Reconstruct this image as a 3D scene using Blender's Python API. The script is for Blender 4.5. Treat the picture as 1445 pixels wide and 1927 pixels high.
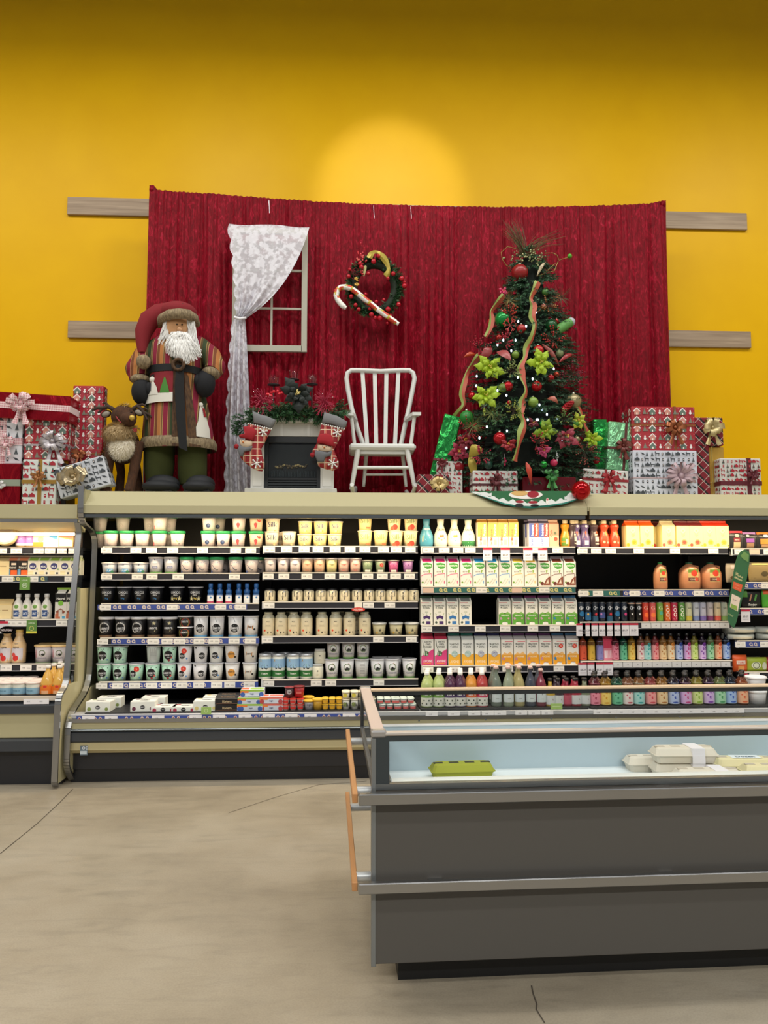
import bpy, math, random
from mathutils import Vector, Matrix
for _o in list(bpy.data.objects): bpy.data.objects.remove(_o)
scene = bpy.context.scene
COL = scene.collection
R = math.radians
# ------------------------------------------------------------------ camera
YAW, PITCH, EYE, FPX = 2.8, 4.55, 1.48, 1391.0
cam_d = bpy.data.cameras.new('camera'); cam = bpy.data.objects.new('camera', cam_d); COL.objects.link(cam)
cam.location = (0, 0, EYE); cam.rotation_euler = (R(90 + PITCH), 0, R(-YAW))
cam_d.sensor_fit = 'VERTICAL'; cam_d.sensor_height = 36; cam_d.lens = FPX / 1927 * 36
cam_d.clip_start = .05; scene.camera = cam
# ------------------------------------------------------------------ world and lamps
w = bpy.data.worlds.new('world'); scene.world = w; w.use_nodes = True
w.node_tree.nodes['Background'].inputs[0].default_value = (.80, .86, 1.0, 1)
w.node_tree.nodes['Background'].inputs[1].default_value = .16
scene.view_settings.view_transform = 'Standard'; scene.view_settings.look = 'None'
scene.view_settings.gamma = 1; scene.view_settings.exposure = 0.0
try: scene.view_settings.use_curve_mapping = False
except Exception: pass
def lamp(name, kind, loc, energy, color=(1, 1, 1), rot=(0, 0, 0), **kw):
    d = bpy.data.lights.new(name, kind); d.energy = energy; d.color = color
    for k, v in kw.items(): setattr(d, k, v)
    o = bpy.data.objects.new(name, d); o.location = loc; o.rotation_euler = rot; COL.objects.link(o)
    return o
for i in range(7):      # high bay lamps in front of the wall
    lamp('ceiling_lamp', 'AREA', (-5.4 + i * 2.0, 4.35, 6.5), 30, (1, .96, .88), (0, 0, 0), shape='RECTANGLE', size=.9, size_y=.3)
for yy, e in ((3.5, 60), (-1.2, 55), (-5.0, 210)):  # unseen rows; those behind the camera are added as frontal fill
    for i in range(4):
        lamp('ceiling_lamp', 'AREA', (-5.2 + i * 3.5, yy, 6.9), e, (1, .965, .89), (0, 0, 0), shape='RECTANGLE', size=1.6, size_y=.4)
# accent spot washing the wall behind the display
lamp('accent_lamp', 'SPOT', (0.40, 3.2, 6.9), 250, (1, .97, .86), (R(63), 0, 0), spot_size=R(24), spot_blend=.6, shadow_soft_size=.05)
# ------------------------------------------------------------------ pixel rays of the photograph (1445 x 1927)
_rot = cam.rotation_euler.to_matrix()
def ray(px, py): return _rot @ Vector(((px - 722.5) / FPX, (963.5 - py) / FPX, -1.0))
def U(px, py, Y):
    d = ray(px, py); t = Y / d.y; return d.x * t, EYE + d.z * t
def UX(px, Y, py=1075): return U(px, py, Y)[0]
def UZ(py, Y, px=722): return U(px, py, Y)[1]
def MPP(Y): return Y / FPX           # metres per pixel at depth Y
# ------------------------------------------------------------------ materials
_mats = {}
def lin(h):
    r = [int(h[i:i + 2], 16) / 255 for i in (0, 2, 4)]
    return tuple(((c / 12.92) if c <= .04045 else ((c + .055) / 1.055) ** 2.4) for c in r) + (1,)
def new_mat(name):
    m = bpy.data.materials.new(name); m.use_nodes = True
    nt = m.node_tree; return m, nt, nt.nodes['Principled BSDF']
def C(spec):
    """'rrggbb' or 'rrggbb/rough/metal/emit/noise'"""
    if spec in _mats: return _mats[spec]
    p = spec.split('/'); m, nt, b = new_mat('paint_' + p[0])
    col = lin(p[0]); b.inputs['Base Color'].default_value = col
    b.inputs['Roughness'].default_value = float(p[1]) if len(p) > 1 and p[1] else .5
    if len(p) > 2 and p[2]: b.inputs['Metallic'].default_value = float(p[2])
    if len(p) > 3 and p[3]:
        b.inputs['Emission Color'].default_value = col; b.inputs['Emission Strength'].default_value = float(p[3])
    # slight procedural unevenness of the surface
    n = nt.nodes.new('ShaderNodeTexNoise'); n.inputs['Scale'].default_value = 60
    mx = nt.nodes.new('ShaderNodeMapRange'); mx.inputs['To Min'].default_value = b.inputs['Roughness'].default_value * .9
    mx.inputs['To Max'].default_value = min(1, b.inputs['Roughness'].default_value * 1.1 + .01)
    nt.links.new(n.outputs['Fac'], mx.inputs['Value']); nt.links.new(mx.outputs['Result'], b.inputs['Roughness'])
    _mats[spec] = m; return m
def reg(name, m): _mats[name] = m; return m
def N(nt, t, **kw):
    n = nt.nodes.new('ShaderNode' + t)
    for k, v in kw.items():
        if k in n.inputs: n.inputs[k].default_value = v
        else: setattr(n, k, v)
    return n
def ramp(nt, stops, interp='LINEAR'):
    n = nt.nodes.new('ShaderNodeValToRGB'); cr = n.color_ramp; cr.interpolation = interp
    while len(cr.elements) < len(stops): cr.elements.new(.5)
    for e, (p, c) in zip(cr.elements, stops): e.position = p; e.color = lin(c) if isinstance(c, str) else c
    return n
def coords(nt, scale=(1, 1, 1), kind='Object'):
    t = nt.nodes.new('ShaderNodeTexCoord'); mp = nt.nodes.new('ShaderNodeMapping')
    mp.inputs['Scale'].default_value = scale; nt.links.new(t.outputs[kind], mp.inputs['Vector']); return mp.outputs['Vector']
def bump(nt, b, src, strength=.3, dist=.01):
    n = nt.nodes.new('ShaderNodeBump'); n.inputs['Strength'].default_value = strength; n.inputs['Distance'].default_value = dist
    nt.links.new(src, n.inputs['Height']); nt.links.new(n.outputs['Normal'], b.inputs['Normal'])
def m_glass(name, tint=(1, 1, 1, 1), ior=1.45, rough=.02):
    m = bpy.data.materials.new(name); m.use_nodes = True; nt = m.node_tree; nt.nodes.remove(nt.nodes['Principled BSDF'])
    out = nt.nodes['Material Output']; f = N(nt, 'Fresnel'); f.inputs['IOR'].default_value = ior
    t = N(nt, 'BsdfTransparent'); t.inputs[0].default_value = tint
    g = N(nt, 'BsdfGlossy'); g.inputs['Roughness'].default_value = rough
    ge = N(nt, 'NewGeometry'); sb = N(nt, 'Math', operation='SUBTRACT'); sb.inputs[0].default_value = 1; nt.links.new(ge.outputs['Backfacing'], sb.inputs[1]); mu = N(nt, 'Math', operation='MULTIPLY'); nt.links.new(f.outputs[0], mu.inputs[0]); nt.links.new(sb.outputs[0], mu.inputs[1])
    mx = N(nt, 'MixShader'); nt.links.new(mu.outputs[0], mx.inputs[0]); nt.links.new(t.outputs[0], mx.inputs[1]); nt.links.new(g.outputs[0], mx.inputs[2])
    nt.links.new(mx.outputs[0], out.inputs[0]); return reg(name, m)
m_glass('glass', (.93, .95, .95, 1)); m_glass('clear_plastic', (.88, .9, .9, 1)); m_glass('bottle_glass', (.62, .66, .64, 1), 1.5)
def m_wall():
    m, nt, b = new_mat('yellow_paint'); v = coords(nt)
    n = N(nt, 'TexNoise', Scale=3.0, Detail=4.0); nt.links.new(v, n.inputs['Vector'])
    r = ramp(nt, [(.3, 'deac00'), (.7, 'e2b100')]); nt.links.new(n.outputs['Fac'], r.inputs[0]); nt.links.new(r.outputs[0], b.inputs['Base Color'])
    b.inputs['Roughness'].default_value = .42; b.inputs['Specular IOR Level'].default_value = .15
    n2 = N(nt, 'TexNoise', Scale=180.0); nt.links.new(v, n2.inputs['Vector']); bump(nt, b, n2.outputs['Fac'], .08, .002); return reg('wall', m)
def m_floor():
    m, nt, b = new_mat('polished_concrete'); v = coords(nt)
    n = N(nt, 'TexNoise', Scale=.9, Detail=8.0, Roughness=.62); nt.links.new(v, n.inputs['Vector'])
    r = ramp(nt, [(.28, '8a806f'), (.5, 'a09684'), (.75, 'b0a898')]); nt.links.new(n.outputs['Fac'], r.inputs[0])
    vs = coords(nt, (1.2, 5, 1)); n3 = N(nt, 'TexNoise', Scale=2.5, Detail=10.0, Roughness=.7, Distortion=1.2); nt.links.new(vs, n3.inputs['Vector'])
    r3 = ramp(nt, [(.3, (.76, .77, .78, 1)), (.5, (1, 1, 1, 1)), (.8, (1.1, 1.1, 1.1, 1))]); nt.links.new(n3.outputs['Fac'], r3.inputs[0])
    mx = N(nt, 'MixRGB', blend_type='MULTIPLY'); mx.inputs[0].default_value = .7
    nt.links.new(r.outputs[0], mx.inputs[1]); nt.links.new(r3.outputs[0], mx.inputs[2])
    n4 = N(nt, 'TexNoise', Scale=140.0, Detail=2.0); nt.links.new(v, n4.inputs['Vector'])
    r4 = ramp(nt, [(.35, (.88, .88, .88, 1)), (.6, (1, 1, 1, 1))]); nt.links.new(n4.outputs['Fac'], r4.inputs[0])
    mx2 = N(nt, 'MixRGB', blend_type='MULTIPLY'); mx2.inputs[0].default_value = .8
    nt.links.new(mx.outputs[0], mx2.inputs[1]); nt.links.new(r4.outputs[0], mx2.inputs[2]); nt.links.new(mx2.outputs[0], b.inputs['Base Color'])
    rr = N(nt, 'MapRange'); rr.inputs['To Min'].default_value = .22; rr.inputs['To Max'].default_value = .5
    nt.links.new(n3.outputs['Fac'], rr.inputs['Value']); nt.links.new(rr.outputs[0], b.inputs['Roughness'])
    bump(nt, b, n4.outputs['Fac'], .05, .002); return reg('floor', m)
def m_wood():
    m, nt, b = new_mat('grey_wood'); v = coords(nt, (1.2, 30, 30))
    n = N(nt, 'TexNoise', Scale=1.5, Detail=7.0, Distortion=.6); nt.links.new(v, n.inputs['Vector'])
    r = ramp(nt, [(.3, '87735d'), (.7, 'a8947c')]); nt.links.new(n.outputs['Fac'], r.inputs[0]); nt.links.new(r.outputs[0], b.inputs['Base Color'])
    b.inputs['Roughness'].default_value = .55; return reg('wood', m)
def m_velvet():
    m, nt, b = new_mat('crushed_velvet'); v = coords(nt, (9, 9, 3.2))
    n = N(nt, 'TexNoise', Scale=3.2, Detail=7.0, Roughness=.66, Distortion=1.6); nt.links.new(v, n.inputs['Vector'])
    r = ramp(nt, [(.38, '60000e'), (.54, '7c0418'), (.64, '9c102c'), (.76, 'c8405a')]); nt.links.new(n.outputs['Fac'], r.inputs[0]); nt.links.new(r.outputs[0], b.inputs['Base Color'])
    b.inputs['Roughness'].default_value = .55; b.inputs['Specular IOR Level'].default_value = .12; b.inputs['Sheen Weight'].default_value = .1; b.inputs['Sheen Tint'].default_value = (.9, .05, .15, 1)
    bump(nt, b, n.outputs['Fac'], .5, .006); return reg('velvet', m)
def m_steel(name, col='a9aaab', rough=.3, ani=(1, 1, 60)):
    m, nt, b = new_mat(name); v = coords(nt, ani); n = N(nt, 'TexNoise', Scale=6.0, Detail=3.0); nt.links.new(v, n.inputs['Vector'])
    b.inputs['Base Color'].default_value = lin(col); b.inputs['Metallic'].default_value = 1
    rr = N(nt, 'MapRange'); rr.inputs['To Min'].default_value = rough * .8; rr.inputs['To Max'].default_value = rough * 1.25
    nt.links.new(n.outputs['Fac'], rr.inputs['Value']); nt.links.new(rr.outputs[0], b.inputs['Roughness']); return reg(name, m)
m_wall(); m_floor(); m_wood(); m_velvet(); m_steel('steel'); m_steel('steel_dark', '6e7478', .35); m_steel('steel_warm', 'b58a5c', .35)
# ------------------------------------------------------------------ mesh builder
def srgb_key(s): return _mats[s] if s in _mats else C(s)
class MB:
    def __init__(s): s.v = []; s.f = []; s.m = []; s.s = []; s.pr = set()
    def add(s, vs, fs, mat, smooth=False, M=None):
        o = len(s.v)
        s.v += [tuple(M @ Vector(v)) for v in vs] if M is not None else [tuple(v) for v in vs]
        for f in fs: s.f.append([i + o for i in f]); s.m.append(mat); s.s.append(smooth)
        return s
    def merge(s, o, M=None):
        k = len(s.v); s.v += [tuple(M @ Vector(v)) for v in o.v] if M is not None else list(o.v)
        s.f += [[i + k for i in f] for f in o.f]; s.m += o.m; s.s += o.s; return s
    def box(s, x0, x1, y0, y1, z0, z1, mat, b=0, M=None):
        if x0 > x1: x0, x1 = x1, x0
        if y0 > y1: y0, y1 = y1, y0
        if z0 > z1: z0, z1 = z1, z0
        if b <= 0:
            vs = [(x, y, z) for x in (x0, x1) for y in (y0, y1) for z in (z0, z1)]
            fs = [(0, 1, 3, 2), (4, 6, 7, 5), (0, 4, 5, 1), (2, 3, 7, 6), (0, 2, 6, 4), (1, 5, 7, 3)]
            return s.add(vs, fs, mat, False, M)
        b = min(b, (x1 - x0) * .49, (y1 - y0) * .49, (z1 - z0) * .49)
        cx, cy, cz = (x0 + x1) / 2, (y0 + y1) / 2, (z0 + z1) / 2; hx, hy, hz = (x1 - x0) / 2, (y1 - y0) / 2, (z1 - z0) / 2
        vs = []; idx = {}
        for sx in (-1, 1):
            for sy in (-1, 1):
                for sz in (-1, 1):
                    for ax in range(3):
                        h = [hx - b, hy - b, hz - b]; h[ax] += b
                        idx[(sx, sy, sz, ax)] = len(vs); vs.append((cx + sx * h[0], cy + sy * h[1], cz + sz * h[2]))
        fs = []
        for ax in range(3):
            a1, a2 = [a for a in range(3) if a != ax]
            for sg in (-1, 1):
                q = []
                for p1, p2 in ((-1, -1), (1, -1), (1, 1), (-1, 1)):
                    k = [0, 0, 0]; k[ax] = sg; k[a1] = p1; k[a2] = p2; q.append(idx[(*k, ax)])
                fs.append(q if (sg > 0) == (ax != 1) else q[::-1])
            for p1 in (-1, 1):
                for p2 in (-1, 1):
                    k0 = [0, 0, 0]; k1 = [0, 0, 0]; k0[ax] = -1; k1[ax] = 1
                    for k in (k0, k1): k[a1] = p1; k[a2] = p2
                    q = [idx[(*k0, a1)], idx[(*k1, a1)], idx[(*k1, a2)], idx[(*k0, a2)]]
                    fs.append(q if (p1 * p2 > 0) != (ax == 1) else q[::-1])
        for k in [(a, b_, c) for a in (-1, 1) for b_ in (-1, 1) for c in (-1, 1)]:
            q = [idx[(*k, 0)], idx[(*k, 1)], idx[(*k, 2)]]; fs.append(q if k[0] * k[1] * k[2] > 0 else q[::-1])
        return s.add(vs, fs, mat, False, M)
    def lathe(s, prof, mat, seg=20, c=(0, 0, 0), smooth=True, M=None, mats=None, sy=1.0):
        vs = []; n = len(prof)
        for r, z in prof:
            for i in range(seg):
                a = 2 * math.pi * i / seg; vs.append((c[0] + r * math.cos(a), c[1] + sy * r * math.sin(a), c[2] + z))
        for j in range(n - 1):
            fs = [(j * seg + i, j * seg + (i + 1) % seg, (j + 1) * seg + (i + 1) % seg, (j + 1) * seg + i) for i in range(seg)]
            if j == 0: s.add(vs, fs, mats[j] if mats else mat, smooth, M); base = len(s.v) - len(vs)
            else:
                for f in fs: s.f.append([q + base for q in f]); s.m.append(mats[j] if mats else mat); s.s.append(smooth)
        if prof[0][0] > 1e-5: s.f.append([base + i for i in range(seg)][::-1]); s.m.append(mats[0] if mats else mat); s.s.append(False)
        if prof[-1][0] > 1e-5: s.f.append([base + (n - 1) * seg + i for i in range(seg)]); s.m.append(mats[-1] if mats else mat); s.s.append(False)
        return s
    def tube(s, pts, r, mat, seg=8, smooth=True, flat=1.0, M=None, closed=False):
        pts = [Vector(p) for p in pts]; n = len(pts); rs = r if isinstance(r, (list, tuple)) else [r] * n
        up = Vector((0, 0, 1)); vs = []; prev = None
        for i, p in enumerate(pts):
            if closed: t = pts[(i + 1) % n] - pts[i - 1]
            else: t = pts[min(i + 1, n - 1)] - pts[max(i - 1, 0)]
            t = t.normalized() if t.length > 1e-9 else Vector((0, 0, 1))
            if prev is None:
                a = up.cross(t)
                if a.length < .1: a = Vector((1, 0, 0)).cross(t)
            else: a = prev - t * prev.dot(t)
            a.normalize(); prev = a; b = t.cross(a)
            for k in range(seg):
                an = 2 * math.pi * k / seg; vs.append(p + (a * math.cos(an) + b * math.sin(an) * flat) * rs[i])
        m = n if closed else n - 1
        fs = [(j * seg + i, j * seg + (i + 1) % seg, ((j + 1) % n) * seg + (i + 1) % seg, ((j + 1) % n) * seg + i) for j in range(m) for i in range(seg)]
        s.add(vs, fs, mat, smooth, M)
        if not closed: s.add(vs[:seg], [list(range(seg))[::-1]], mat, False, M); s.add(vs[-seg:], [list(range(seg))], mat, False, M)
        return s
    def ball(s, c, r, mat, seg=14, rings=9, M=None, groove=0):
        rx, ry, rz = r if isinstance(r, (tuple, list)) else (r, r, r); vs = []
        for j in range(rings + 1):
            ph = math.pi * j / rings
            for i in range(seg):
                a = 2 * math.pi * i / seg; g = 1 + groove * math.cos(a * seg / 2)
                vs.append((c[0] + rx * g * math.sin(ph) * math.cos(a), c[1] + ry * g * math.sin(ph) * math.sin(a), c[2] - rz * math.cos(ph)))
        fs = [(j * seg + i, j * seg + (i + 1) % seg, (j + 1) * seg + (i + 1) % seg, (j + 1) * seg + i) for j in range(rings) for i in range(seg)]
        return s.add(vs, fs, mat, True, M)
    def prism(s, poly, y0, y1, mat, M=None, smooth=False):
        """poly in (x,z), extruded along y"""
        n = len(poly); vs = [(x, y0, z) for x, z in poly] + [(x, y1, z) for x, z in poly]
        a = sum(poly[i][0] * poly[(i + 1) % n][1] - poly[(i + 1) % n][0] * poly[i][1] for i in range(n))
        fr, bk = list(range(n)), [n + i for i in range(n)][::-1]
        sd = [(i, n + i, n + (i + 1) % n, (i + 1) % n) for i in range(n)]
        if a < 0: fr, bk = fr[::-1], bk[::-1]; sd = [q[::-1] for q in sd]
        s.add(vs, [fr, bk] + sd, mat, smooth, M); return s
    def xprism(s, poly, x0, x1, mat):
        """poly in (y,z), extruded along x"""
        return s.prism([(y, z) for y, z in poly], x0, x1, mat, Matrix(((0, 1, 0, 0), (1, 0, 0, 0), (0, 0, 1, 0), (0, 0, 0, 1))))
    def grid(s, fn, nu, nv, mat, smooth=True, closed_u=False):
        vs = [fn(i / nu, j / nv) for j in range(nv + 1) for i in range(nu + (0 if closed_u else 1))]; k = nu + (0 if closed_u else 1)
        fs = [(j * k + i, j * k + (i + 1) % k, (j + 1) * k + (i + 1) % k, (j + 1) * k + i) for j in range(nv) for i in range(nu)]
        return s.add(vs, fs, mat, smooth)
    def build(s, name, parent=None, loc=(0, 0, 0), rot=(0, 0, 0)):
        me = bpy.data.meshes.new(name); me.from_pydata(s.v, [], s.f)
        names = []
        for m in s.m:
            if m not in names: names.append(m)
        for m in names: me.materials.append(srgb_key(m))
        ix = {m: i for i, m in enumerate(names)}
        me.polygons.foreach_set('material_index', [ix[m] for m in s.m]); me.polygons.foreach_set('use_smooth', s.s); me.update()
        o = bpy.data.objects.new(name, me); o.location = loc; o.rotation_euler = rot; COL.objects.link(o)
        if parent is not None: o.parent = parent
        return o
def split_print(mb):
    out = [MB(), MB()]
    for w_ in (0, 1):
        ids = [i for i in range(len(mb.f)) if (i in mb.pr) == bool(w_)]; mp = {}
        for i in ids:
            nf = []
            for q in mb.f[i]:
                if q not in mp: mp[q] = len(out[w_].v); out[w_].v.append(mb.v[q])
                nf.append(mp[q])
            out[w_].f.append(nf); out[w_].m.append(mb.m[i]); out[w_].s.append(mb.s[i])
    return out
def tag(o, label=None, cat=None, group=None, kind=None):
    if label: o['label'] = label
    if cat: o['category'] = cat
    if group: o['group'] = group
    if kind: o['kind'] = kind
    return o
def empty(name, loc=(0, 0, 0), rz=0, label=None, cat=None, group=None, rot=None):
    o = bpy.data.objects.new(name, None); o.empty_display_size = .1; o.location = loc; o.rotation_euler = rot or (0, 0, rz); COL.objects.link(o)
    return tag(o, label, cat, group)
_kids = {}
def copy_tree(o, kids):
    c = o.copy(); COL.objects.link(c)
    for ch in kids:
        d = ch.copy(); COL.objects.link(d); d.parent = c
    return c
def struct(o): o['kind'] = 'structure'; return o
# ------------------------------------------------------------------ flat print (words and shapes) laid on a surface
_txt = {}
def text2d(body):
    if body in _txt: return _txt[body]
    cu = bpy.data.curves.new('lettering', 'FONT'); cu.body = body; cu.size = 1; cu.resolution_u = 2; cu.offset = .018
    ob = bpy.data.objects.new('lettering', cu); COL.objects.link(ob); dg = bpy.context.evaluated_depsgraph_get()
    me = ob.evaluated_get(dg).to_mesh(); vs = [(v.co.x, v.co.y) for v in me.vertices]; fs = [list(p.vertices) for p in me.polygons]
    ob.evaluated_get(dg).to_mesh_clear(); bpy.data.objects.remove(ob); bpy.data.curves.remove(cu)
    if not vs: vs = [(0, 0)]
    x0, x1 = min(v[0] for v in vs), max(v[0] for v in vs); y0, y1 = min(v[1] for v in vs), max(v[1] for v in vs)
    vs = [((x - (x0 + x1) / 2), (y - (y0 + y1) / 2)) for x, y in vs]
    _txt[body] = (vs, fs, max(x1 - x0, .01), max(y1 - y0, .01)); return _txt[body]
def print_on(mb, deco, W, H, surf, z0=0, lay=.0004):
    """surf(u, v, eps) -> xyz ; deco entries use u in half widths (-1..1), v in heights (0..1)"""
    for k, d in enumerate(deco):
        e = lay * (1 + .35 * k); t, col = d[0], d[1]; hw = W / 2
        if t == 'r':
            u0, v0, u1, v1 = d[2:6]; nx = max(1, int(abs(u1 - u0) * 5)); ny = 1
            ny = 3
            vs = [surf((u0 + (u1 - u0) * i / nx) * hw, (v0 + (v1 - v0) * j / ny) * H + z0, e) for j in range(ny + 1) for i in range(nx + 1)]
            fs = [(j * (nx + 1) + i, j * (nx + 1) + i + 1, (j + 1) * (nx + 1) + i + 1, (j + 1) * (nx + 1) + i) for j in range(ny) for i in range(nx)]
        elif t == 'd':
            u, v, r = d[2:5]; ry = d[5] if len(d) > 5 else r; n = 14; vs = [surf(u * hw, v * H + z0, e)]; fs = []
            for q, k2 in enumerate((.5, 1)):
                for i in range(n):
                    a = 2 * math.pi * i / n; vs.append(surf((u + r * k2 * math.cos(a)) * hw, v * H + ry * hw * k2 * math.sin(a) + z0, e))
            fs = [(0, 1 + i, 1 + (i + 1) % n) for i in range(n)] + [(1 + i, 1 + n + i, 1 + n + (i + 1) % n, 1 + (i + 1) % n) for i in range(n)]
        elif t == 'o':      # ring
            u, v, r, th = d[2:6]; n = 16; vs = []
            for k2 in (r - th, r):
                for i in range(n):
                    a = 2 * math.pi * i / n; vs.append(surf((u + k2 * math.cos(a)) * hw, v * H + k2 * hw * math.sin(a) + z0, e))
            fs = [(i, n + i, n + (i + 1) % n, (i + 1) % n) for i in range(n)]
        elif t == 't':
            body, u, v, h = d[2:6]; mw = d[6] if len(d) > 6 else 1.7; rot = d[7] if len(d) > 7 else 0
            tv, tf, tw, th = text2d(body); sy = h * H / th
            if rot: sy = h * H / tw if not mw else h * H / tw
            sx = sy
            if not rot and tw * sx > mw * hw: sx = mw * hw / tw
            if rot:
                sc = h * H / tw; ss = min(sc * 1.3, mw * hw / th)
                vs = [surf(u * hw - b * ss, v * H + a * sc + z0, e) for a, b in tv]
            else: vs = [surf(u * hw + a * sx, v * H + b * sy + z0, e) for a, b in tv]
            fs = tf
        elif t == 'p':
            n = len(d[2]); cu = sum(p[0] for p in d[2]) / n; cv = sum(p[1] for p in d[2]) / n
            vs = [surf(cu * hw, cv * H + z0, e)] + [surf(p[0] * hw, p[1] * H + z0, e) for p in d[2]]
            fs = [(0, 1 + i, 1 + (i + 1) % n) for i in range(n)]
        elif t == 'l':
            pts = [Vector((p[0] * hw, p[1] * H)) for p in d[2]]; wd = d[3] * hw / 2; vs = []; n = len(pts)
            for i, p in enumerate(pts):
                q = pts[min(i + 1, n - 1)] - pts[max(i - 1, 0)]; q = Vector((-q.y, q.x)).normalized() * wd
                vs += [surf(p.x + q.x, p.y + q.y + z0, e), surf(p.x - q.x, p.y - q.y + z0, e)]
            fs = [(2 * i, 2 * i + 1, 2 * i + 3, 2 * i + 2) for i in range(n - 1)]
        elif t == 'star':   # petals
            u, v, r, n = d[2:6]; vs = [surf(u * hw, v * H + z0, e)]; m = 2 * n
            for i in range(m):
                a = 2 * math.pi * i / m + .3; k2 = r if i % 2 == 0 else r * .42; vs.append(surf((u + k2 * math.cos(a)) * hw, v * H + k2 * hw * math.sin(a) + z0, e))
            fs = [(0, 1 + i, 1 + (i + 1) % m) for i in range(m)]
        k0 = len(mb.f); mb.add(vs, fs, col); mb.pr |= set(range(k0, len(mb.f)))
def flat_y(y): return lambda u, v, e: (u, y - e, v)
def cone_s(rfn): return lambda u, v, e: ((rfn(v) + e) * math.sin(u / max(rfn(v), .004)), -(rfn(v) + e) * math.cos(u / max(rfn(v), .004)), v)
def rand(a, b): return random.uniform(a, b)
random.seed(7)
# ================================================================== room
YW, YS, YN, YR = 6.80, 5.70, 5.46, 5.35         # wall, shelf edges, canopy nose, rim
f = MB().box(-9, 9, -8, 7.1, -.06, 0, 'floor').build('floor'); struct(f)
wl = MB().box(-9, 9, YW, YW + .2, -.05, 9, 'wall').build('wall_back'); struct(wl)
MB().box(-9.2, -9, -8, 7.0, -.05, 9, 'c9c4b8/.8').build('wall_left')['kind'] = 'structure'
MB().box(9, 9.2, -8, 7.0, -.05, 9, 'c9c4b8/.8').build('wall_right')['kind'] = 'structure'
# saw cuts and cracks of the floor slab
def on_floor(px, py):
    d = ray(px, py); t = -EYE / d.z; return Vector((d.x * t, d.y * t, 0))
def crack(pts, wd, name, label):
    P = [on_floor(*p) for p in pts]; mb = MB(); vs = []
    for i, p in enumerate(P):
        q = P[min(i + 1, len(P) - 1)] - P[max(i - 1, 0)]; q = Vector((-q.y, q.x, 0)).normalized() * wd / 2
        vs += [(p + q) + Vector((0, 0, .0012)), (p - q) + Vector((0, 0, .0012))]
    mb.add(vs, [(2 * i, 2 * i + 1, 2 * i + 3, 2 * i + 2) for i in range(len(P) - 1)], '4b4339/.8')
    o = mb.build(name); struct(o); return o
crack([(137, 1485), (113, 1510), (70, 1550), (0, 1607)], .006, 'floor_crack_1', '')
crack([(1000, 1855), (1003, 1870), (1010, 1890), (1009, 1900), (1025, 1926)], .005, 'floor_crack_2', '')
crack([(690, 1470), (600, 1477), (520, 1500), (430, 1530)], .004, 'floor_crack_3', '')
# wooden wall rails
for (ya, yb, xa, xb, lab) in ((370, 403, 127, 1404, 'upper long grey wooden rail on the yellow wall, above red curtain ends'),
                              (603, 635, 128, 1412, 'lower long grey wooden rail on the yellow wall behind bearded doll')):
    Y = YW - .03; z0 = U(xa, yb, Y)[1]; z1 = U(xa, ya, Y)[1]
    o = MB().box(UX(xa, Y, ya), UX(xb, Y, ya), Y, YW - .001, z0, z1, 'wood', .003).build('wall_rail')
    tag(o, lab, 'rail')
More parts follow.
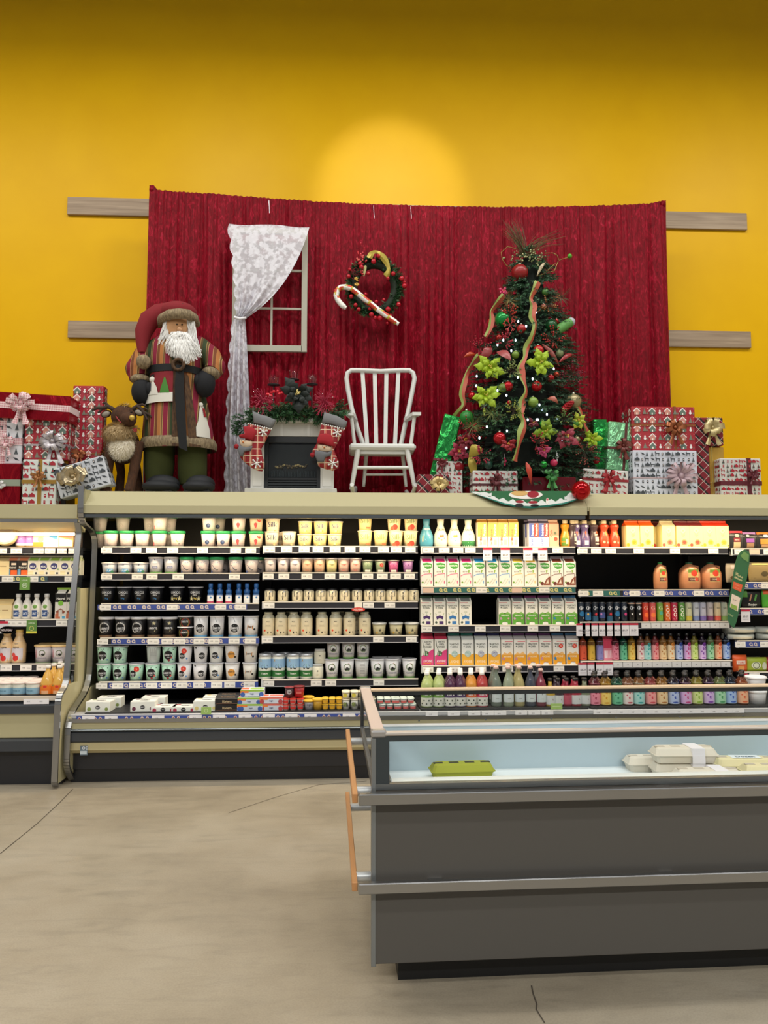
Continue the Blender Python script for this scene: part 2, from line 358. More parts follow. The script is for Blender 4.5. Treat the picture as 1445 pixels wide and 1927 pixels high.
# ================================================================== display cases
BEIGE, BLK, DGR = 'b8b18c/.45', '0d0d0f/.5', '3a3e44/.38'
ZD = UZ(925, 5.62, 400)                       # deck top
ZN, ZNB = UZ(951, YN, 400), UZ(967, YN, 400)
def case_unit(x0, x1, zd, dy, name, label, left_unit=False):
    root = empty(name, ((x0 + x1) / 2, 6.1, 0), 0, label, 'display case', 'refrigerated wall cases')
    cx = (x0 + x1) / 2
    def B(mb, nm, parent=root): return mb.build(nm, parent, (-cx, -6.1, 0)) if parent is root else mb.build(nm, parent)
    yn = YN + dy
    B(MB().box(x0, x1, yn + .18, 6.75, zd - .05, zd, BEIGE), 'top_deck')
    if left_unit:
        m = MB().xprism([(yn, zd - .005), (yn + .03, zd - .001), (yn + .18, zd - .002), (yn + .18, zd - .2), (yn, zd - .105)], x0, x1, BEIGE)
        B(m, 'canopy')
        B(MB().box(x0, x1, yn + .01, yn + .03, zd - .135, zd - .107, 'steel'), 'canopy_trim')
    else:
        m = MB().xprism([(yn + .02, ZN), (yn + .16, zd - .002), (yn + .18, zd), (yn + .18, zd - .12), (yn + .02, ZN - .03)], x0, x1, BEIGE)
        m.box(x0 + .012, x1 - .008, yn, yn + .03, ZNB, ZN, BEIGE, .003)
        B(m, 'canopy')
        B(MB().box(x0 + .012, x1 - .02, yn + .002, yn + .03, ZNB - .03, ZNB - .001, 'steel_dark', .004), 'canopy_trim')
    B(MB().box(x0, x1, 6.50, 6.56, .3, zd - .06, '2c2826/.5'), 'back_panel')
    # canopy lamp
    zl = (zd - .215) if left_unit else ZNB
    n = max(1, round((x1 - x0) / 1.2)); L = (x1 - x0) / n
    lm = MB()
    for i in range(n): lm.tube([(x0 + L * i + .06, yn + .13, zl), (x0 + L * (i + 1) - .06, yn + .13, zl)], .012, 'ffe2b8/.4//2', 8)
    B(lm, 'canopy_lamp')
    for i in range(n):
        lamp('case_lamp', 'AREA', (x0 + L * (i + .5), yn + .10, zl - .015), CASEW * (.42 if left_unit else 1), (1, .80, .52), (R(6), 0, 0), shape='RECTANGLE', size=L * .9, size_y=.05)
    # lower body
    yr = YR + (-.02 if left_unit else 0)
    if left_unit:
        zs = [UZ(v, yr, 60) for v in (1311, 1319, 1323, 1343, 1346, 1390, 1413, 1446)]
        B(MB().box(x0, x1, yr + .01, yr + .1, zs[1], zs[0], 'cfc4b6/.3'), 'rim')
        B(MB().xprism([(yr + .03, zs[2]), (yr, zs[2] - .02), (yr, zs[3]), (yr + .05, zs[3]), (yr + .1, zs[1]), (yr + .01, zs[1])], x0, x1, DGR), 'bumper')
        B(MB().box(x0, x1, yr + .02, yr + .1, zs[5], zs[3], BEIGE, .004), 'fascia')
        B(MB().xprism([(yr + .03, zs[5]), (yr - .01, zs[5] - .015), (yr - .01, zs[6]), (yr + .1, zs[6]), (yr + .1, zs[5])], x0, x1, DGR), 'bumper')
        B(MB().box(x0, x1, yr + .06, yr + .12, .0, zs[6], '23252b/.35'), 'kickplate')
    else:
        zs = [UZ(v, yr, 400) for v in (1343, 1351, 1358, 1370, 1395, 1414, 1440)]
        B(MB().box(x0, x1, yr + .015, yr + .12, zs[1], zs[0], 'b8b8bb/.3', .003), 'rim')
        B(MB().xprism([(yr, zs[1]), (yr, zs[2]), (yr + .1, zs[2]), (yr + .1, zs[1])], x0, x1, 'steel'), 'rim_trim')
        B(MB().box(x0, x1, yr + .008, yr + .1, zs[3], zs[2] - .001, BEIGE), 'fascia')
        B(MB().box(x0, x1, yr - .012, yr + .1, zs[3] - .016, zs[3] - .001, 'steel_dark', .005).box(x0, x1, yr - .004, yr + .1, zs[4], zs[3] - .017, DGR, .01), 'bumper')
        B(MB().xprism([(yr + .012, zs[4]), (yr + .012, zs[5] + .015), (yr + .04, zs[5] - .01), (yr + .1, zs[5] - .01), (yr + .1, zs[4])], x0, x1, 'c2b78e/.5'), 'fascia')
        B(MB().box(x0, x1, yr + .08, yr + .16, 0, zs[5] - .01, '1b1c20/.35').box(x0, x1, yr + .07, yr + .12, .09, zs[5] - .012, '26272c/.4'), 'kickplate')
    # well floor and inner back
    B(MB().box(x0, x1, yr + .1, 6.5, zs[1] - .09, zs[1] - .05, '2a2a2e/.5').box(x0, x1, 6.42, 6.5, zs[1] - .05, zs[1] + .15, '202024/.5'), 'well_tray')
    return root, cx
CASEW = 8.5
XL, XM, XR = -1.935, UX(1107, 5.46, 960), 4.6
caseM, cxM = case_unit(XL, XM, ZD, 0, 'refrigerated_display_case', 'x')
caseM['label'] = 'long beige refrigerated case under the red curtain with yogurt and milk cartons'
caseR, cxR = case_unit(XM + .002, XR, ZD, 0, 'refrigerated_display_case', 'beige refrigerated case at the right with juice cartons and fizzy drinks')
XF0, XF1 = -4.2, -1.985
ZDF = UZ(948, YN + .05, 70)
caseF, cxF = case_unit(XF0, XF1, ZDF, .05, 'refrigerated_display_case', 'beige refrigerated case at the far left edge with cream and milk bottles', True)
# end panels -------------------------------------------------------
def end_panel(parent, cx, x, outline, glass_pts, solid_pts, wd=.02, mat='steel'):
    """outline: front edge (y,z) list"""
    g = MB().xprism(glass_pts, x - .004, x + .004, 'clear_plastic').build('end_window', parent, (-cx, -6.1, 0))
    s = MB().xprism(solid_pts, x - .012, x + .012, BEIGE).build('end_panel', parent, (-cx, -6.1, 0))
    mb = MB(); pts = [Vector((x, y, z)) for y, z in outline]
    for i in range(len(pts) - 1):
        a, b = pts[i], pts[i + 1]; d = (b - a).normalized(); nrm = Vector((0, d.z, -d.y))
        if nrm.y > 0: nrm = -nrm
        vs = [p + Vector((sx * wd, 0, 0)) + nrm * t for p in (a, b) for sx, t in ((-1, 0), (1, 0), (1, .016), (-1, .016))]
        mb.add(vs, [(0, 1, 2, 3), (7, 6, 5, 4), (0, 4, 5, 1), (1, 5, 6, 2), (2, 6, 7, 3), (3, 7, 4, 0)], mat)
    mb.build('end_trim', s)
def curve(pts, k=5):
    out = [pts[0]]
    for i in range(1, len(pts) - 1):
        a, b, c = Vector(pts[i - 1]), Vector(pts[i]), Vector(pts[i + 1]); r = min((a - b).length, (c - b).length) * .35
        p, q = b + (a - b).normalized() * r, b + (c - b).normalized() * r
        for t in range(k + 1):
            t /= k; out.append(tuple(p * (1 - t) ** 2 + b * 2 * t * (1 - t) + q * t * t))
    return out + [pts[-1]]
xe = XL
zt, z1, z2, z3, z4 = ZD + .02, UZ(979, 5.45, 150), UZ(1004, 5.78, 178), UZ(1292, 5.76, 176), UZ(1350, 5.36, 140)
ol = curve([(5.45, zt), (5.45, z1), (5.78, z2), (5.74, z3), (5.345, z4), (5.335, .13), (5.45, .02)])
end_panel(caseM, cxM, xe, ol, [(5.46, zt), (5.46, z1), (5.78, z2), (5.75, z3), (6.5, z3), (6.5, zt)],
          [(5.75, z3), (5.36, z4), (5.35, .14), (5.47, .03), (6.5, .03), (6.5, z3)])
MB().box(xe - .011, xe + .013, 5.49, 5.6, ZD - .13, ZD - .001, BEIGE).build('end_cap', caseM, (-cxM, -6.1, 0))
xf = XF1 + .0
zf1, zf2, zf3, zf4 = UZ(982, 5.53, 147), UZ(1000, 5.57, 147), UZ(1290, 5.41, 133), UZ(1312, 5.28, 122)
olf = curve([(5.53, zf1), (5.57, zf2), (5.41, zf3), (5.28, zf4), (5.265, .04), (5.29, .02)])
end_panel(caseF, cxF, xf, olf, [(5.54, zf1), (5.58, zf2), (5.42, zf3), (5.66, zf3), (5.66, zf1)],
          [(5.28, .03), (5.29, zf4), (5.42, zf3), (5.6, zf3), (5.6, 1.35), (6.5, 1.35), (6.5, .03)])
# shelves -----------------------------------------------------------
ZQ = {}
def shelf(parent, cx, x0, x1, key, py, pxm, yf=YS, tags=(), strip=None, sale=(), lip='e9e2d4/.35', pink=(), ov=None, longtags=None):
    z = U(pxm, py, yf)[1]; ZQ[key] = (z, yf)
    s = MB().box(x0, x1, yf + .012, 6.48, z - .022, z, '1a1a1d/.5').box(x0, x1, yf, yf + .014, z - .05, z, '2c2c33/.4')
    s.box(x0, x1, yf - .003, yf + .012, z - .004, z + .004, lip).box(x0, x1, yf - .003, yf + .004, z - .052, z - .047, 'b9bac0/.3')
    s.box(x0, x0 + .012, yf - .002, yf + .02, z - .055, z + .004, 'dcdcdc/.4')
    for q in (x0 + .01, x1 - .02): s.prism([(q, z - .022), (q + .01, z - .022), (q + .01, z - .05), (q, z - .05)], yf + .02, 6.45, '1a1a1d/.5')
    so = s.build('shelf', parent, (-cx, -6.1, 0)); surf = lambda u, v, e: (u, yf - .002 - e, v)
    if strip:
        mb = MB()
        for a, b, c1, c2 in strip:
            xa, xb = UX(a, yf, py), UX(b, yf, py); mb.box(xa, xb, yf - .004, yf - .002, z - .045, z - .006, c1)
            n = int((xb - xa) / .036); 
            for i in range(n):
                if i % 3 == 2: continue
                xx = xa + .02 + i * .036
                print_on(mb, [('d', c2, xx, 0, .014), ('d', c1, xx + .001, 0, .006), ('r', c2, xx + .004, -.0145, xx + .017, -.009)], 2, 1, lambda u, v, e: (u, yf - .0045 - e * 2, v + z - .025))
        mb.build('promo_strip', so)
    for i, px in enumerate(tags):
        x = UX(px, yf, py); mb = MB().box(x - .041, x + .041, yf - .008, yf - .006, z - .046, z - .007, 'f4f1ea/.5')
        print_on(mb, [('t', '2b2b2b', 'P%dX%d' % (12 + i, 7 + 3 * i) if False else '| || |||', x - .018, 0, .010, .034), ('r', 'b9b6b0', x + .008, -.006, x + .034, -.003), ('r', 'b9b6b0', x + .008, .002, x + .030, .004)], 2, 1, lambda u, v, e: (u, yf - .0085 - e, v + z - .026))
        mb.build('price_tag', so)
    for px in pink:
        x = UX(px, yf, py); MB().box(x - .041, x + .041, yf - .008, yf - .006, z - .046, z - .007, 'e3c3b0/.5').build('price_tag', so)
    for px in sale:
        x = UX(px, yf - .01, py); mb = MB().box(x - .036, x + .036, yf - .012, yf - .010, z - .105, z - .008, 'e6e4ea/.5')
        print_on(mb, [('r', 'c21f3c', x - .036, -.022, x + .036, -.008), ('t', '6d6b72', '$3.29', x, -.062, .016, .05), ('r', 'c9c7cf', x - .022, -.085, x + .022, -.08)], 2, 1, lambda u, v, e: (u, yf - .0125 - e, v + z))
        mb.build('sale_tag', so)
    if ov:
        x = UX(ov, yf, py); mb = MB().box(x - .03, x + .03, yf - .012, yf - .010, z - .05, z - .004, 'f5efe0/.5')
        print_on(mb, [('d', 'd9342b', x, -.058, .052, .016), ('t', 'f6e6d8', 'NOUVEAU', x, -.058, .014, .07)], 2, 1, lambda u, v, e: (u, yf - .0125 - e, v + z))
        mb.build('shelf_sign', so)
    if longtags:
        for a, b in longtags:
            n = max(1, round((b - a) / 19)); 
            for i in range(n):
                p0, p1 = a + (b - a) * i / n, a + (b - a) * (i + 1) / n - .8
                xa, xb = UX(p0, yf, py), UX(p1, yf, py); mb = MB().box(xa, xb, yf - .008, yf - .006, z - .046, z - .007, 'dddcdc/.5')
                print_on(mb, [('t', '3b3b3b', '| |||', (xa + xb) / 2, 0, .009, .03)], 2, 1, lambda u, v, e: (u, yf - .0085 - e, v + z - .026)); mb.build('price_tag', so)
    return so
def T(o, s, *v): return [o + q / s for q in v]
BL, CR, GN, YE = '3c4f9c/.5', 'd8c9c0/.5', '2f6b66/.5', 'd9cf86/.5'
SHELVES = {}
a0, a1, b1_, c1_, d1_ = XL + .07, UX(491, YS), UX(789, YS), UX(1086, YS), UX(1374, YS)
gp = .012
def SH(key, unit, x0, x1, py, pxm, **k):
    p, cx = {'M': (caseM, cxM), 'R': (caseR, cxR), 'F': (caseF, cxF)}[unit]
    SHELVES[key] = shelf(p, cx, x0 + gp, x1 - gp, key, py, pxm, **k)
A = lambda *v: T(170, 4.379, *v)
B_ = lambda *v: T(480, 4.516, *v)
C_ = lambda *v: T(780, 4.516, *v)
D_ = lambda *v: T(1040, 3.568, *v)
E_ = lambda *v: T(1080, 3.959, *v)
F_ = lambda *v: T(0, 7.225, *v)
SH('A1', 'M', a0, a1, 1029.5, 340, tags=A(137, 378, 505, 680, 926, 1198, 1322))
SH('A2', 'M', a0, a1, 1079, 340, tags=A(137, 390, 510, 725, 1187))
SH('A3', 'M', a0, a1, 1136, 340, tags=A(127, 675, 1075, 1240), strip=[(184, 465, BL, CR)])
SH('A4', 'M', a0, a1, 1200, 340, tags=A(105, 520, 635, 737, 898, 1020, 1185, 1320), strip=[(210, 488, BL, CR)])
SH('A5', 'M', a0, a1, 1282.5, 340, tags=A(97, 230, 367, 508, 630, 757, 895, 1042, 1150, 1310), strip=[(205, 486, BL, CR)])
SH('B1', 'M', a1, b1_, 1028.5, 640, tags=B_(124, 268, 417, 535, 680, 807, 933, 1090, 1199, 1318))
SH('B2', 'M', a1, b1_, 1078, 640, tags=B_(112, 245, 440, 636, 760, 957, 1080, 1192, 1311))
SH('B3', 'M', a1, b1_, 1132.5, 640, tags=B_(120, 962, 1144), ov=B_(877)[0])
SH('B4', 'M', a1, b1_, 1197, 640, tags=B_(105, 1048, 1325))
SH('B5', 'M', a1, b1_, 1278.5, 640, tags=B_(117, 520, 643, 1050))
SH('C1', 'M', b1_, c1_, 1029.5, 930, tags=C_(116, 250, 368, 472, 1040, 1213), sale=C_(620, 770, 962, 1087))
SH('C2', 'M', b1_, c1_, 1104, 930, tags=C_(566, 1100), pink=C_(116, 870), strip=[(798, 1082, GN, YE)])
SH('C3', 'M', b1_, c1_, 1176.7, 930, tags=C_(103, 330, 557, 767, 1003, 1190))
SH('C4', 'M', b1_, c1_, 1252.5, 930, tags=C_(113, 342, 562, 790, 1224))
SH('D1', 'R', c1_, d1_, 1030.5, 1230, tags=D_(196, 290, 387, 575, 818, 1074))
SH('D2', 'R', c1_, d1_, 1110, 1230, tags=D_(203, 302, 547, 713, 978), strip=[(1092, 1166, GN, YE), (1172, 1370, BL, CR)])
SH('D3', 'R', c1_, d1_, 1170.5, 1230, longtags=[(1206, 1372)], sale=E_(50, 95, 150, 210, 265, 320, 378, 443))
SH('D4', 'R', c1_, d1_, 1244, 1230, longtags=[(1153, 1374)], sale=E_(65, 128, 185, 255))
xr_ = 4.55
SH('E1', 'R', d1_, xr_, 1032.5, 1410, tags=D_(1250, 1445), pink=D_(1350))
SH('E2', 'R', d1_ + .02, xr_, 1096, 1410, tags=[1441], strip=[(1390, 1500, BL, CR)])
SH('E3', 'R', d1_ + .02, xr_, 1145, 1410, tags=[1446], strip=[(1398, 1500, BL, CR)], sale=E_(1275))
SH('E4', 'R', d1_ + .02, xr_, 1206, 1410, tags=E_(1235, 1420), strip=[(1382, 1500, BL, CR)])
SH('E5', 'R', d1_ + .02, xr_, 1265, 1425, tags=E_(1340), sale=E_(1258))
YF = 5.66
xf0, xf1 = XF0, XF1 - .02
SH('F1', 'F', xf0, xf1, 1030, 60, yf=YF, tags=F_(25, 230, 540, 680, 860, 990), lip='8a7f76/.35')
SH('F2', 'F', xf0, xf1, 1083, 60, yf=YF, tags=F_(110, 450, 960), strip=[(20, 90, '3b5360/.5', YE)])
SH('F3', 'F', xf0, xf1, 1166, 60, yf=YF, tags=F_(155, 310, 845))
SH('F4', 'F', xf0, xf1, 1249.5, 60, yf=YF, tags=F_(90, 360, 580))
# wells: product floor and price strip on the rim
def well(key, unit, pxa, pxb, py, pxm, yf, tags, strip=None, sale=()):
    p, cx = {'M': (caseM, cxM), 'R': (caseR, cxR), 'F': (caseF, cxF)}[unit]
    z = U(pxm, py, yf + .02)[1]; ZQ[key] = (z, yf + .04)
    mb = MB().box(UX(pxa, yf), UX(pxb, yf), yf + .03, 6.42, z - .012, z, '232327/.5')
    o = mb.build('well_shelf', p, (-cx, -6.1, 0)); zr = z
    st = MB()
    for a, b, c1, c2 in strip or []:
        xa, xb = UX(a, yf), UX(b, yf); st.box(xa, xb, yf + .008, yf + .012, zr - .05, zr - .018, c1)
        for i in range(int((xb - xa) / .036)):
            if i % 3 < 2: print_on(st, [('d', c2, xa + .02 + i * .036, 0, .011), ('d', 'a04050', xa + .02 + i * .036, 0, .005)], 2, 1, lambda u, v, e: (u, yf + .0075 - e, v + zr - .034))
    if strip: st.build('promo_strip', o)
    for px in tags:
        x = UX(px, yf); t = MB().box(x - .043, x + .043, yf + .003, yf + .0055, zr - .052, zr - .016, 'f2f0f4/.5')
        print_on(t, [('t', '55555c', '| || |||', x - .01, 0, .009, .04)], 2, 1, lambda u, v, e: (u, yf + .0025 - e, v + zr - .034)); t.build('price_tag', o)
    return o
well('AW', 'M', 165, 490, 1341, 320, YR, A(20, 205, 585, 890, 1080, 1290), [(152, 490, BL, CR)])
well('BW', 'M', 492, 789, 1338, 640, YR, B_(130, 320, 480, 800, 960), [(492, 700, BL, CR)])
well('CW', 'M', 791, 1104, 1333, 930, YR, C_(140, 325, 497, 610, 715, 890, 1000, 1110))
well('DW', 'R', 1110, 1520, 1330, 1230, YR, [1122 + 21.5 * i for i in range(13)])
well('FW', 'F', -150, 118, 1310, 60, YR - .02, F_(470, 640))
# seam mullions between bays
for xx, c, cx in ((a1, caseM, cxM), (b1_, caseM, cxM), (c1_, caseM, cxM), (d1_, caseR, cxR)):
    MB().box(xx - .008, xx + .008, 6.40, 6.5, .6, ZD - .15, '2a2a2e/.5').build('upright', c, (-cx, -6.1, 0))
# ================================================================== island freezer (own axes: origin at its front left corner)
ISL = 1.4
def island():
    Y0 = 2.72; x0 = UX(700, Y0, 1600)
    root = empty('island_cooler', (x0, Y0, 0), R(ISL), 'grey open-top island cooler with low glass walls in the foreground', 'island cooler')
    z = lambda py: UZ(py, Y0, 700)
    L, W = 3.6, 1.02
    zb, zr2t, zr2b, zr1t, zr1b, zgb, zgt, ztop = z(1815), z(1652), z(1672), z(1487), z(1508), z(1476), z(1396), z(1379)
    zbk = UZ(1364, Y0 + W - .06, 1000)
    GM, FR = '53514e/.42', '343c40/.35'
    B = lambda mb, nm, p=root: mb.build(nm, p)
    B(MB().box(.012, L, 0, .02, zb, zr1t, GM, .002), 'front_panel')
    B(MB().box(.06, .08, .02, W, zb, zgb - .02, GM, .002).box(.0, .07, .02, W, zgb - .03, zgb, '55585a/.4'), 'side_panel')
    B(MB().box(.06, L, W - .02, W, zb, zr1t, GM, .002), 'back_panel')
    B(MB().box(-.003, .014, -.003, .03, zb - .008, ztop - .02, '8a8f92/.35/.6', .002), 'corner_post')
    B(MB().box(.10, L, .08, W - .08, 0, zb + .01, '0e0f11/.5'), 'kickplate')
    # inner tub
    zin = zgb - .205
    t = MB(); LN = 'b4c7d2/.4'
    t.box(.07, L, .07, W - .07, zin - .02, zin, 'dfe6e8/.45').box(.05, .07, .05, W - .05, zin, zgb - .002, LN).box(.07, L, W - .07, W - .05, zin, zbk, LN).box(.06, L, W - .075, W - .035, zbk, zbk + .006, 'dfe3e6/.2').box(.07, L, .03, .05, zin, zgb - .02, LN)
    t.box(.08, L, .02, W - .02, zin - .03, zin - .02, LN)
    B(t, 'inner_tub')
    # raised white ledge along the front and hooks on the inner back
    B(MB().box(.075, L, .055, .13, zin, UZ(1460, Y0 + .13, 1000), 'e8eff0/.35', .004), 'inner_ledge')
    hk = MB()
    for i in range(9):
        hx = .16 + i * .33; hk.box(hx, hx + .022, W - .078, W - .07, zgb - .05, zgb - .025, 'b6c4cb/.4').box(hx + .12, hx + .128, W - .075, W - .07, zgb + .03, zgb + .036, '4b555a/.5')
    B(hk, 'shelf_slots')
    # glass
    B(MB().box(.06, L, .012, .018, zgb, zgt, 'glass'), 'front_glass')
    B(MB().box(.008, .014, .03, W - .01, zgb, ztop - .04, 'glass'), 'side_glass')
    B(MB().box(.04, L, W - .03, W - .024, zbk + .006, ztop - .03, 'glass'), 'back_glass')
    # frames
    B(MB().box(.012, L, 0, .03, zgt, ztop - .012, FR).box(.012, .062, 0, .028, zgb, zgt, FR).box(.012, L, -.002, .028, zr1t, zgb, '7b7f80/.3/.7'), 'front_frame')
    B(MB().box(.0, L, -.004, .034, ztop - .012, ztop, 'c9c2bb/.3/.3', .003), 'top_rail')
    B(MB().box(0, L, W - .04, W + .0, ztop - .012, ztop, 'd8bd9d/.35', .003).box(.03, L, W - .034, W - .01, ztop - .032, ztop - .012, '1a1d1f/.4'), 'top_rail')
    B(MB().box(-.002, .046, .0, W, ztop - .001, ztop + .006, 'cbb8ae/.4', .002).box(.0, .03, .03, W, ztop - .02, ztop - .001, '55585a/.4'), 'top_rail')
    B(MB().box(0, .02, W - .03, W, zgb, ztop - .01, '3b3c3d/.4'), 'corner_post')
    for (xx, yy) in ((-.004, -.006), (-.004, W - .035)):
        B(MB().box(xx, xx + .056, yy, yy + .045, ztop - .018, ztop + .008, 'b5b3b2/.3/.6', .006), 'corner_cap')
    # bumper rails
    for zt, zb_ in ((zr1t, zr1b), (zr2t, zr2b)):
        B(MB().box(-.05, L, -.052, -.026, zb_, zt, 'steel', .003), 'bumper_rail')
        B(MB().box(-.072, -.052, -.03, W + .02, zb_ + .004, zt - .002, 'c08a58/.4', .002), 'bumper_rail')  # side rails of steel; their warm reflection is painted in as tan
        bk = MB()
        for xx in (.2, 1.05, 1.9, 2.75): bk.box(xx, xx + .05, -.027, .002, zb_ + .01, zt - .008, 'steel')
        for yy in (.06, .85): bk.tube([(-.055, yy, (zt + zb_) / 2), (.062, yy, (zt + zb_) / 2)], .017, 'c4c8ca/.35/.4', 10)
        B(bk, 'rail_bracket')
    # power cord
    cd = [(2.05, .06, .0), (2.1, .04, zb - .02), (2.2, .02, zb - .045), (2.3, .02, zb - .03), (2.34, .03, zb)]
    cp = [Vector(cd[0]).lerp(Vector(cd[1]), 1)] + [Vector(q) for q in cd[1:]]
    o = MB().tube([(1.62 + .1 * i, .05, zb - .035 - .012 * math.sin(i * .5)) for i in range(8)] + [(2.45, .05, zb + .01)], .006, '3d4447/.5', 6).build('power_cord', root)
    return root, zin, zgb, Vector((x0, Y0, 0))
isl, zin, zgb, IO = island()
bpy.context.view_layer.update()
IM = Matrix.Translation(IO) @ Matrix.Rotation(R(ISL), 4, 'Z')
def egg_carton(col, lw, name='egg_carton', windows=0):
    L, D, H = lw, .11, .068; mb = MB()
    def ring(x, y, z, k=.012): return [(-x, -y + k, z), (-x + k, -y, z), (x - k, -y, z), (x, -y + k, z), (x, y - k, z), (x - k, y, z), (-x + k, y, z), (-x, y - k, z)]
    def loft(rs, m, p=mb):
        vs = [q for r_ in rs for q in r_]; n = len(rs)
        p.add(vs, [(j * 8 + i, j * 8 + (i + 1) % 8, (j + 1) * 8 + (i + 1) % 8, (j + 1) * 8 + i) for j in range(n - 1) for i in range(8)] + [[i for i in range(8)][::-1], [(n - 1) * 8 + i for i in range(8)]], m)
    loft([ring(L / 2 - .015, D / 2 - .012, 0), ring(L / 2 - .006, D / 2 - .004, .034)], col)
    loft([ring(L / 2 + .002, D / 2 + .003, .034), ring(L / 2 + .002, D / 2 + .003, .038)], col)
    o = mb.build(name)
    lid = MB(); loft([ring(L / 2 - .002, D / 2, .038), ring(L / 2 - .014, D / 2 - .018, H - .005), ring(L / 2 - .024, D / 2 - .028, H)], col, lid)
    n = 4
    for i in range(n): 
        xx = -L / 2 + L * (i + .5) / n; lid.box(xx - L * .075, xx + L * .075, -.012, .012, H - .001, H + .001, '2e3016/.7' if windows else 'b9b0a0/.8')
    lo = lid.build('lid', o); return o, [lo]
def put_isl(o, x, y, z, rz=0): 
    v = IM @ Vector((x, y, z)); o.location = v; o.rotation_euler = (0, 0, rz + R(ISL)); return o
g, gk = egg_carton('9aa02c/.8', .30, 'egg_carton', 1); put_isl(g, .47, .82, zin + .0, R(2)); tag(g, 'olive green egg carton lying alone in the island cooler', 'egg carton')
EW = 'd6cfc0/.85'
base, bk = egg_carton(EW, .30)
band = MB().box(.02, .08, -.0575, .0575, .039, .0695, 'e9e7ee/.4').box(.02, .08, -.059, -.056, .0, .04, 'e9e7ee/.4').build('paper_band', base)
bk.append(band)
eg = [(1.44, .88, .0, R(-2), 'pale egg carton at the left end of the carton stack in the cooler', 0),
      (1.52, .755, .0, R(-3), 'pale banded egg carton under the topmost carton of the cooler stack', 0),
      (1.57, .63, .0, R(-4), 'pale banded egg carton at the front of the cooler stack', 0),
      (1.52, .755, .071, R(-3), 'pale banded egg carton lying topmost in the cooler stack', 0)]
for i, (x, y, dz, rz, lab, _) in enumerate(eg):
    o = base if i == 0 else copy_tree(base, bk); put_isl(o, x, y, zin + dz, rz); tag(o, lab, 'egg carton', 'pale egg cartons in the island cooler')
for i, (x, y, dz, lab) in enumerate(((1.86, .82, 0, 'cream egg carton with handwritten white lid label in the cooler'), (1.92, .68, 0, 'cream egg carton without label at the right end of the cooler'))):
    o, k = egg_carton('ddd3a8/.85', .30); put_isl(o, x, y, zin + dz, R(-5)); tag(o, lab, 'egg carton', 'cream egg cartons in the island cooler')
    if i == 0:
        lb = MB().box(-.07, .07, -.03, .03, .0685, .0692, 'e6edf0/.5'); print_on(lb, [('t', '2b4a63', 'Dozen', 0, 0, .026, .1)], 2, 1, lambda u, v, e: (u, v, .0694 + e)); lb.build('paper_label', o)
# ================================================================== products : makers (origin at the base centre, front towards -y)
def mk(mb, name, kids=()):
    body, lab = split_print(mb); o = empty(name); ks = [body.build('body', o)]
    if lab.f: ks.append(lab.build('label', o))
    for m, n in kids: ks.append(m.build(n, o))
    return o, ks
def tub(W, H, wb, body, lid, deco, name='yogurt_tub', lh=.014, ov=.003, flat=False, lid_rough='.35'):
    r1, r0 = W / 2, wb / 2; rf = lambda z: r0 + (r1 - .002 - r0) * max(0, min(1, z / H))
    mb = MB().lathe([(r0 - .004, .001), (r0, .0), (r0 + (r1 - .002 - r0) * .5, H * .5), (r1 - .002, H - lh)], body + '/.4', 22)
    print_on(mb, deco, W, H, cone_s(rf))
    l = MB().lathe([(r1 - .003, H - lh), (r1 + ov - .002, H - lh), (r1 + ov, H - lh + .002), (r1 + ov, H - .003), (r1 - .001, H - .001), (r1 - .004, H - .003), (r1 - .007, H - .003)], lid + '/' + lid_rough, 22)
    if isinstance(flat, str): print_on(l, [('t', flat[1:], flat[0] * 0 + TXTL.get(flat, 'MEDITERRANEE'), 0, (H - lh / 2) / H, lh * .45 / H, 1.2)], W, H, cone_s(lambda z: r1 + ov))
    return mk(mb, name, [(l, 'lid')])
TXTL = {}
def carton(W, D, H, body, roof, deco, fin='b9b3b4', name='milk_carton', rh=.032, fh=.02, roofband=None):
    w, d = W / 2, D / 2; hb = H - rh - fh; mb = MB()
    mb.box(-w, w, -d, d, 0, hb, body + '/.45', .0025)
    mb.add([(-w, -d, hb), (w, -d, hb), (w, 0, hb + rh), (-w, 0, hb + rh)], [(0, 1, 2, 3)], roof + '/.4')
    mb.add([(w, d, hb), (-w, d, hb), (-w, 0, hb + rh), (w, 0, hb + rh)], [(0, 1, 2, 3)], roof + '/.4')
    for s in (-1, 1): mb.add([(s * w, -d, hb), (s * (w - .012), 0, hb + rh * .95), (s * w, d, hb)], [(0, 1, 2)], roof + '/.4')
    print_on(mb, deco, W, hb, flat_y(-d))
    if roofband: print_on(mb, [('r', roofband, -.75, 0, .75, 1)], W, rh, lambda u, v, e: (u, -d + d * v / rh - e, hb + v + e))
    f = MB().box(-w + .001, w - .001, -.004, .004, hb + rh - .002, H, fin + '/.4', .001)
    return mk(mb, name, [(f, 'top_seal')])
def jar(W, H, body, lid, deco, name='yogurt_jar', neck=.36, lidh=.014, shoulder=.18, glass_top=None):
    r = W / 2; hb = H - lidh; s = hb * (1 - shoulder)
    prof = [(r * .9, 0), (r, .006), (r, s), (r * .93, s + (hb - s) * .4), (r * neck * 2, hb - .006), (r * neck * 2, hb)]
    if glass_top:
        mb = MB().lathe(prof, body, 22, mats=[body, body, glass_top, glass_top, glass_top])
    else: mb = MB().lathe(prof, body, 22)
    print_on(mb, deco, W, H, cone_s(lambda z: r + .0003))
    rl = r * neck * 2 + .002
    l = MB().lathe([(rl, hb - .004), (rl + .001, hb), (rl + .001, H - .002), (rl - .003, H)], lid, 22)
    return mk(mb, name, [(l, 'lid')])
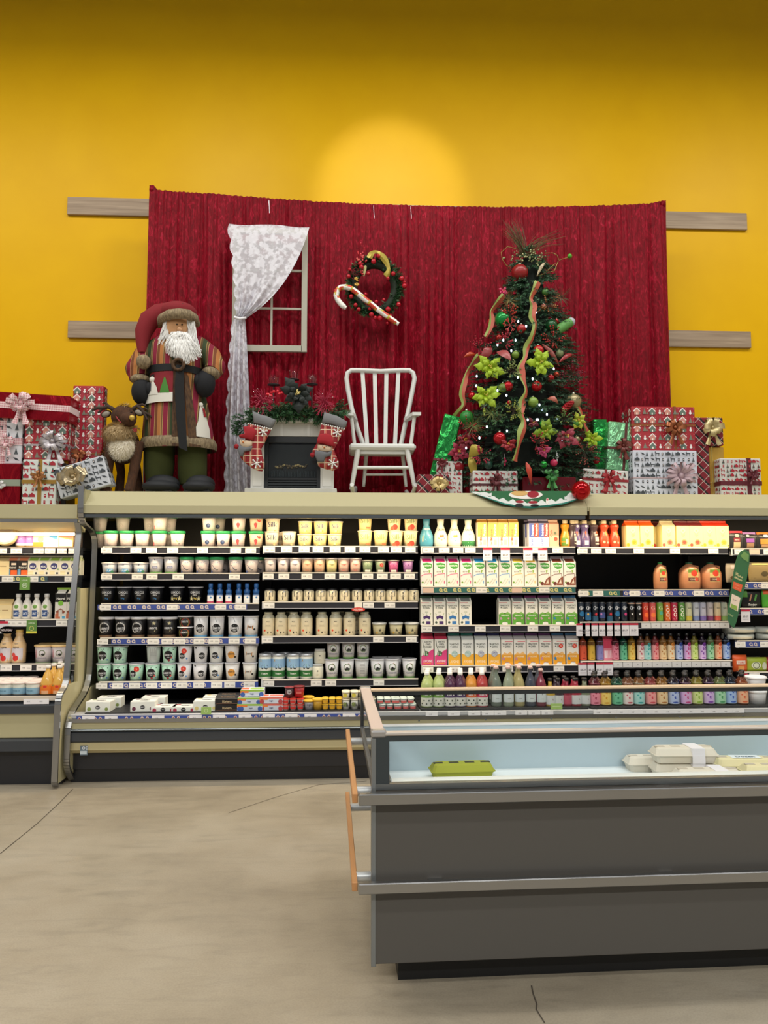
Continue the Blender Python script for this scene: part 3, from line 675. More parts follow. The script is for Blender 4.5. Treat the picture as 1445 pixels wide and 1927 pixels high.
def bottle(W, H, prof, body, cap, deco, name='bottle', caph=.018, capr=.28, bodies=None, lab=None, sy=1.0):
    """prof: (radius fraction, height fraction)"""
    r = W / 2; P = [(a * r, b * (H - caph)) for a, b in prof]
    mb = MB().lathe(P, body, 18, mats=bodies, sy=sy)
    def rf(z):
        for (r0, z0), (r1, z1) in zip(P, P[1:]):
            if z0 <= z <= z1: return r0 + (r1 - r0) * (z - z0) / max(z1 - z0, 1e-6)
        return P[-1][0]
    sf = cone_s(rf)
    if sy != 1: sf = (lambda g: lambda u, v, e: (g(u, v, e)[0], g(u, v, 0)[1] * sy - e, v))(sf)
    print_on(mb, deco, W, H, sf)
    c = MB().lathe([(capr * r, H - caph - .002), (capr * r + .001, H - caph), (capr * r + .001, H - .002), (capr * r - .002, H)], cap, 14)
    return mk(mb, name, [(c, 'cap')])
def can(W, H, body, deco, top='b9bcc0/.3/.8'):
    r = W / 2; mb = MB().lathe([(r * .8, 0), (r, .008), (r, H - .012), (r * .84, H)], body + '/.35', 16)
    print_on(mb, deco, W, H, cone_s(lambda z: r)); t = MB().lathe([(r * .86, H - .002), (r * .86, H + .001), (r * .8, H + .001), (r * .78, H - .002)], top, 16)
    return mk(mb, 'drink_can', [(t, 'rim')])
def pack(W, D, H, body, deco, top=None, name='yogurt_multipack', topdeco=None, slant=0):
    mb = MB().box(-W / 2, W / 2, -D / 2, D / 2, 0, H, body + '/.45', .002); print_on(mb, deco, W, H, flat_y(-D / 2))
    if topdeco: print_on(mb, topdeco, W, D, lambda u, v, e: (u, v - D / 2, H + e))
    kids = []
    if top:
        t = MB().box(-W / 2 + .002, W / 2 - .002, -D / 2 + .001, D / 2 - .001, H, H + .0015, top + '/.4'); kids.append((t, 'sleeve'))
        if topdeco: print_on(t, topdeco, W, D, lambda u, v, e: (u, v - D / 2, H + .0018 + e))
    return mk(mb, name, kids)
def cups(nx, nz, cw, ch, body, lid, deco, name='yogurt_cup_pack'):
    mb = MB(); l = MB(); x0 = -(nx - 1) * cw / 2
    for j in range(nz):
        for i in range(nx):
            for k in range(2):
                c = (x0 + i * cw, -cw / 2 + k * cw, j * ch); mb.lathe([(cw * .36, 0), (cw * .44, ch - .008)], body + '/.4', 12, c)
                l.lathe([(cw * .49, ch - .008), (cw * .5, ch - .004), (cw * .46, ch - .001)], lid + '/.35', 12, c)
                if k == 0: 
                    sf = cone_s(lambda z: cw * .41); print_on(mb, deco, cw, ch, lambda u, v, e, c=c, sf=sf: tuple(a + b for a, b in zip(sf(u, v, e + .001), c)))
    return mk(mb, name, [(l, 'lid')])
K = {}      # kind -> (maker, words, category, height, depth)
def kind(key, fn, words, cat, dep): K[key] = [fn, words, cat, dep, None]
# ---- yogurt tubs, top shelves of the left bay
DOT = lambda u=.45, v=.72, r=.34: [('d', 'e8402f', u, v, r), ('t', 'f7b9a6', '%', u, v, .1)]
GL = '2fa05a'
def riv(extra, key, words, dot=False, lid=GL, body='ecdcd6'):
    kind(key, lambda: tub(.112, .126, .088, body, lid, [('t', 'b7a9a2', 'mediterranee', 0, .74, .035, 1.0)] + extra + (DOT(.5, .66, .3) if dot else []), lh=.022), words, 'tub', .112)
riv([('o', 'cdb9b2', 0, .34, .32, .05), ('o', 'cdb9b2', .05, .34, .18, .05)], 'swirl', 'pale yogurt tub with green lid and swirl')
riv([('o', 'cdb9b2', 0, .34, .32, .05), ('r', 'e25a60', -.75, .08, -.6, .3)], 'swirlred', 'pale yogurt tub with swirl and red stripe')
riv([('l', 'd9bd4c', [(-.5, .5), (0, .4), (.2, .3)], .12), ('star', 'e8e0b0', .25, .3, .3, 5), ('d', '4a3f52', .35, .2, .08)], 'vanil', 'pale yogurt tub with green lid and vanilla flower')
riv([('d', '2f3f63', 0, .3, .3), ('d', '5a6b92', .06, .33, .14)], 'blueb', 'pale yogurt tub with green lid and blueberry')
riv([('p', 'd8484a', [(-.25, .42), (0, .5), (.25, .42), (.15, .25), (0, .12), (-.15, .25)])], 'strawb', 'pale yogurt tub with green lid and strawberry')
riv([('p', 'd8484a', [(-.25, .42), (0, .5), (.25, .42), (.15, .25), (0, .12), (-.15, .25)])], 'strawdot', 'strawberry yogurt tub with round red sticker', True, body='e8d3b4')
riv([('t', '7f8fc0', 'GREEK', 0, .66, .08, .8), ('l', '3b4468', [(-.55, .5), (-.2, .3), (0, .22)], .08), ('d', '3a3238', .15, .22, .16, .1), ('d', 'f2efe6', .15, .25, .12, .06), ('r', '3f5ea8', -.75, .03, -.55, .17)], 'spoon', 'white tub with green lid and spoon picture')
kind('shortblue', lambda: tub(.118, .084, .1, 'dcdde0', 'f0e6dc', [('r', '5b9fd0', -.2, .1, .6, .42), ('t', 'e8f2fa', 'PLAIN', .2, .26, .14, .7), ('t', '39415c', 'Y', 0, .75, .18), ('d', '3f7e5a', .5, .14, .2)]), 'short white tub with blue label', 'tub', .118)
kind('tallpro', lambda: tub(.112, .126, .09, 'dad8dc', 'ece4dc', [('r', '24357f', -.35, .3, .35, .42), ('t', 'e4e7f4', 'GREEK', 0, .36, .07, .6), ('t', '2a3154', 'Y', 0, .82, .12), ('t', '888', 'YOGOURT'[:7], 0, .58, .05, .9) if False else ('t', '8a8a92', 'ORGANIC', 0, .58, .05, .8), ('r', '63a04a', -1.2, 0, 1.2, .08), ('p', '63a04a', [(-1.2, .08), (-.4, .17), (.4, .09), (1.2, .16), (1.2, .0), (-1.2, 0)])]), 'tall white tub with navy label and grass', 'tub', .112)
def oik(c, key, words, fl=None):
    dec = [('t', 'd8dade', 'OIKOS', 0, .66, .15, 1.35), ('t', 'd8dade', 'PRO', 0, .5, .09, .6), ('t', c, '19 g', 0, .3, .12, .7)]
    if fl: dec = [('star', 'd9d2a6', -.5, .3, .4, 5), ('star', 'd9d2a6', .55, .3, .4, 5)] + dec
    kind(key, lambda: tub(.112, .126, .086, '17191f', 'c9cbd0', dec, lh=.008), words, 'tub', .112)
oik('2f86cf', 'oikblue', 'black yogurt tub with blue number'); oik('e6cf57', 'oikgold', 'black yogurt tub with vanilla flowers', 1)
BP = [(.9, 0), (1, .04), (1, .5), (.82, .62), (.98, .7), (.98, .8), (.5, .95), (.5, 1)]
for c, k_, wd in (('c94a6a', 'bbpink', 'blue drink bottle with pink base'), ('e8ecf2', 'bbwhite', 'blue drink bottle with white label')):
    kind(k_, lambda c=c: bottle(.05, .15, BP, '2a62a8/.3', '2f6cb5/.35', [('r', 'eef0f4', -1.2, .12, 1.2, .42), ('t', '1f2c4c', 'OIKOS', 0, .5, .06, 1), ('d', 'd23d4c' if 'pink' in k_ else '4f89c9', .2, .3, .3), ('r', c, -1.3, 0, 1.3, .1)], caph=.03, capr=.62), wd, 'bottle', .05)
def lib(body, dec, key, words, W=.112, H=.132, wb=.088, lid='e6e6ea', lh=.01): kind(key, lambda: tub(W, H, wb, body, lid, dec, lh=lh), words, 'tub', W)
LB = lambda c='101013', u=0, v=.45, r=.6, tc='efeff2': [('d', c, u, v, r), ('t', tc, 'LIBERTE', u, v, .1, 1.1), ('t', tc, 'GREEK', u, v - .12, .04, .5)]
lib('1b1a1d', [('o', 'cfccc8', -.1, .48, .72, .16), ('d', '1b1a1d', .08, .42, .6)] + LB('101013', 0, .44, .5) + [('r', '7b5f47', -1.1, .02, 1.1, .12)], 'libblack', 'black yogurt tub with pale crescent', H=.155, wb=.1, lh=.02)
lib('1b1a1d', [('star', 'c9bf96', .15, .68, .3, 5), ('t', 'efeff2', 'LIBERTE', 0, .45, .09, 1.1), ('l', 'c9bf96', [(.2, .3), (.6, .42)], .08), ('r', '7b5f47', -1.1, .02, 1.1, .12)], 'libvan', 'black yogurt tub with vanilla star', H=.155, wb=.1, lh=.02)
lib('1d1c1c', [('o', '9a8c3c', -.1, .4, .7, .1), ('o', 'a8412f', .1, .38, .6, .1), ('t', 'e8e8ea', 'LIBERTE', 0, .45, .16, .9)], 'libsmall', 'small dark stacked yogurt tub', W=.118, H=.08, wb=.1)
lib('eeedee', LB(u=.0, v=.42) + [('l', 'b9bcc2', [(-.2, .95), (.1, .7)], .1), ('r', '6aa3d0', -1.2, .01, 1.2, .1)], 'libwhite', 'white yogurt tub with black spot', H=.16, wb=.1)
lib('eeedee', [('r', '6aa3d0', -1.2, .01, 1.2, .1), ('l', '9fb56a', [(-.2, .75), (.5, .82)], .14), ('p', 'e59438', [(-.5, .36), (.35, .36), (.4, .56), (-.4, .58)]), ('t', '3b3230', 'LIBERTE', -.05, .47, .08, .7), ('d', '1b1a1a', .55, .36, .15)], 'liborg', 'white yogurt tub with orange label and leaves', H=.16, wb=.1)
MINT = 'c4eed6'
SP = [('d', '4c7a5e', -.7, .8, .1), ('d', '5c8ac0', .6, .2, .1), ('d', '4c7a5e', .7, .75, .08), ('l', '2e4a38', [(-.15, .8), (0, .72), (.15, .84)], .06)]
lib(MINT, SP + LB(u=-.1, v=.45) + [('d', 'e4eef0', -.1, .22, .14)], 'mint', 'mint green yogurt tub')
lib(MINT, SP + LB(u=-.3, v=.42, r=.45) + DOT(.2, .68, .36), 'mintdot', 'mint green yogurt tub with red sticker')
lib(MINT, SP + LB(u=0, v=.45) + [('d', '8f2d38', .1, .16, .16), ('d', 'c95a52', .45, .3, .13)], 'mintred', 'mint green yogurt tub with red fruit')
lib('d2dbd4', [('r', 'b9bdba', -.4, .15, .6, .85), ('r', '9c9f9e', -.3, .6, .5, .63), ('r', '9c9f9e', -.3, .5, .5, .53), ('r', '9c9f9e', -.3, .4, .5, .43)], 'mintback', 'pale tub turned to its printed nutrition side')
lib('f4f3f5', LB(u=-.25, v=.4, r=.42) + DOT(.05, .68, .36) + [('d', '6f9fd6', .4, .25, .12)], 'whitedot', 'white yogurt tub with round red sticker')
lib('f0eff2', LB(u=.3, v=.4, r=.45) + [('l', 'b2b5bb', [(-.2, .9), (.5, .55)], .12), ('d', '1b1b1e', -.55, .85, .14)], 'whiteblk', 'white yogurt tub with black spot logo')
lib('f0f1ec', LB(u=-.05, v=.42, r=.45) + [('l', 'a3bb74', [(-.3, .85), (.5, .78)], .16), ('d', '5f96d6', .4, .3, .12)], 'whitegrn', 'white yogurt tub with green leaves')
lib('f2efec', [('d', 'e8a347', -.05, .45, .5), ('t', '4a3c34', 'LIBERTE', -.1, .5, .09, .9), ('l', 'c6c2c0', [(-.1, .85), (.6, .6)], .08), ('d', '1b1a1a', .5, .32, .14)], 'orange', 'white yogurt tub with orange spot')
lib('f2efe6', [('l', 'b5bd6a', [(-.1, .85), (.6, .75)], .14), ('p', 'eaa043', [(-.6, .38), (.3, .38), (.35, .6), (-.5, .62)]), ('t', '4a3c34', 'LIBERTE', -.1, .5, .09, .8), ('d', '1b1a1a', .45, .35, .14)], 'orgleaf', 'white yogurt tub with orange label and leaf')
def silk(body, key, words, dec=(), W=.112, H=.118, wb=.09, tc='3d3a55'): kind(key, lambda: tub(W, H, wb, body, 'ece0cf', [('t', tc, 'Silk', 0, .6, .34, 1.5)] + list(dec), lh=.008), words, 'tub', W)
silk('ecdcc0', 'silkbig', 'large cream silky lettered tub', [('d', 'd9a878', .4, .15, .18)]); K['silkbig'][1] = 'large cream tub lettered in dark script'
silk('eedc98', 'silkyel', 'yellow tub lettered in grey script', [('p', 'e8cf3e', [(-.5, .15), (.2, .3), (.3, .1), (-.4, .05)]), ('star', 'f4e9a8', .0, .22, .2, 5)], H=.098, wb=.092, tc='5a5878')
silk('f0dc9a', 'silkpeach', 'yellow tub with green script and red mark', [('r', 'd86a40', .1, .1, .7, .2)], W=.115, H=.126, tc='8c9a5a')
silk('f0e0b0', 'silkstraw', 'cream tub with green script and strawberry', [('d', 'd8422e', .1, .2, .38), ('d', 'e05a3c', -.3, .12, .26)], W=.115, H=.126, tc='8c9a5a')
def yog(body, key, words, lc='6c6370', lid='f1e4d8'): kind(key, lambda: tub(.095, .115, .076, body, lid, [('t', lc, 'Yoggu!', 0, .55, .13, 1.4), ('r', 'b9a898', -.4, .3, .4, .33), ('r', lc, -.3, .16, .3, .19)], lh=.012, name='dessert_tub'), words, 'tub', .095)
yog('ebdcd6', 'ywhite', 'pale tub with grey lettering'); yog('f0c9a4', 'yorange', 'peach coloured tub', 'c96a4a'); yog('ecdf9e', 'yyellow', 'pastel yellow tub', '7d7a4a'); yog('f2c7b4', 'ypeach', 'salmon pink tub', 'cf5c50')
def shd(c, key, words, dot=False): kind(key, lambda: tub(.088, .1, .066, c, 'cfc6b4', [('p', '17151a', [(-.75, .42), (.75, .42), (.55, .6), (0, .66), (-.55, .6)]), ('r', 'efe6da', -.5, .06, .5, .22), ('t', 'e7dcca', 'PUR', 0, .8, .1)] + (DOT(.2, .6, .34) if dot else []), lh=.01), words, 'tub', .09)
shd('8fa07c', 'shgreen', 'small green tub with dark label'); shd('93a180', 'shdot', 'small green tub with red sticker', True); shd('d96a98', 'shpink', 'small pink tub with dark label'); shd('b982b8', 'shviolet', 'small violet tub with dark label')
kind('shield', lambda: jar(.084, .1, 'f4e8c6/.35', '1a1a1c/.4', [('p', '17171b', [(-.62, .8), (0, .72), (.62, .8), (.6, .4), (0, .14), (-.6, .4)]), ('t', 'e9dfc8', 'KREMA', 0, .52, .09, .9), ('r', 'b8a98c', -.3, .36, .3, .4), ('d', 'c2c6cf', .2, .76, .16)], shoulder=.16, neck=.4, lidh=.01), 'cream jar with black shield label', 'jar', .084)
kind('milkjar', lambda: jar(.094, .18, 'f6e8c4/.3', 'c9c4a8/.35', [('t', '7a6a50', 'MILK', 0, .6, .045, .8), ('r', 'a89878', -.4, .45, .4, .46), ('r', 'a89878', -.45, .4, .45, .41), ('d', 'e8502c', -.55, .23, .17), ('r', '2a2620', -.08, .1, .1, .18), ('d', '5a4f3e', .5, .16, .1)], shoulder=.22, neck=.32, lidh=.01, glass_top='bdb9a2/.15'), 'tall jar of pale milk with orange dot', 'jar', .094)
kind('cleartub', lambda: tub(.108, .1, .09, 'dcd2a8', 'cfd0cc', [('star', '4c4a3a', .05, .4, .28, 5), ('d', 'd0a032', -.4, .2, .14), ('d', '2c2a26', .4, .18, .12)], lh=.018, ov=.004, lid_rough='.15'), 'short cream tub with clear lid', 'tub', .108)
kind('yogjar', lambda: jar(.1, .19, 'eef0e6/.3', 'c7ccd2/.3/.4', [('r', '9cc4e4', -1.5, .45, 1.5, .8), ('p', 'c9a24c', [(-.85, .68), (-.6, .8), (-.35, .68)]), ('p', '6ea63e', [(-1.4, .62), (-.9, .5), (0, .6), (.9, .5), (1.4, .62), (1.4, .33), (-1.4, .33)]), ('p', '1d1d1f', [(-.55, .5), (-.3, .58), (.4, .57), (.6, .46), (.3, .38), (-.4, .4)]), ('r', '2d6e36', -1.5, .1, 1.5, .34), ('t', 'eef2ea', 'Yogurt', 0, .22, .09, 1.1)], shoulder=.1, neck=.46, lidh=.016), 'tall yogurt jar with cow and green label', 'jar', .1)
kind('cowjar', lambda: jar(.088, .11, 'e8e6d2/.3', 'c9cac6/.3', [('d', '2a2a28', 0, .55, .16, .1), ('t', '9a927a', 'yogurt', 0, .28, .06, .9)], shoulder=.14, neck=.42, lidh=.012), 'small cream jar with tiny cow print', 'jar', .088)
YG = [('r', '6f9c5a', -1.2, .0, 1.2, .1), ('o', '6c8a5e', 0, .58, .5, .1), ('l', 'c96a62', [(.1, .78), (.4, .68)], .12), ('p', '1c1c1f', [(-.3, .5), (0, .6), (.35, .52), (.3, .4), (-.2, .4)]), ('t', '6a6a90', 'YOGOURT', 0, .28, .085, 1.25), ('r', '26262a', -1.0, .15, -.85, .35)]
kind('yogourt', lambda: tub(.112, .148, .085, 'f2f2f4', 'd9d9dc', YG, lh=.01), 'white yogurt tub with cow wreath', 'tub', .112)
kind('yogback', lambda: tub(.112, .148, .085, 'd6d7d6', 'd9d9dc', [('r', '6f9c5a', -1.2, .0, 1.2, .1)] + [('r', '9b9c9c', -.3, .25 + .08 * i, .4, .275 + .08 * i) for i in range(7)], lh=.01), 'white cow tub turned to its nutrition side', 'tub', .112)
kind('yogtop', lambda: tub(.106, .135, .085, 'd3d2d4', 'cfcfd2', YG, lh=.01), 'white yogurt tub with cow wreath, upper tier', 'tub', .106)
# ---- boxes and cup packs in the open well
def libbox(c, key, words, H=.07): kind(key, lambda: pack(.17, .12, H, 'eceee6', [('d', '17171a', 0, .45, .2, .16), ('t', 'e8e8ea', 'LIBERTE', 0, .45, .13, .34), ('d', c, -.7, .3, .16), ('d', c, .72, .3, .14)], 'ecebe6', topdeco=[('d', '17171a', .05, .5, .42, .2), ('t', 'efefef', 'LIBERTE', .05, .5, .12, .7), ('d', c, -.6, .75, .2)]), words, 'multipack', .12)
libbox('8a9a55', 'boxgreen', 'white yogurt multipack with green fruit'); libbox('6a3148', 'boxplum', 'white yogurt multipack with plum fruit'); libbox('b23a55', 'boxred', 'flat white and red yogurt multipack', .03); libbox('e0cf8a', 'boxcream', 'white yogurt multipack with yellow fruit')
kind('boxblack', lambda: pack(.17, .12, .043, '1c1a1a', [('t', 'c9b28a', 'Riviera', 0, .5, .4, 1.0), ('r', '6a4c3a', -.9, .1, .9, .2)], topdeco=[('t', 'd3a77e', 'Riviera', 0, .5, .25, 1.2)]), 'black yogurt box with gold script', 'multipack', .12)
def fruit(c, c2, key, words): kind(key, lambda: pack(.165, .12, .048, 'cfd6e2', [('r', c2, -1, .72, 1, 1), ('r', 'e8863c', -1, .55, -.3, .85), ('d', c, -.8, .3, .2, .2), ('d', c, .8, .3, .2, .2), ('t', '3d4a78', 'iogo', 0, .38, .3, .5)], topdeco=[('r', 'ee6a44', -.95, .2, -.3, .8), ('r', c2, -.2, .2, .95, .8)]), words, 'multipack', .12)
fruit('3f5fa8', '9cc24e', 'fruitblue', 'pale yogurt box with blueberries and green stripe'); fruit('b8484a', 'e9786a', 'fruitred', 'pale yogurt box with red fruit')
kind('redcups', lambda: cups(3, 1, .052, .04, 'e6d5d0', 'd9382c', [('r', 'c9302a', -.8, .2, .8, .7)]), 'tray of small cups with red lids', 'cup pack', .1)
kind('yelcups', lambda: cups(3, 1, .05, .04, 'dcc068', 'e2b72c', [('r', 'd8a020', -.8, .2, .8, .7)]), 'tray of small cups with yellow lids', 'cup pack', .1)
kind('yelcup', lambda: tub(.075, .08, .062, 'd2a43a', 'e2b434', [], lh=.016, ov=.005), 'yellow cup with thick yellow lid', 'tub', .075)
kind('greycup', lambda: tub(.07, .07, .06, 'a9a9ae', 'e2b434', [('t', '3b3b52', 'iogo', 0, .5, .3, 1)], lh=.014, ov=.004), 'grey cup with yellow lid', 'tub', .07)
kind('darkcup', lambda: tub(.07, .07, .06, '4a3a40', '8a2f36', [('d', 'b9b2b4', 0, .5, .5), ('t', '3a2a30', 'siggi', 0, .5, .16, .8)], lh=.008), 'small dark cup with round grey label', 'tub', .07)
kind('redcup', lambda: tub(.08, .075, .068, 'b02a30', '7a2228', [('r', 'd46a60', -.5, .3, .5, .5)], lh=.008), 'small red cup', 'tub', .08)
kind('silkcups', lambda: cups(2, 1, .062, .075, 'c9c9c0', 'e9e0c8', [('d', '9cac58', -.2, .5, .5), ('t', '2d2d3c', 'Silk', 0, .5, .4, 1.2)]), 'pack of cream lidded cups with script lettering', 'cup pack', .124)
kind('silkcupstop', lambda: cups(2, 1, .062, .05, 'cfc8b0', 'efe6cc', [('d', 'd8c94a', -.2, .5, .5)]), 'flat pack of cream lidded cups', 'cup pack', .124)
kind('danone', lambda: cups(3, 1, .052, .038, 'dfe0dc', 'e0e8e0', [('r', 'd4605c', -.9, .1, .9, .55), ('t', '5a8a92', 'DANONE', 0, .72, .2, 1.4)]), 'tray of white cups with red band', 'cup pack', .1)
# ---- bottles and cartons of the plant milk bay
SWH = [(.85, 0), (.92, .03), (1, .16), (.96, .42), (.6, .66), (.42, .8), (.5, .93), (.5, 1)]
def swan(body, dec, key, words, cap='d9cfae', W=.11, H=.235): kind(key, lambda: bottle(W, H, SWH, body + '/.3', cap + '/.4', dec, caph=.02, capr=.5), words, 'bottle', W)
swan('4f9ab4', [('p', 'e9b95a', [(-1.2, .28), (-.6, .38), (-.1, .2), (-.2, .02), (-1.2, .02)]), ('l', '9fd0dc', [(-1, .5), (-.2, .62), (.8, .5), (.4, .3), (-.3, .25)], .18), ('d', 'e8eef0', .25, .38, .1), ('t', 'f0f4f2', 'ripple', 0, .6, .09, 1)], 'ripple', 'blue waisted bottle with swirls', '3f8fae')
swan('e9e2cc', [('t', '3a3630', 'CALIFIA', 0, .58, .075, 1.15), ('d', 'b27a44', -.1, .36, .2), ('d', 'a66f3c', .18, .37, .18), ('l', '8cae56', [(-.5, .3), (0, .23), (.5, .3)], .14)], 'califia', 'cream waisted bottle with almonds and green arc')
swan('e9e2cc', [('t', '3a3630', 'CALIFIA', 0, .58, .075, 1.15), ('d', 'd0a04a', -.1, .36, .2), ('d', 'c8923c', .18, .37, .18), ('l', '4aa0b8', [(-.6, .3), (0, .2), (.6, .3)], .14)], 'califia2', 'cream waisted bottle with almonds and blue arc', '8fb4ac')
swan('dfe2d2', [('r', '2f7a44', -1.3, .02, 1.3, .2), ('p', '3f8a50', [(-1.3, .2), (0, .3), (1.3, .22), (1.3, .1), (-1.3, .1)]), ('t', '3a3630', 'CALIFIA', 0, .57, .075, 1.15), ('t', '4c9a5c', 'Organic', 0, .42, .06, .9)], 'califia3', 'white and green waisted bottle', '52705a')
def slim(c, c2, tc, key, words): kind(key, lambda: carton(.078, .07, .225, 'e9dfce', c2, [('r', c, -.98, .42, .98, .99), ('t', tc, 'Maison', -.35, .5, .45, .5, 1), ('t', 'efe6d6', 'Avoine', .35, .68, .5, .6, 1), ('t', tc, 'Earths', -.4, .22, .3, .4, 1), ('r', 'c9b9a2', .1, .1, .7, .3)], fin='c9a06a', rh=.02, fh=.012), words, 'carton', .07)
slim('d9a04c', 'c08a3c', 'd8643c', 'oat', 'slim orange and white drink carton')
slim('3f4f9c', '2a2f52', '3a62a8', 'almondc', 'slim blue and white drink carton'); K['almondc'][0] = (lambda: carton(.078, .07, .22, 'dfe0e6', '3b3550', [('r', '3f4f9c', -.98, .42, .0, .99), ('r', '8c3a34', 0, .42, .98, .99), ('t', 'e8ecf4', 'house', -.3, .7, .45, .5, 1), ('t', 'f0e0d4', 'Amande', .5, .7, .5, .5, 1), ('t', '3a62b8', 'Green', -.45, .22, .35, .5, 1), ('r', 'b9c2da', .1, .1, .8, .3)], fin='8f88a4', rh=.02, fh=.012))
kind('chococ', lambda: carton(.078, .07, .215, 'd9a890', 'b8866e', [('r', 'c58a72', -.98, .5, .98, .99), ('d', '9c4a34', .3, .35, .4), ('d', '55604a', .2, .6, .3), ('t', '8a4a3c', 'Cafe', -.6, .6, .3, .5, 1)], fin='c9a48c', rh=.02, fh=.012), 'slim pinkish brown drink carton', 'carton', .07)
POM = [(.86, 0), (.92, .03), (1, .22), (.9, .45), (.66, .62), (.6, .72), (.84, .86), (.8, .94), (.4, .96), (.4, 1)]
def pom(body, dec, key, words): kind(key, lambda: bottle(.086, .215, POM, body + '/.25', 'ead9b4/.4', dec, caph=.024, capr=.46, name='juice_bottle'), words, 'bottle', .086)
pom('d8922a', [('r', '5f8a34', -1, .05, .2, .35), ('p', 'e8a53a', [(-.3, .55), (.5, .5), (.5, .1), (.2, .1)]), ('r', 'dce0b4', -.2, .12, .3, .3)], 'ptorange', 'orange and green shaped juice bottle')
pom('6a5a86', [('p', 'e0622e', [(-.6, .5), (0, .62), (.55, .5), (.4, .25), (-.3, .3)]), ('r', 'cfc8dc', -.3, .1, .5, .26), ('d', 'd3cfdc', .1, .78, .25)], 'ptpurple', 'purple shaped juice bottle with orange flame')
pom('4a3a3e', [('r', 'd6cdb8', .0, .12, .9, .5), ('p', 'c9642f', [(.1, .5), (.5, .62), (.8, .5)]), ('r', 'd0c4a2', -.5, .8, .6, .95)], 'ptdark', 'dark shaped juice bottle with cream label')
pom('d84a2c', [('p', 'e8862e', [(-.4, .55), (.1, .62), (.5, .45), (.2, .2)]), ('d', 'f0b49a', -.3, .2, .24), ('d', 'f0a48c', .4, .18, .2), ('d', 'e87a5c', .1, .8, .25)], 'ptred', 'red shaped juice bottle')
def oj(c, c2, words, key, dark=False):
    dec = [('o', '8fae7a', 0, .74, .36, .06), ('d', 'f0e2a8', 0, .78, .36), ('d', '9db489', 0, .78, .14), ('t', 'a36b3a', 'Orange', 0, .58, .05, .9), ('t', 'a36b3a', 'juice', 0, .5, .04, .8), ('d', c2, .15, .24, .42), ('o', 'f7cf8c', .15, .24, .34, .04), ('d', c2, -.75, .12, .25), ('d', '9aa84c', .8, .1, .14)]
    kind(key, lambda: carton(.108, .1, .215, 'f0e09a', c, dec, fin=c, name='juice_carton', rh=.03, fh=.012), words, 'carton', .1)
oj('ee6420', 'eb9a22', 'cream juice carton with orange top and orange slice', 'ojorange'); oj('7a2a30', 'd9503a', 'cream juice carton with maroon top and grapefruit', 'ojgrape'); oj('e23c22', 'e8a432', 'cream juice carton with red top and mango', 'ojmango'); oj('d9c9a0', 'd8584a', 'cream juice carton turned to its side print', 'ojside')
def nat(c, key, words, choc=False):
    dec = [('r', 'f4f0e8', -.99, 0, .99, .99), ('p', '4aa63c', [(-.75, .93), (0, .96), (.75, .92), (.9, .82), (.6, .73), (0, .71), (-.45, .78)]), ('t', 'eef6ea', 'natura', .08, .845, .085, 1.25), ('t', '6b6a60', 'SOYA', -.25, .6, .06, .8), ('p', '8cb83c', [(.25, .66), (.55, .66), (.4, .54), (.3, .56)]), ('l', c, [(-.95, .42), (-.4, .5), (.7, .52), (.75, .36)], .09), ('d', '7fae4c', -.72, .17, .16), ('r', c, .6, .12, .72, .24)]
    if choc: dec += [('p', '8a4a34', [(-.2, .05), (.3, .3), (.95, .42), (.95, .05)]), ('p', 'e8dccb', [(.2, .12), (.6, .3), (.7, .12)]), ('d', '6b3224', -.4, .12, .3)]
    else: dec += [('l', 'c8bba6', [(-.5, .1), (.1, .32)], .07), ('l', 'c8bba6', [(-.1, .06), (.5, .3)], .05)]
    kind(key, lambda: carton(.094, .09, .236, 'f4f0e8', 'f4f0e8', dec, rh=.026, fh=.018, roofband=c, fin='a79ea4'), words, 'carton', .09)
nat('e0307c', 'natpink', 'soy carton with pink band'); nat('2a96dc', 'natblue', 'soy carton with blue band'); nat('e8bc4a', 'natyel', 'soy carton with yellow band'); nat('7a3c2a', 'natbrown', 'chocolate soy carton with brown band', True)
EO = lambda c='2c3a2e': [('t', c, "EARTH'S", .05, .82, .075, 1.35), ('t', c, 'OWN', .05, .72, .08, .85), ('d', c, -.6, .73, .09), ('l', c, [(-.8, .86), (-.7, .8), (-.62, .86)], .05)]
def eo(roof, dec, key, words, body='f2f0e4'): kind(key, lambda: carton(.094, .09, .226, body, body, [('r', 'd8625a', -.95, .93, .4, .955)] + EO() + dec, rh=.028, fh=.016, fin=roof, roofband='8a8f8c', name='milk_carton'), words, 'carton', .09)
for c, n in (('4a2f6a', 'purple'), ('3a78b8', 'blue')):
    eo('31573f', [('p', c, [(-.6, .36), (0, .42), (.6, .36), (.5, .24), (0, .3), (-.5, .24)]), ('t', '5a7a4c', 'avoine', 0, .56, .035, .7), ('l', '8aa24a', [(-.7, .5), (-.5, .42)], .07), ('l', '8aa24a', [(.7, .5), (.5, .42)], .07), ('l', '8aa24a', [(0, .52), (0, .44)], .05), ('d', '4a5a50', -.6, .12, .2), ('r', c, -.1, .05, .6, .17)], 'eoat' + n, 'green topped carton with %s banner' % n)
for c, n in (('4a2458', 'purple'), ('8a2f78', 'magenta'), ('2f6ea8', 'blue')):
    eo(c, [('r', '62a83c', -.99, 0, .99, .46), ('p', '8cc060', [(-.9, .46), (-.5, .54), (0, .46), (.5, .56), (.95, .46)]), ('t', 'e8f0dc', 'AMANDE', 0, .4, .06, 1.3), ('d', 'efece6', 0, .06, .48, .3), ('t', c, 'VANILLE', 0, .13, .04, .7), ('p', '2f86c0' if n == 'blue' else 'c79ab4', [(-.9, .3), (-.6, .34), (-.4, .25), (-.7, .22)]), ('d', 'd99aa8', .6, .28, .16)], 'eoam' + n, 'green almond carton with %s top' % n)
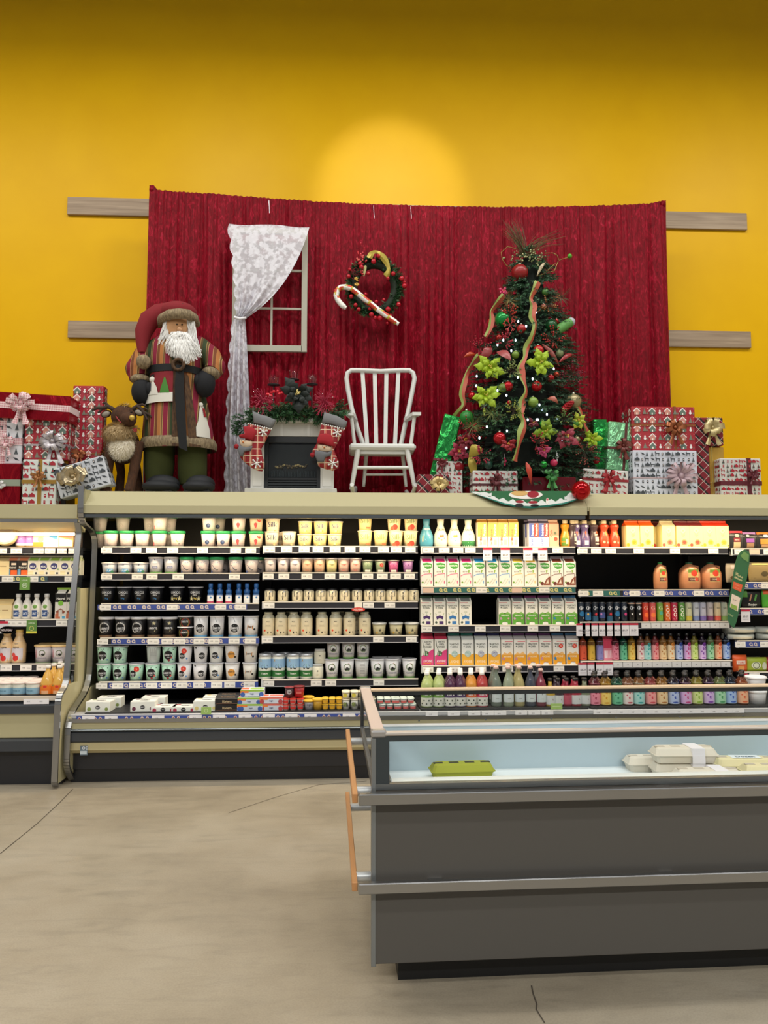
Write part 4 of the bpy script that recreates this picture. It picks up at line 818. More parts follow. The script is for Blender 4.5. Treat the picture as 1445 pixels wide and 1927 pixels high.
kind('eopink', lambda: carton(.094, .09, .245, 'f2f0e6', 'c9415a', [('p', 'df4684', [(-.99, .36), (.99, .62), (.99, 0), (-.99, 0)]), ('t', '2c3a2e', "EARTH'S", .1, .9, .07, 1.1), ('t', '2c3a2e', 'OWN', .1, .81, .07, .8), ('t', '2c3a2e', 'NAKED', .1, .71, .07, 1.1), ('d', '3f6a3c', -.2, .45, .42), ('t', 'dfe8d8', '1L', -.2, .45, .12), ('l', '2c3a2e', [(-.8, .95), (-.7, .75), (-.3, .5)], .08), ('t', 'f6e6ec', 'AVOINE', .05, .17, .1, 1.5), ('r', 'e8863c', -.7, .06, .6, .1)], rh=.028, fh=.016, fin='b8304a'), 'bright pink oat carton', 'carton', .09)
def zero(c, roof, key, words): kind(key, lambda: carton(.094, .09, .24, 'f0f2ec', 'd9dcd8', EO() + [('p', 'f0b43c', [(-.99, .46), (0, .36), (.99, .46), (.99, 0), (-.99, 0)]), ('d', 'e8ede8', 0, .44, .5), ('o', c, 0, .44, .5, .05), ('t', c, 'ZERO', 0, .48, .07, .8), ('t', c, 'SUCRE', 0, .4, .045, .8), ('t', 'fbe9c4', 'AVOINE', 0, .15, .11, 1.4)], rh=.028, fh=.016, fin=roof), words, 'carton', .09)
zero('4fa8a4', '2f7f7a', 'zteal', 'oat carton with teal zero circle'); zero('3c4a9c', '2a2f6a', 'znavy', 'oat carton with navy zero circle')
def oatm(c, key, words, dot=False): kind(key, lambda: carton(.094, .09, .24, 'f4f0e6', 'b9b4b4', [('r', 'e8868a', -.4, .9, .9, .93)] + EO() + [('r', 'eba428', -.99, 0, .99, .4), ('p', 'f2c07a', [(-.9, .4), (-.5, .5), (0, .4), (.5, .52), (.95, .4)]), ('t', 'fbe9c4', 'AVOINE', 0, .33, .07, 1.3), ('d', 'efece6', 0, .02, .5, .35), ('t', c, 'VANILLE', 0, .11, .05, .7), ('p', '2f86c0' if dot else 'c88a9c', [(-.9, .28), (-.6, .32), (-.4, .22), (-.7, .18)])] + (DOT(.3, .74, .36) if dot else []), rh=.028, fh=.016, fin=c), words, 'carton', .09)
oatm('6a3a78', 'oatpur', 'golden oat carton with purple top'); oatm('3f7ab0', 'oatdot', 'golden oat carton with round red sticker', True)
def flirt(c, c2, key, words): kind(key, lambda: bottle(.086, .25, [(.92, 0), (1, .03), (1, .68), (.86, .76), (.45, .88), (.36, .91), (.36, 1)], c + '/.2', 'eceae6/.4', [('r', c2, -1.5, .02, 1.5, .56), ('r', 'd8d8cf', -1.5, .04, 1.5, .28)] + [('d', '2e3a2c', -1.0 + .42 * i, .11 + .09 * (i % 2), .13) for i in range(6)] + [('t', 'f2f2ee', 'flirt', 0, .4, .13, 1.3), ('p', 'ecd88a', [(-.3, .5), (.1, .56), (.3, .5)])], caph=.02, capr=.4, name='soda_bottle'), words, 'bottle', .086)
flirt('a9b878', '6a9a3c', 'flgreen', 'flavoured soda bottle with green label'); flirt('4a2a44', '4a3060', 'flpurple', 'flavoured soda bottle with purple label'); flirt('c88a3a', 'd8642c', 'florange', 'flavoured soda bottle with orange label'); flirt('a03a3a', 'c42f56', 'flred', 'flavoured soda bottle with crimson label')
def swing(c, key, words, H=.29):
    def fn():
        mb = MB().lathe([(.036, 0), (.04, .01), (.04, H * .55), (.03, H * .68), (.014, H * .82), (.013, H * .92), (.016, H * .93)], c + '/.12', 16)
        print_on(mb, [('r', 'cdd6d8', -1.1, .12, 1.1, .42), ('t', '54504c', 'F', 0, .34, .05), ('r', '9aa09e', -.3, .2, .3, .215)], .08, H, cone_s(lambda z: .0402))
        s = MB().lathe([(.016, H * .93), (.018, H * .95), (.016, H)], 'd8b4ac/.4', 12)
        wr = MB().tube([(-.017, 0, H * .86), (-.022, -.01, H * .9), (-.018, -.004, H * .96), (0, -.002, H * .99), (.018, -.004, H * .96), (.022, -.01, H * .9), (.017, 0, H * .86)], .0015, 'c9ced0/.3/.8', 5)
        return mk(mb, 'swing_top_bottle', [(s, 'stopper'), (wr, 'wire_bail')])
    kind(key, fn, words, 'bottle', .08)
swing('6f7a70', 'swgrey', 'grey swing-top bottle with white label'); swing('8f9a86', 'swgreen', 'pale green swing-top bottle with white label'); swing('aaa070', 'swyel', 'yellowish swing-top bottle with white label'); swing('454a58', 'swblue', 'slate swing-top bottle with white label'); swing('7a3444', 'swpink', 'pinkish bottle with white label', .27)
def small(c, key, words, lab='cfd2d4'): kind(key, lambda: bottle(.078, .2, [(.92, 0), (1, .03), (1, .5), (.95, .56), (.6, .72), (.34, .84), (.34, 1)], c + '/.12', '1c1c1e/.35', [('r', lab, -1.4, .08, 1.4, .4), ('t', '7a4a4a', 'k', .3, .26, .06)], caph=.018, capr=.4, name='kombucha_bottle'), words, 'bottle', .078)
small('b99a3c', 'smyel', 'small golden drink bottle'); small('3a2a34', 'smdark', 'small dark drink bottle'); small('8a2438', 'smred', 'small red drink bottle', 'b94a62'); small('9c2a3c', 'smcrim', 'small crimson drink bottle'); small('7a8068', 'smgrey', 'small grey green drink bottle')
RP = [(.92, 0), (1, .03), (1, .77), (.9, .81), (.42, .9), (.42, .93), (.36, .94), (.36, 1)]
def rise(liq, lab, tc, key, words, W=.058, H=.21, txt='rise'): kind(key, lambda: bottle(W, H, RP, ''.join('%02x' % int(int(liq[i_:i_ + 2], 16) * .55) for i_ in (0, 2, 4)) + '/.12', '151517/.35', [('r', lab, -1.5, .05, 1.5, .72), ('t', tc, txt, .1, .42, .5, 1.5, 1), ('d', tc, .0, .1, .5, .14)], caph=.02, capr=.44, name='kombucha_bottle'), words, 'bottle', W)
for k_, a, b, c, wd in (('rcrim', '7a1f34', 'e58aa0', 'a01f44', 'crimson'), ('rgreen', '14604a', '6cc29a', '0f7a54', 'deep green'), ('ryel', 'c9952a', 'f0cf6a', 'd99a1c', 'yellow'), ('rwhite', 'b0704a', 'ecdcd8', 'c2475c', 'white'), ('rteal', 'b97a3c', 'a8dcd8', '16a0a0', 'teal'), ('rpink', 'b84a4a', 'f2a0a0', 'd83a50', 'pink'), ('rtan', 'b97a2a', 'ecd0a0', 'b8742a', 'tan'), ('ramber', 'c07a2a', 'f0dcb8', 'e08a2c', 'amber'), ('rblue', '2a1f34', 'b4c4ea', '2c4cb0', 'blue'), ('rmag', '3a1a2c', 'dcb0e0', 'c42a80', 'magenta'), ('rlime', 'b4a43a', 'd4e694', '8cb41c', 'lime'), ('rpurp', '3a1f3c', 'd8b8ec', '7a2fa8', 'purple'), ('rmint', '8a9a5a', 'a8dcb4', '3a9a5c', 'mint'), ('rorange', 'b85a2a', 'f4b890', 'e4602c', 'orange'), ('rnavy', '16283f', 'a8c4f0', '1c54c0', 'royal blue')):
    rise(a, b, c, k_, 'small dark capped bottle with %s label' % wd)
    rise(a, b, c, k_ + 'L', 'large dark capped bottle with %s label' % wd, W=.082, H=.225)
rise('b9502a', 'd9583a', '8c2a22', 'porange', 'small bottle with plain rust label', txt='K'); rise('c98a2a', 'dcb444', 'b0882a', 'pyel', 'small bottle with plain mustard label', txt='K'); rise('7a4a4a', '8f8cc8', '6a6ab4', 'pviolet', 'small bottle with plain lavender label', txt='K')
kind('pinkpack', lambda: pack(.03, .05, .19, 'e88a9c', [('r', 'd83a5c', -.9, .5, .9, .95), ('r', 'f4dce0', -.6, .1, .6, .4)], name='drink_pouch'), 'narrow pink drink pouch', 'pouch', .05)
def cn(body, dec, key, words): kind(key, lambda: can(.052, .15, body, dec), words, 'can', .052)
G = [('t', 'e6e8ec', 'G', -.3, .72, .2, .8), ('t', 'e6e8ec', 'gura', .25, .72, .1, .9)]
cn('18222e', [('r', '1f5a86', -1.2, .1, 1.2, .5), ('d', 'd8a83c', -.2, .4, .3)] + G, 'cgold', 'dark slim can with golden flower'); cn('18222e', [('r', '24506c', -1.2, .02, 1.2, .3), ('star', 'd82c38', .1, .4, .6, 7)] + G, 'cred', 'dark slim can with red flower'); cn('1a2436', [('r', '3a4a86', -1.2, .2, 1.2, .5), ('d', 'b878b0', -.5, .4, .3)] + G, 'cviol', 'dark slim can with violet pattern')
cn('182838', [('d', '1f6a9c', .1, .42, .8), ('d', 'e8d8c8', .6, .2, .2)] + G, 'cblue', 'dark slim can with blue pattern'); cn('1a2436', [('d', 'c8387c', .2, .4, .45)] + G, 'cpink', 'dark slim can with pink dot'); cn('131214', [('star', 'd8d8d8', 0, .4, .4, 5), ('r', 'd8b49a', -1.2, .92, 1.2, .97)] + G, 'cblk', 'black slim can with white flower')
cn('d8402c', [('d', 'ee6a2c', .1, .35, .7), ('t', 'f4c8b0', 'G', -.1, .72, .22)], 'cor1', 'red orange slim can'); cn('dc5a54', [('d', 'e8783c', 0, .35, .7), ('t', 'f6c8b4', 'G', -.1, .72, .22)], 'cor2', 'coral red slim can'); cn('7aa83c', [('d', '4aa890', .2, .45, .6), ('t', 'e8f0c8', 'G', 0, .72, .22)], 'cgrn', 'green slim can with teal swirl')
for a, b, n in (('dc6a2c', 'looporange', 'orange'), ('c42a4c', 'loopred', 'crimson'), ('5a9a3c', 'loopgreen', 'green')): cn(a, [('t', 'f4efe6', 'LOOP', -.1, .5, .75, 1.0, 1)], b, '%s can with upright white word' % n)
for a, c2, n, nm in (('c9c9a4', 'b8a83c', 'pyellow', 'yellow green'), ('bcc0c8', '6a7aa8', 'pgrey', 'slate blue'), ('b4b4c4', '6a5a9c', 'pviol', 'violet'), ('c8bcb8', '7a3c64', 'pplum', 'plum'), ('d8c4a0', 'c8584a', 'pred', 'coral'), ('b8c0b0', '7a9c5a', 'pgrn', 'leaf green')): cn(a, [('r', c2, -1.4, .05, 1.4, .3), ('t', '6a6460', 'bubly', 0, .7, .08, 1.1)], n, 'pale slim can with %s base' % nm)
def jug(W, H, key, words):
    def fn():
        r = W / 2; mb = MB().lathe([(r * .86, 0), (r * .97, .012), (r, H * .3), (r * .98, H * .6), (r * .78, H * .78), (r * .4, H * .9), (r * .28, H * .93), (r * .28, H * .95)], 'c98a62/.25', 24)
        print_on(mb, [('r', 'd9c07a', -.5, .28, .5, .72), ('r', '7a9a3c', -.5, .62, .5, .74), ('d', 'e0452c', .05, .6, .3), ('r', '6a3a2c', -.5, .3, .5, .44), ('d', 'd8583a', .25, .38, .2), ('t', 'f0e2c4', 'CIDRE', -.1, .38, .05, .6)], W, H, cone_s(lambda z: r))
        c = MB().lathe([(r * .3, H * .94), (r * .32, H * .95), (r * .32, H * .995), (r * .28, H)], '3f9a4c/.4' if W < .12 else '2c5c3c/.4', 16)
        h = MB().tube([(r * .5, .02, H * .86), (r * .98, .03, H * .84), (r * 1.02, .03, H * .66), (r * .9, .02, H * .56)], .011, 'c98a62/.3', 8)
        return mk(mb, 'cider_jug', [(c, 'cap'), (h, 'handle')])
    kind(key, fn, words, 'jug', W)
jug(.108, .215, 'jugs', 'narrow brown cider jug with bright green cap'); jug(.168, .215, 'jugb', 'wide brown cider jug with dark green cap')
kind('whitepail', lambda: tub(.14, .1, .12, 'e9eaee', 'f2f2f5', [], lh=.02, ov=.005), 'plain white pail', 'tub', .14)
# ---- far left case
kind('cheese', lambda: mk(MB().lathe([(.075, 0), (.085, .012), (.085, .03), (.075, .042)], 'c9b07c/.4', 20, M=Matrix.Translation((0, -.02, .088)) @ Matrix.Rotation(R(80), 4, 'X')).lathe([(0, .043), (.062, .043)], 'ecdcc6/.5', 20, M=Matrix.Translation((0, -.02, .088)) @ Matrix.Rotation(R(80), 4, 'X')), 'cheese_wheel'), 'round wrapped cheese', 'cheese', .06)
kind('purjar', lambda: jar(.088, .135, 'a88a5c/.25', 'e4dcd4/.35', [('r', '9a6ab0', -1.4, .22, 1.4, .62), ('t', 'efe2f2', 'organic', 0, .46, .07, 1.2), ('r', 'e2d8e0', -1.4, .1, 1.4, .22)], neck=.42), 'jar with purple label', 'jar', .088)
kind('bagy', lambda: pack(.11, .05, .155, 'efdcae', [('r', 'ee8430', -.98, .02, .98, .25), ('t', 'd09a5c', 'tofu', 0, .7, .1), ('d', 'e0b482', 0, .38, .4)], name='food_box'), 'cream food box with orange foot', 'box', .05)
kind('bagb', lambda: pack(.125, .05, .16, 'e6dfd0', [('p', '4a98d0', [(-.6, .62), (.6, .62), (.6, .35), (-.3, .5)]), ('r', 'c9bfae', -.6, .2, .6, .22)], name='food_box'), 'white food box with blue flash', 'box', .05)
kind('bago', lambda: pack(.11, .05, .15, 'dca050', [('p', 'e87a62', [(-.9, .65), (.9, .7), (.9, .4), (-.9, .55)]), ('p', 'f0e2c4', [(-.9, .5), (.9, .35), (.9, .05), (-.9, .05)])], name='food_box'), 'orange food box with coral flash', 'box', .05)
kind('bagd', lambda: pack(.07, .05, .15, '4a3324', [('l', '6e5038', [(-.6, .2), (.2, .8)], .2)], name='food_bag'), 'dark brown food bag', 'bag', .05)
kind('ccart', lambda: carton(.09, .09, .15, 'ecd6a4', 'd9bd84', [('r', 'b99a6a', -.5, .6, .5, .66)], rh=.03, fh=.012, fin='d9bd84'), 'small plain cream carton', 'carton', .09)
kind('dkcart', lambda: carton(.078, .08, .15, '26201e', 'd9b494', [('r', 'e9682c', -.3, .02, .9, .36), ('r', '6a9cc0', -.95, .02, -.4, .42), ('t', 'f0e8dc', 'Natrel', 0, .55, .14, 1.5), ('r', 'ecd9c4', -.2, .7, .7, .85)], rh=.028, fh=.012, fin='e9c8b0', roofband='e88a5c'), 'small black and orange milk carton', 'carton', .08)
kind('nat2', lambda: carton(.082, .08, .15, 'ece6d4', 'd9dcae', [('d', '3a3c78', -.05, .62, .62), ('t', 'eef0f4', 'MILK', -.05, .6, .14, .9), ('r', 'e8dcb4', -.8, .05, .1, .3), ('d', '2c2c3a', .55, .15, .2), ('d', '4a8a4c', .7, .42, .15)], rh=.028, fh=.012, fin='efe9da', roofband='9cc04c'), 'small white milk carton with navy circle', 'carton', .08)
kind('barista', lambda: bottle(.075, .19, [(.94, 0), (1, .03), (1, .58), (.72, .76), (.5, .86), (.4, .9), (.4, 1)], 'e9e4da/.3', 'e9e6e2/.4', [('r', '2c4c84', -.6, .1, .5, .36), ('t', 'e8eef8', 'LAIT', -.05, .23, .1, .8), ('o', '2c4c84', .6, .24, .2, .06), ('d', '7aa84c', 0, .5, .42, .4), ('t', '4a6a4c', 'BIO', 0, .5, .07, .6)], caph=.024, capr=.46, name='milk_bottle'), 'white milk bottle with navy mug print', 'bottle', .075)
kind('natrel', lambda: carton(.084, .08, .235, 'dcd9d2', '1e1e1e', [('r', '1b1b1b', -.98, .66, .98, .99), ('t', 'efeee8', 'Natrel', 0, .8, .09, 1.5), ('d', '7ab83c', 0, .62, .46), ('p', '8a4a34', [(-.8, .3), (0, .42), (.8, .3), (.6, .22), (-.6, .22)]), ('p', 'b8684a', [(-.9, .2), (-.2, .3), (0, .02), (-.9, .02)]), ('r', '4a9cc8', .3, .02, .8, .12), ('r', 'cfcac4', -.3, .1, .3, .36)], fin='9ac04c', roofband='e9e6dc', rh=.028, fh=.014), 'tall black topped milk carton', 'carton', .08)
kind('kefir', lambda: bottle(.1, .25, [(.9, 0), (1, .03), (1, .6), (.52, .85), (.46, .9), (.56, .93), (.46, 1)], 'f2cf9c/.3', 'f4cf7c/.4', [('r', 'dcd6dc', -1, .02, .95, .66), ('t', '4a4048', 'KEFIR', -.05, .47, .06, .9), ('d', 'd8302c', -.1, .16, .42), ('d', 'e04a42', -.4, .26, .3), ('t', '7a7078', 'organic', -.05, .58, .035, .9)], caph=.02, capr=.5, name='kefir_bottle'), 'cream kefir bottle with red berries', 'bottle', .1)
kind('storetub', lambda: tub(.13, .135, .11, 'dfd9dc', 'f2cf92', [('r', 'c83a5c', -.75, .3, -.62, .75), ('o', '6a7a54', .1, .55, .36, .08), ('d', '2c2c2c', .2, .48, .2, .12), ('t', '8a86a0', 'YOGOURT', .05, .28, .08, 1), ('r', '8fa07a', -1.2, 0, 1.2, .06)], lh=.014, ov=.005), 'large white yogurt tub with cow wreath', 'tub', .13)
kind('sourc', lambda: tub(.105, .09, .095, 'dfe0d4', 'eedcd4', [('r', '8fb8cf', -1.4, .08, 1.4, .55), ('r', '5a86a0', -.7, .28, .3, .36)], lh=.014, ov=.004), 'white tub with pale blue label', 'tub', .105)
kind('ojbottle', lambda: bottle(.1, .2, [(.92, 0), (1, .03), (1, .36), (.5, .8), (.28, .88), (.28, 1)], 'd9a850/.12', 'efe9e2/.4', [('r', 'ea7a1e', -1.5, .03, 1.5, .34), ('r', 'd8382c', -.2, .24, .25, .32), ('p', '4a7a3a', [(-.8, .3), (-.6, .36), (-.5, .28)]), ('r', 'f0b484', -.5, .03, .5, .14)], caph=.018, capr=.34, name='juice_bottle'), 'orange juice bottle with tapered neck', 'bottle', .11)
# ---- right edge section
def bagk(body, dec, key, words, W=.15, H=.12, D=.05, name='food_bag', cat='bag', top=None):
    def fn():
        mb = MB()
        def fnx(u, v):
            a = 2 * math.pi * u; t = (1 - (2 * v - 1) ** 4) ** .5 if 0 < v < 1 else .06; t = max(t, .08)
            return (W / 2 * math.cos(a) * (.93 + .07 * t), D / 2 * t * math.sin(a), H * v)
        mb.grid(fnx, 20, 8, body + '/.35', True, True)
        print_on(mb, dec, W, H, lambda u, v, e: (u, -D / 2 * max(.08, (1 - (2 * min(1, max(0, v / H)) - 1) ** 4) ** .5) * math.sqrt(max(0, 1 - (u / (W / 2)) ** 2)) - e - .002, v))
        kids = []
        if top: kids.append((MB().box(-W * .42, W * .42, -.006, .006, H - .012, H + .012, top + '/.35', .002), 'header'))
        return mk(mb, name, kids)
    kind(key, fn, words, cat, D)
bagk('2c2a2a', [('r', '8a2f34', -.4, .42, .4, .66), ('t', 'e8c8bc', 'MINI', 0, .54, .1, .6), ('r', 'c9b48a', -.42, .05, .42, .4), ('d', 'd8c8a4', 0, .8, .25, .2)], 'erol', 'dark snack bag with red header and label', W=.13, H=.13, top='c9404c')
bagk('2c2a2a', [('r', 'a05ab4', -.5, .42, .5, .68), ('r', '9c7a5a', -.45, .05, .45, .38), ('d', 'd8d0c4', -.3, .85, .2, .15)], 'epur', 'dark snack bag with purple label', W=.13, H=.12, top='b080c0')
bagk('2c2a2a', [('r', 'e08a34', -.6, .3, .6, .66), ('r', 'b08a62', -.5, .05, .5, .28), ('d', 'ddd6cc', 0, .85, .3, .15)], 'eorg', 'dark snack bag with orange label', W=.15, H=.12, top='e87a24')
bagk('a48c5c', [('d', '5a4c2c', .2, .42, .3, .2), ('r', 'd8c070', -.8, .85, .8, .95), ('l', '8a744a', [(-.7, .2), (.6, .24)], .05)], 'egold', 'tan food bag with dark oval', W=.2, H=.16)
bagk('b8a890', [('r', 'd8c4bc', -.5, .7, .5, .9), ('d', '8a8a8c', .1, .5, .4, .3), ('d', '6a5234', -.3, .25, .3, .2)], 'egold2', 'crumpled clear food bag', W=.13, H=.15)
bagk('17191a', [('r', '5a9a3c', -.95, .6, -.5, .95), ('t', 'eef0ea', 'Soyjoy', 0, .18, .17, 1.4), ('l', 'c88a6a', [(-.3, .4), (-.1, .75)], .14), ('l', '5aa04a', [(.2, .4), (.4, .75)], .2)], 'esoy', 'black food pouch with white word', W=.16, H=.145)
bagk('5ab83c', [('r', 'e8642c', -.9, .75, .3, .98), ('t', 'eef0ea', 'Soyjoy', 0, .16, .17, 1.4), ('l', 'c88a6a', [(-.1, .4), (.1, .75)], .16)], 'esoyg', 'bright green food pouch with white word', W=.16, H=.145)
bagk('c8ccc4', [('r', 'e4dcc4', -.6, .2, .6, .6)], 'etray', 'clear wrapped flat tray', W=.26, H=.05, D=.2, name='food_tray', cat='tray')
bagk('e0602c', [('r', 'f0dccc', -.6, .45, .6, .68), ('t', 'd8402c', 'TOFU', 0, .56, .12, .9), ('r', 'e8a45c', -.4, .08, .4, .35)], 'eorpk', 'orange food packet with white word', W=.12, H=.13)
bagk('a4b83c', [('d', 'e2e6cc', -.2, .45, .45, .32), ('o', '5a6a2c', -.2, .45, .3, .06), ('d', 'd8dcc4', .6, .4, .25, .35)], 'egrpk', 'lime green food packet with white oval', W=.17, H=.11)
bagk('a8323c', [('d', 'dcd8dc', .2, .5, .6, .35), ('o', '7a8a90', .2, .5, .4, .06)], 'eredpk', 'red food packet with grey oval', W=.13, H=.1)
bagk('8a8272', [('r', 'a49c8c', -.8, .2, .8, .7)], 'egreypk', 'grey wrapped block at the back', W=.2, H=.05, D=.1)
# ------------------------------------------------------------------ placing
ORD = ['first', 'second', 'third', 'fourth', 'fifth', 'sixth', 'seventh', 'eighth', 'ninth', 'tenth', 'eleventh', 'twelfth', 'thirteenth', 'fourteenth', 'fifteenth', 'sixteenth', 'seventeenth', 'eighteenth', 'nineteenth']
BAY = {'A': 'left yogurt bay', 'B': 'second bay', 'C': 'milk carton bay', 'D': 'juice bay', 'E': 'right edge bay', 'F': 'far left case'}
def place_kind(k, loc, rz, tilt=0):
    e = K[k]
    if e[4] is None: o, ks = e[0](); e[4] = (o, ks)
    else: o = copy_tree(*e[4])
    o.location = loc; o.rotation_euler = (tilt, 0, rz); return o
def row(key, items, where=None, tier='', back=0.0, dz=0.0, jit=2.0, front=.004, gapcheck=True):
    """items: (kind, px) or (kind, px, dict(back=, dz=, rz=)) ; px measured at the shelf edge"""
    z, yf = ZQ[key]; where = where or ('%s of %s' % ({'1': 'top shelf', '2': 'second shelf', '3': 'third shelf', '4': 'fourth shelf', '5': 'fifth shelf', 'W': 'bottom well'}[key[1]], BAY[key[0]]))
    cnt = {}; seen = {}
    for it in items: cnt[it[0]] = cnt.get(it[0], 0) + 1
    for it in items:
        k, px = it[0], it[1]; op = it[2] if len(it) > 2 else {}; e = K[k]
        bk = op.get('back', back); y = yf + front + .012 + e[3] / 2 + bk + rand(0, .006); x = UX(px, y - e[3] / 2)
        o = place_kind(k, (x, y, z + .0005 + op.get('dz', dz)), op.get('rz', R(rand(-jit, jit)) + .02), op.get('tilt', 0))
        lab = e[1] + (', ' + tier if tier else '')
        if cnt[k] > 1:
            i = seen.get(k, 0); seen[k] = i + 1; lab += ', ' + ('leftmost' if i == 0 else 'rightmost' if i == cnt[k] - 1 else ORD[i] + ' from left')
        lab += ', ' + where
        words = lab.replace(',', '').split()
        if len(words) > 16: lab = lab.replace(' of ' + BAY[key[0]], ', ' + {'A': 'left bay', 'B': 'bay two', 'C': 'carton bay', 'D': 'juice bay', 'E': 'right bay', 'F': 'left case'}[key[0]])
        if len(lab.replace(',', '').split()) > 16: lab = lab.replace(' from left', '')
        tag(o, lab, e[2], '%ss on the %s' % (e[2], where))
# ================================================================== products : where each stands
def Z(fn, s): return [(k, fn(x)[0]) + tuple(r) for k, x, *r in s]
# left yogurt bay
row('A1', Z(A, [('swirl', 143), ('swirl', 275), ('swirl', 405), ('swirlred', 548), ('vanil', 700), ('blueb', 955), ('blueb', 1080), ('strawb', 1207), ('strawdot', 1355)]), tier='lower tier')
row('A1', Z(A, [('swirl', 50, dict(back=.13)), ('swirl', 240, dict(back=.13)), ('swirl', 470, dict(back=.13)), ('swirlred', 550), ('swirl', 630, dict(back=.14)), ('blueb', 960), ('blueb', 1040, dict(back=.14)), ('strawb', 1210), ('strawdot', 1355)]), tier='upper tier', dz=.1275)
row('A1', Z(A, [('swirl', 50), ('swirl', 245), ('swirl', 470), ('swirlred', 630), ('blueb', 1040)]), tier='back row', back=.13)
row('A2', Z(A, [('shortblue', 140), ('shortblue', 268), ('shortblue', 398), ('tallpro', 525), ('tallpro', 650), ('spoon', 783), ('spoon', 910), ('spoon', 1032), ('spoon', 1187), ('spoon', 1320)]))
row('A2', Z(A, [('spoon', 965), ('spoon', 1090), ('spoon', 1390)]), tier='back row', back=.13)
row('A3', Z(A, [('oikblue', 130), ('oikblue', 268), ('oikblue', 400), ('oikblue', 532), ('oikgold', 703), ('oikgold', 860), ('bbpink', 990), ('bbpink', 1066), ('bbpink', 1140), ('bbwhite', 1222), ('bbwhite', 1290), ('bbwhite', 1365)]))
row('A4', Z(A, [('libblack', 125), ('libblack', 260), ('libblack', 395), ('libvan', 523), ('libvan', 650), ('libsmall', 780), ('libwhite', 908), ('libwhite', 1042), ('libwhite', 1192), ('liborg', 1325)]))
row('A4', Z(A, [('libsmall', 782)]), tier='upper one', dz=.081)
row('A5', Z(A, [('mint', 118), ('mint', 248), ('mintdot', 385), ('mintred', 518), ('mintred', 650), ('whitedot', 780), ('whiteblk', 908), ('whitegrn', 1040), ('orange', 1174), ('orgleaf', 1318)]), tier='lower tier')
row('A5', Z(A, [('mint', 118), ('mint', 248), ('mintback', 523), ('mintred', 653), ('whitedot', 782), ('whiteblk', 912), ('whitegrn', 1040), ('orange', 1170), ('orgleaf', 1322)]), tier='upper tier', dz=.133)
row('AW', Z(A, [('boxgreen', 95), ('boxplum', 455), ('boxred', 622), ('boxred', 790), ('boxcream', 965), ('boxblack', 1142), ('fruitblue', 1320)]))
row('AW', Z(A, [('boxgreen', 180), ('boxplum', 540), ('boxcream', 1040)]), tier='behind', back=.16)
row('AW', Z(A, [('boxblack', 1142), ('fruitblue', 1325)]), tier='upper layer', dz=.045)
row('AW', Z(A, [('boxblack', 1150)]), tier='topmost', dz=.045, back=.14)
row('AW', Z(A, [('boxblack', 1150)]), tier='behind', back=.14)
row('AW', Z(A, [('fruitblue', 1345)]), tier='topmost', dz=.096, back=.02)
# second bay
row('B1', Z(B_, [('silkbig', 132), ('silkbig', 280), ('silkyel', 415), ('silkyel', 545), ('silkyel', 672), ('silkpeach', 935), ('silkpeach', 1070), ('silkstraw', 1200), ('silkstraw', 1325)]), tier='lower tier')
row('B1', Z(B_, [('silkbig', 140), ('silkyel', 420), ('silkyel', 553), ('silkyel', 683)]), tier='upper tier', dz=.1)
row('B1', Z(B_, [('silkpeach', 935), ('silkstraw', 1185), ('silkstraw', 1330)]), tier='upper tier', dz=.128)
row('B1', Z(B_, [('silkbig', 200), ('silkpeach', 1300)]), tier='back row', back=.13)
row('B2', Z(B_, [('ywhite', 125), ('ywhite', 232), ('ywhite', 337), ('yorange', 440), ('yorange', 545), ('yyellow', 648), ('ypeach', 752), ('ypeach', 853), ('shgreen', 957), ('shdot', 1066), ('shpink', 1178), ('shviolet', 1302)]))
row('B3', Z(B_, [('shield', x) for x in (123, 235, 358, 456, 560, 656, 763, 868, 970, 1066, 1161, 1256, 1350)]))
row('B4', Z(B_, [('milkjar', x) for x in (113, 222, 329, 438, 570, 685, 803, 933)] + [('cleartub', x) for x in (1057, 1200, 1333)]))
row('B4', Z(B_, [('milkjar', x) for x in (300, 410, 725, 850)]), tier='back row', back=.12)
row('B5', Z(B_, [('yogjar', x) for x in (90, 203, 328, 440)] + [('cowjar', 535)] + [('yogourt', 655), ('yogourt', 785), ('yogback', 910), ('yogourt', 1042), ('yogourt', 1167), ('yogourt', 1312)]), tier='')
row('B5', Z(B_, [('yogjar', x) for x in (130, 255, 365, 470)]), tier='back row', back=.12)
row('B5', Z(B_, [('cowjar', 553)]), tier='upper one', dz=.112, back=.02)
row('B5', Z(B_, [('yogtop', 668), ('yogtop', 795), ('yogtop', 920)]), dz=.15, tier='')
row('B5', Z(B_, [('yogourt', 1060), ('yogourt', 1190)]), tier='back row', back=.13)
row('BW', Z(B_, [('fruitblue', -20), ('fruitred', 150), ('redcups', 330), ('greycup', 465), ('yelcup', 540), ('yelcups', 660), ('silkcups', 812), ('silkcups', 955), ('danone', 1145), ('danone', 1278)]))
row('BW', Z(B_, [('fruitred', 150)]), tier='upper box', dz=.049)
row('BW', Z(B_, [('redcups', 330), ('yelcups', 660), ('danone', 1125), ('danone', 1262)]), tier='upper tray', dz=.041)
row('BW', Z(B_, [('darkcup', 300), ('redcup', 380)]), tier='on the red cups', dz=.09, back=.02)
row('BW', Z(B_, [('yelcup', 460)]), tier='behind grey cup', back=.09)
row('BW', Z(B_, [('silkcupstop', 812), ('silkcupstop', 955)]), tier='upper pack', dz=.077)
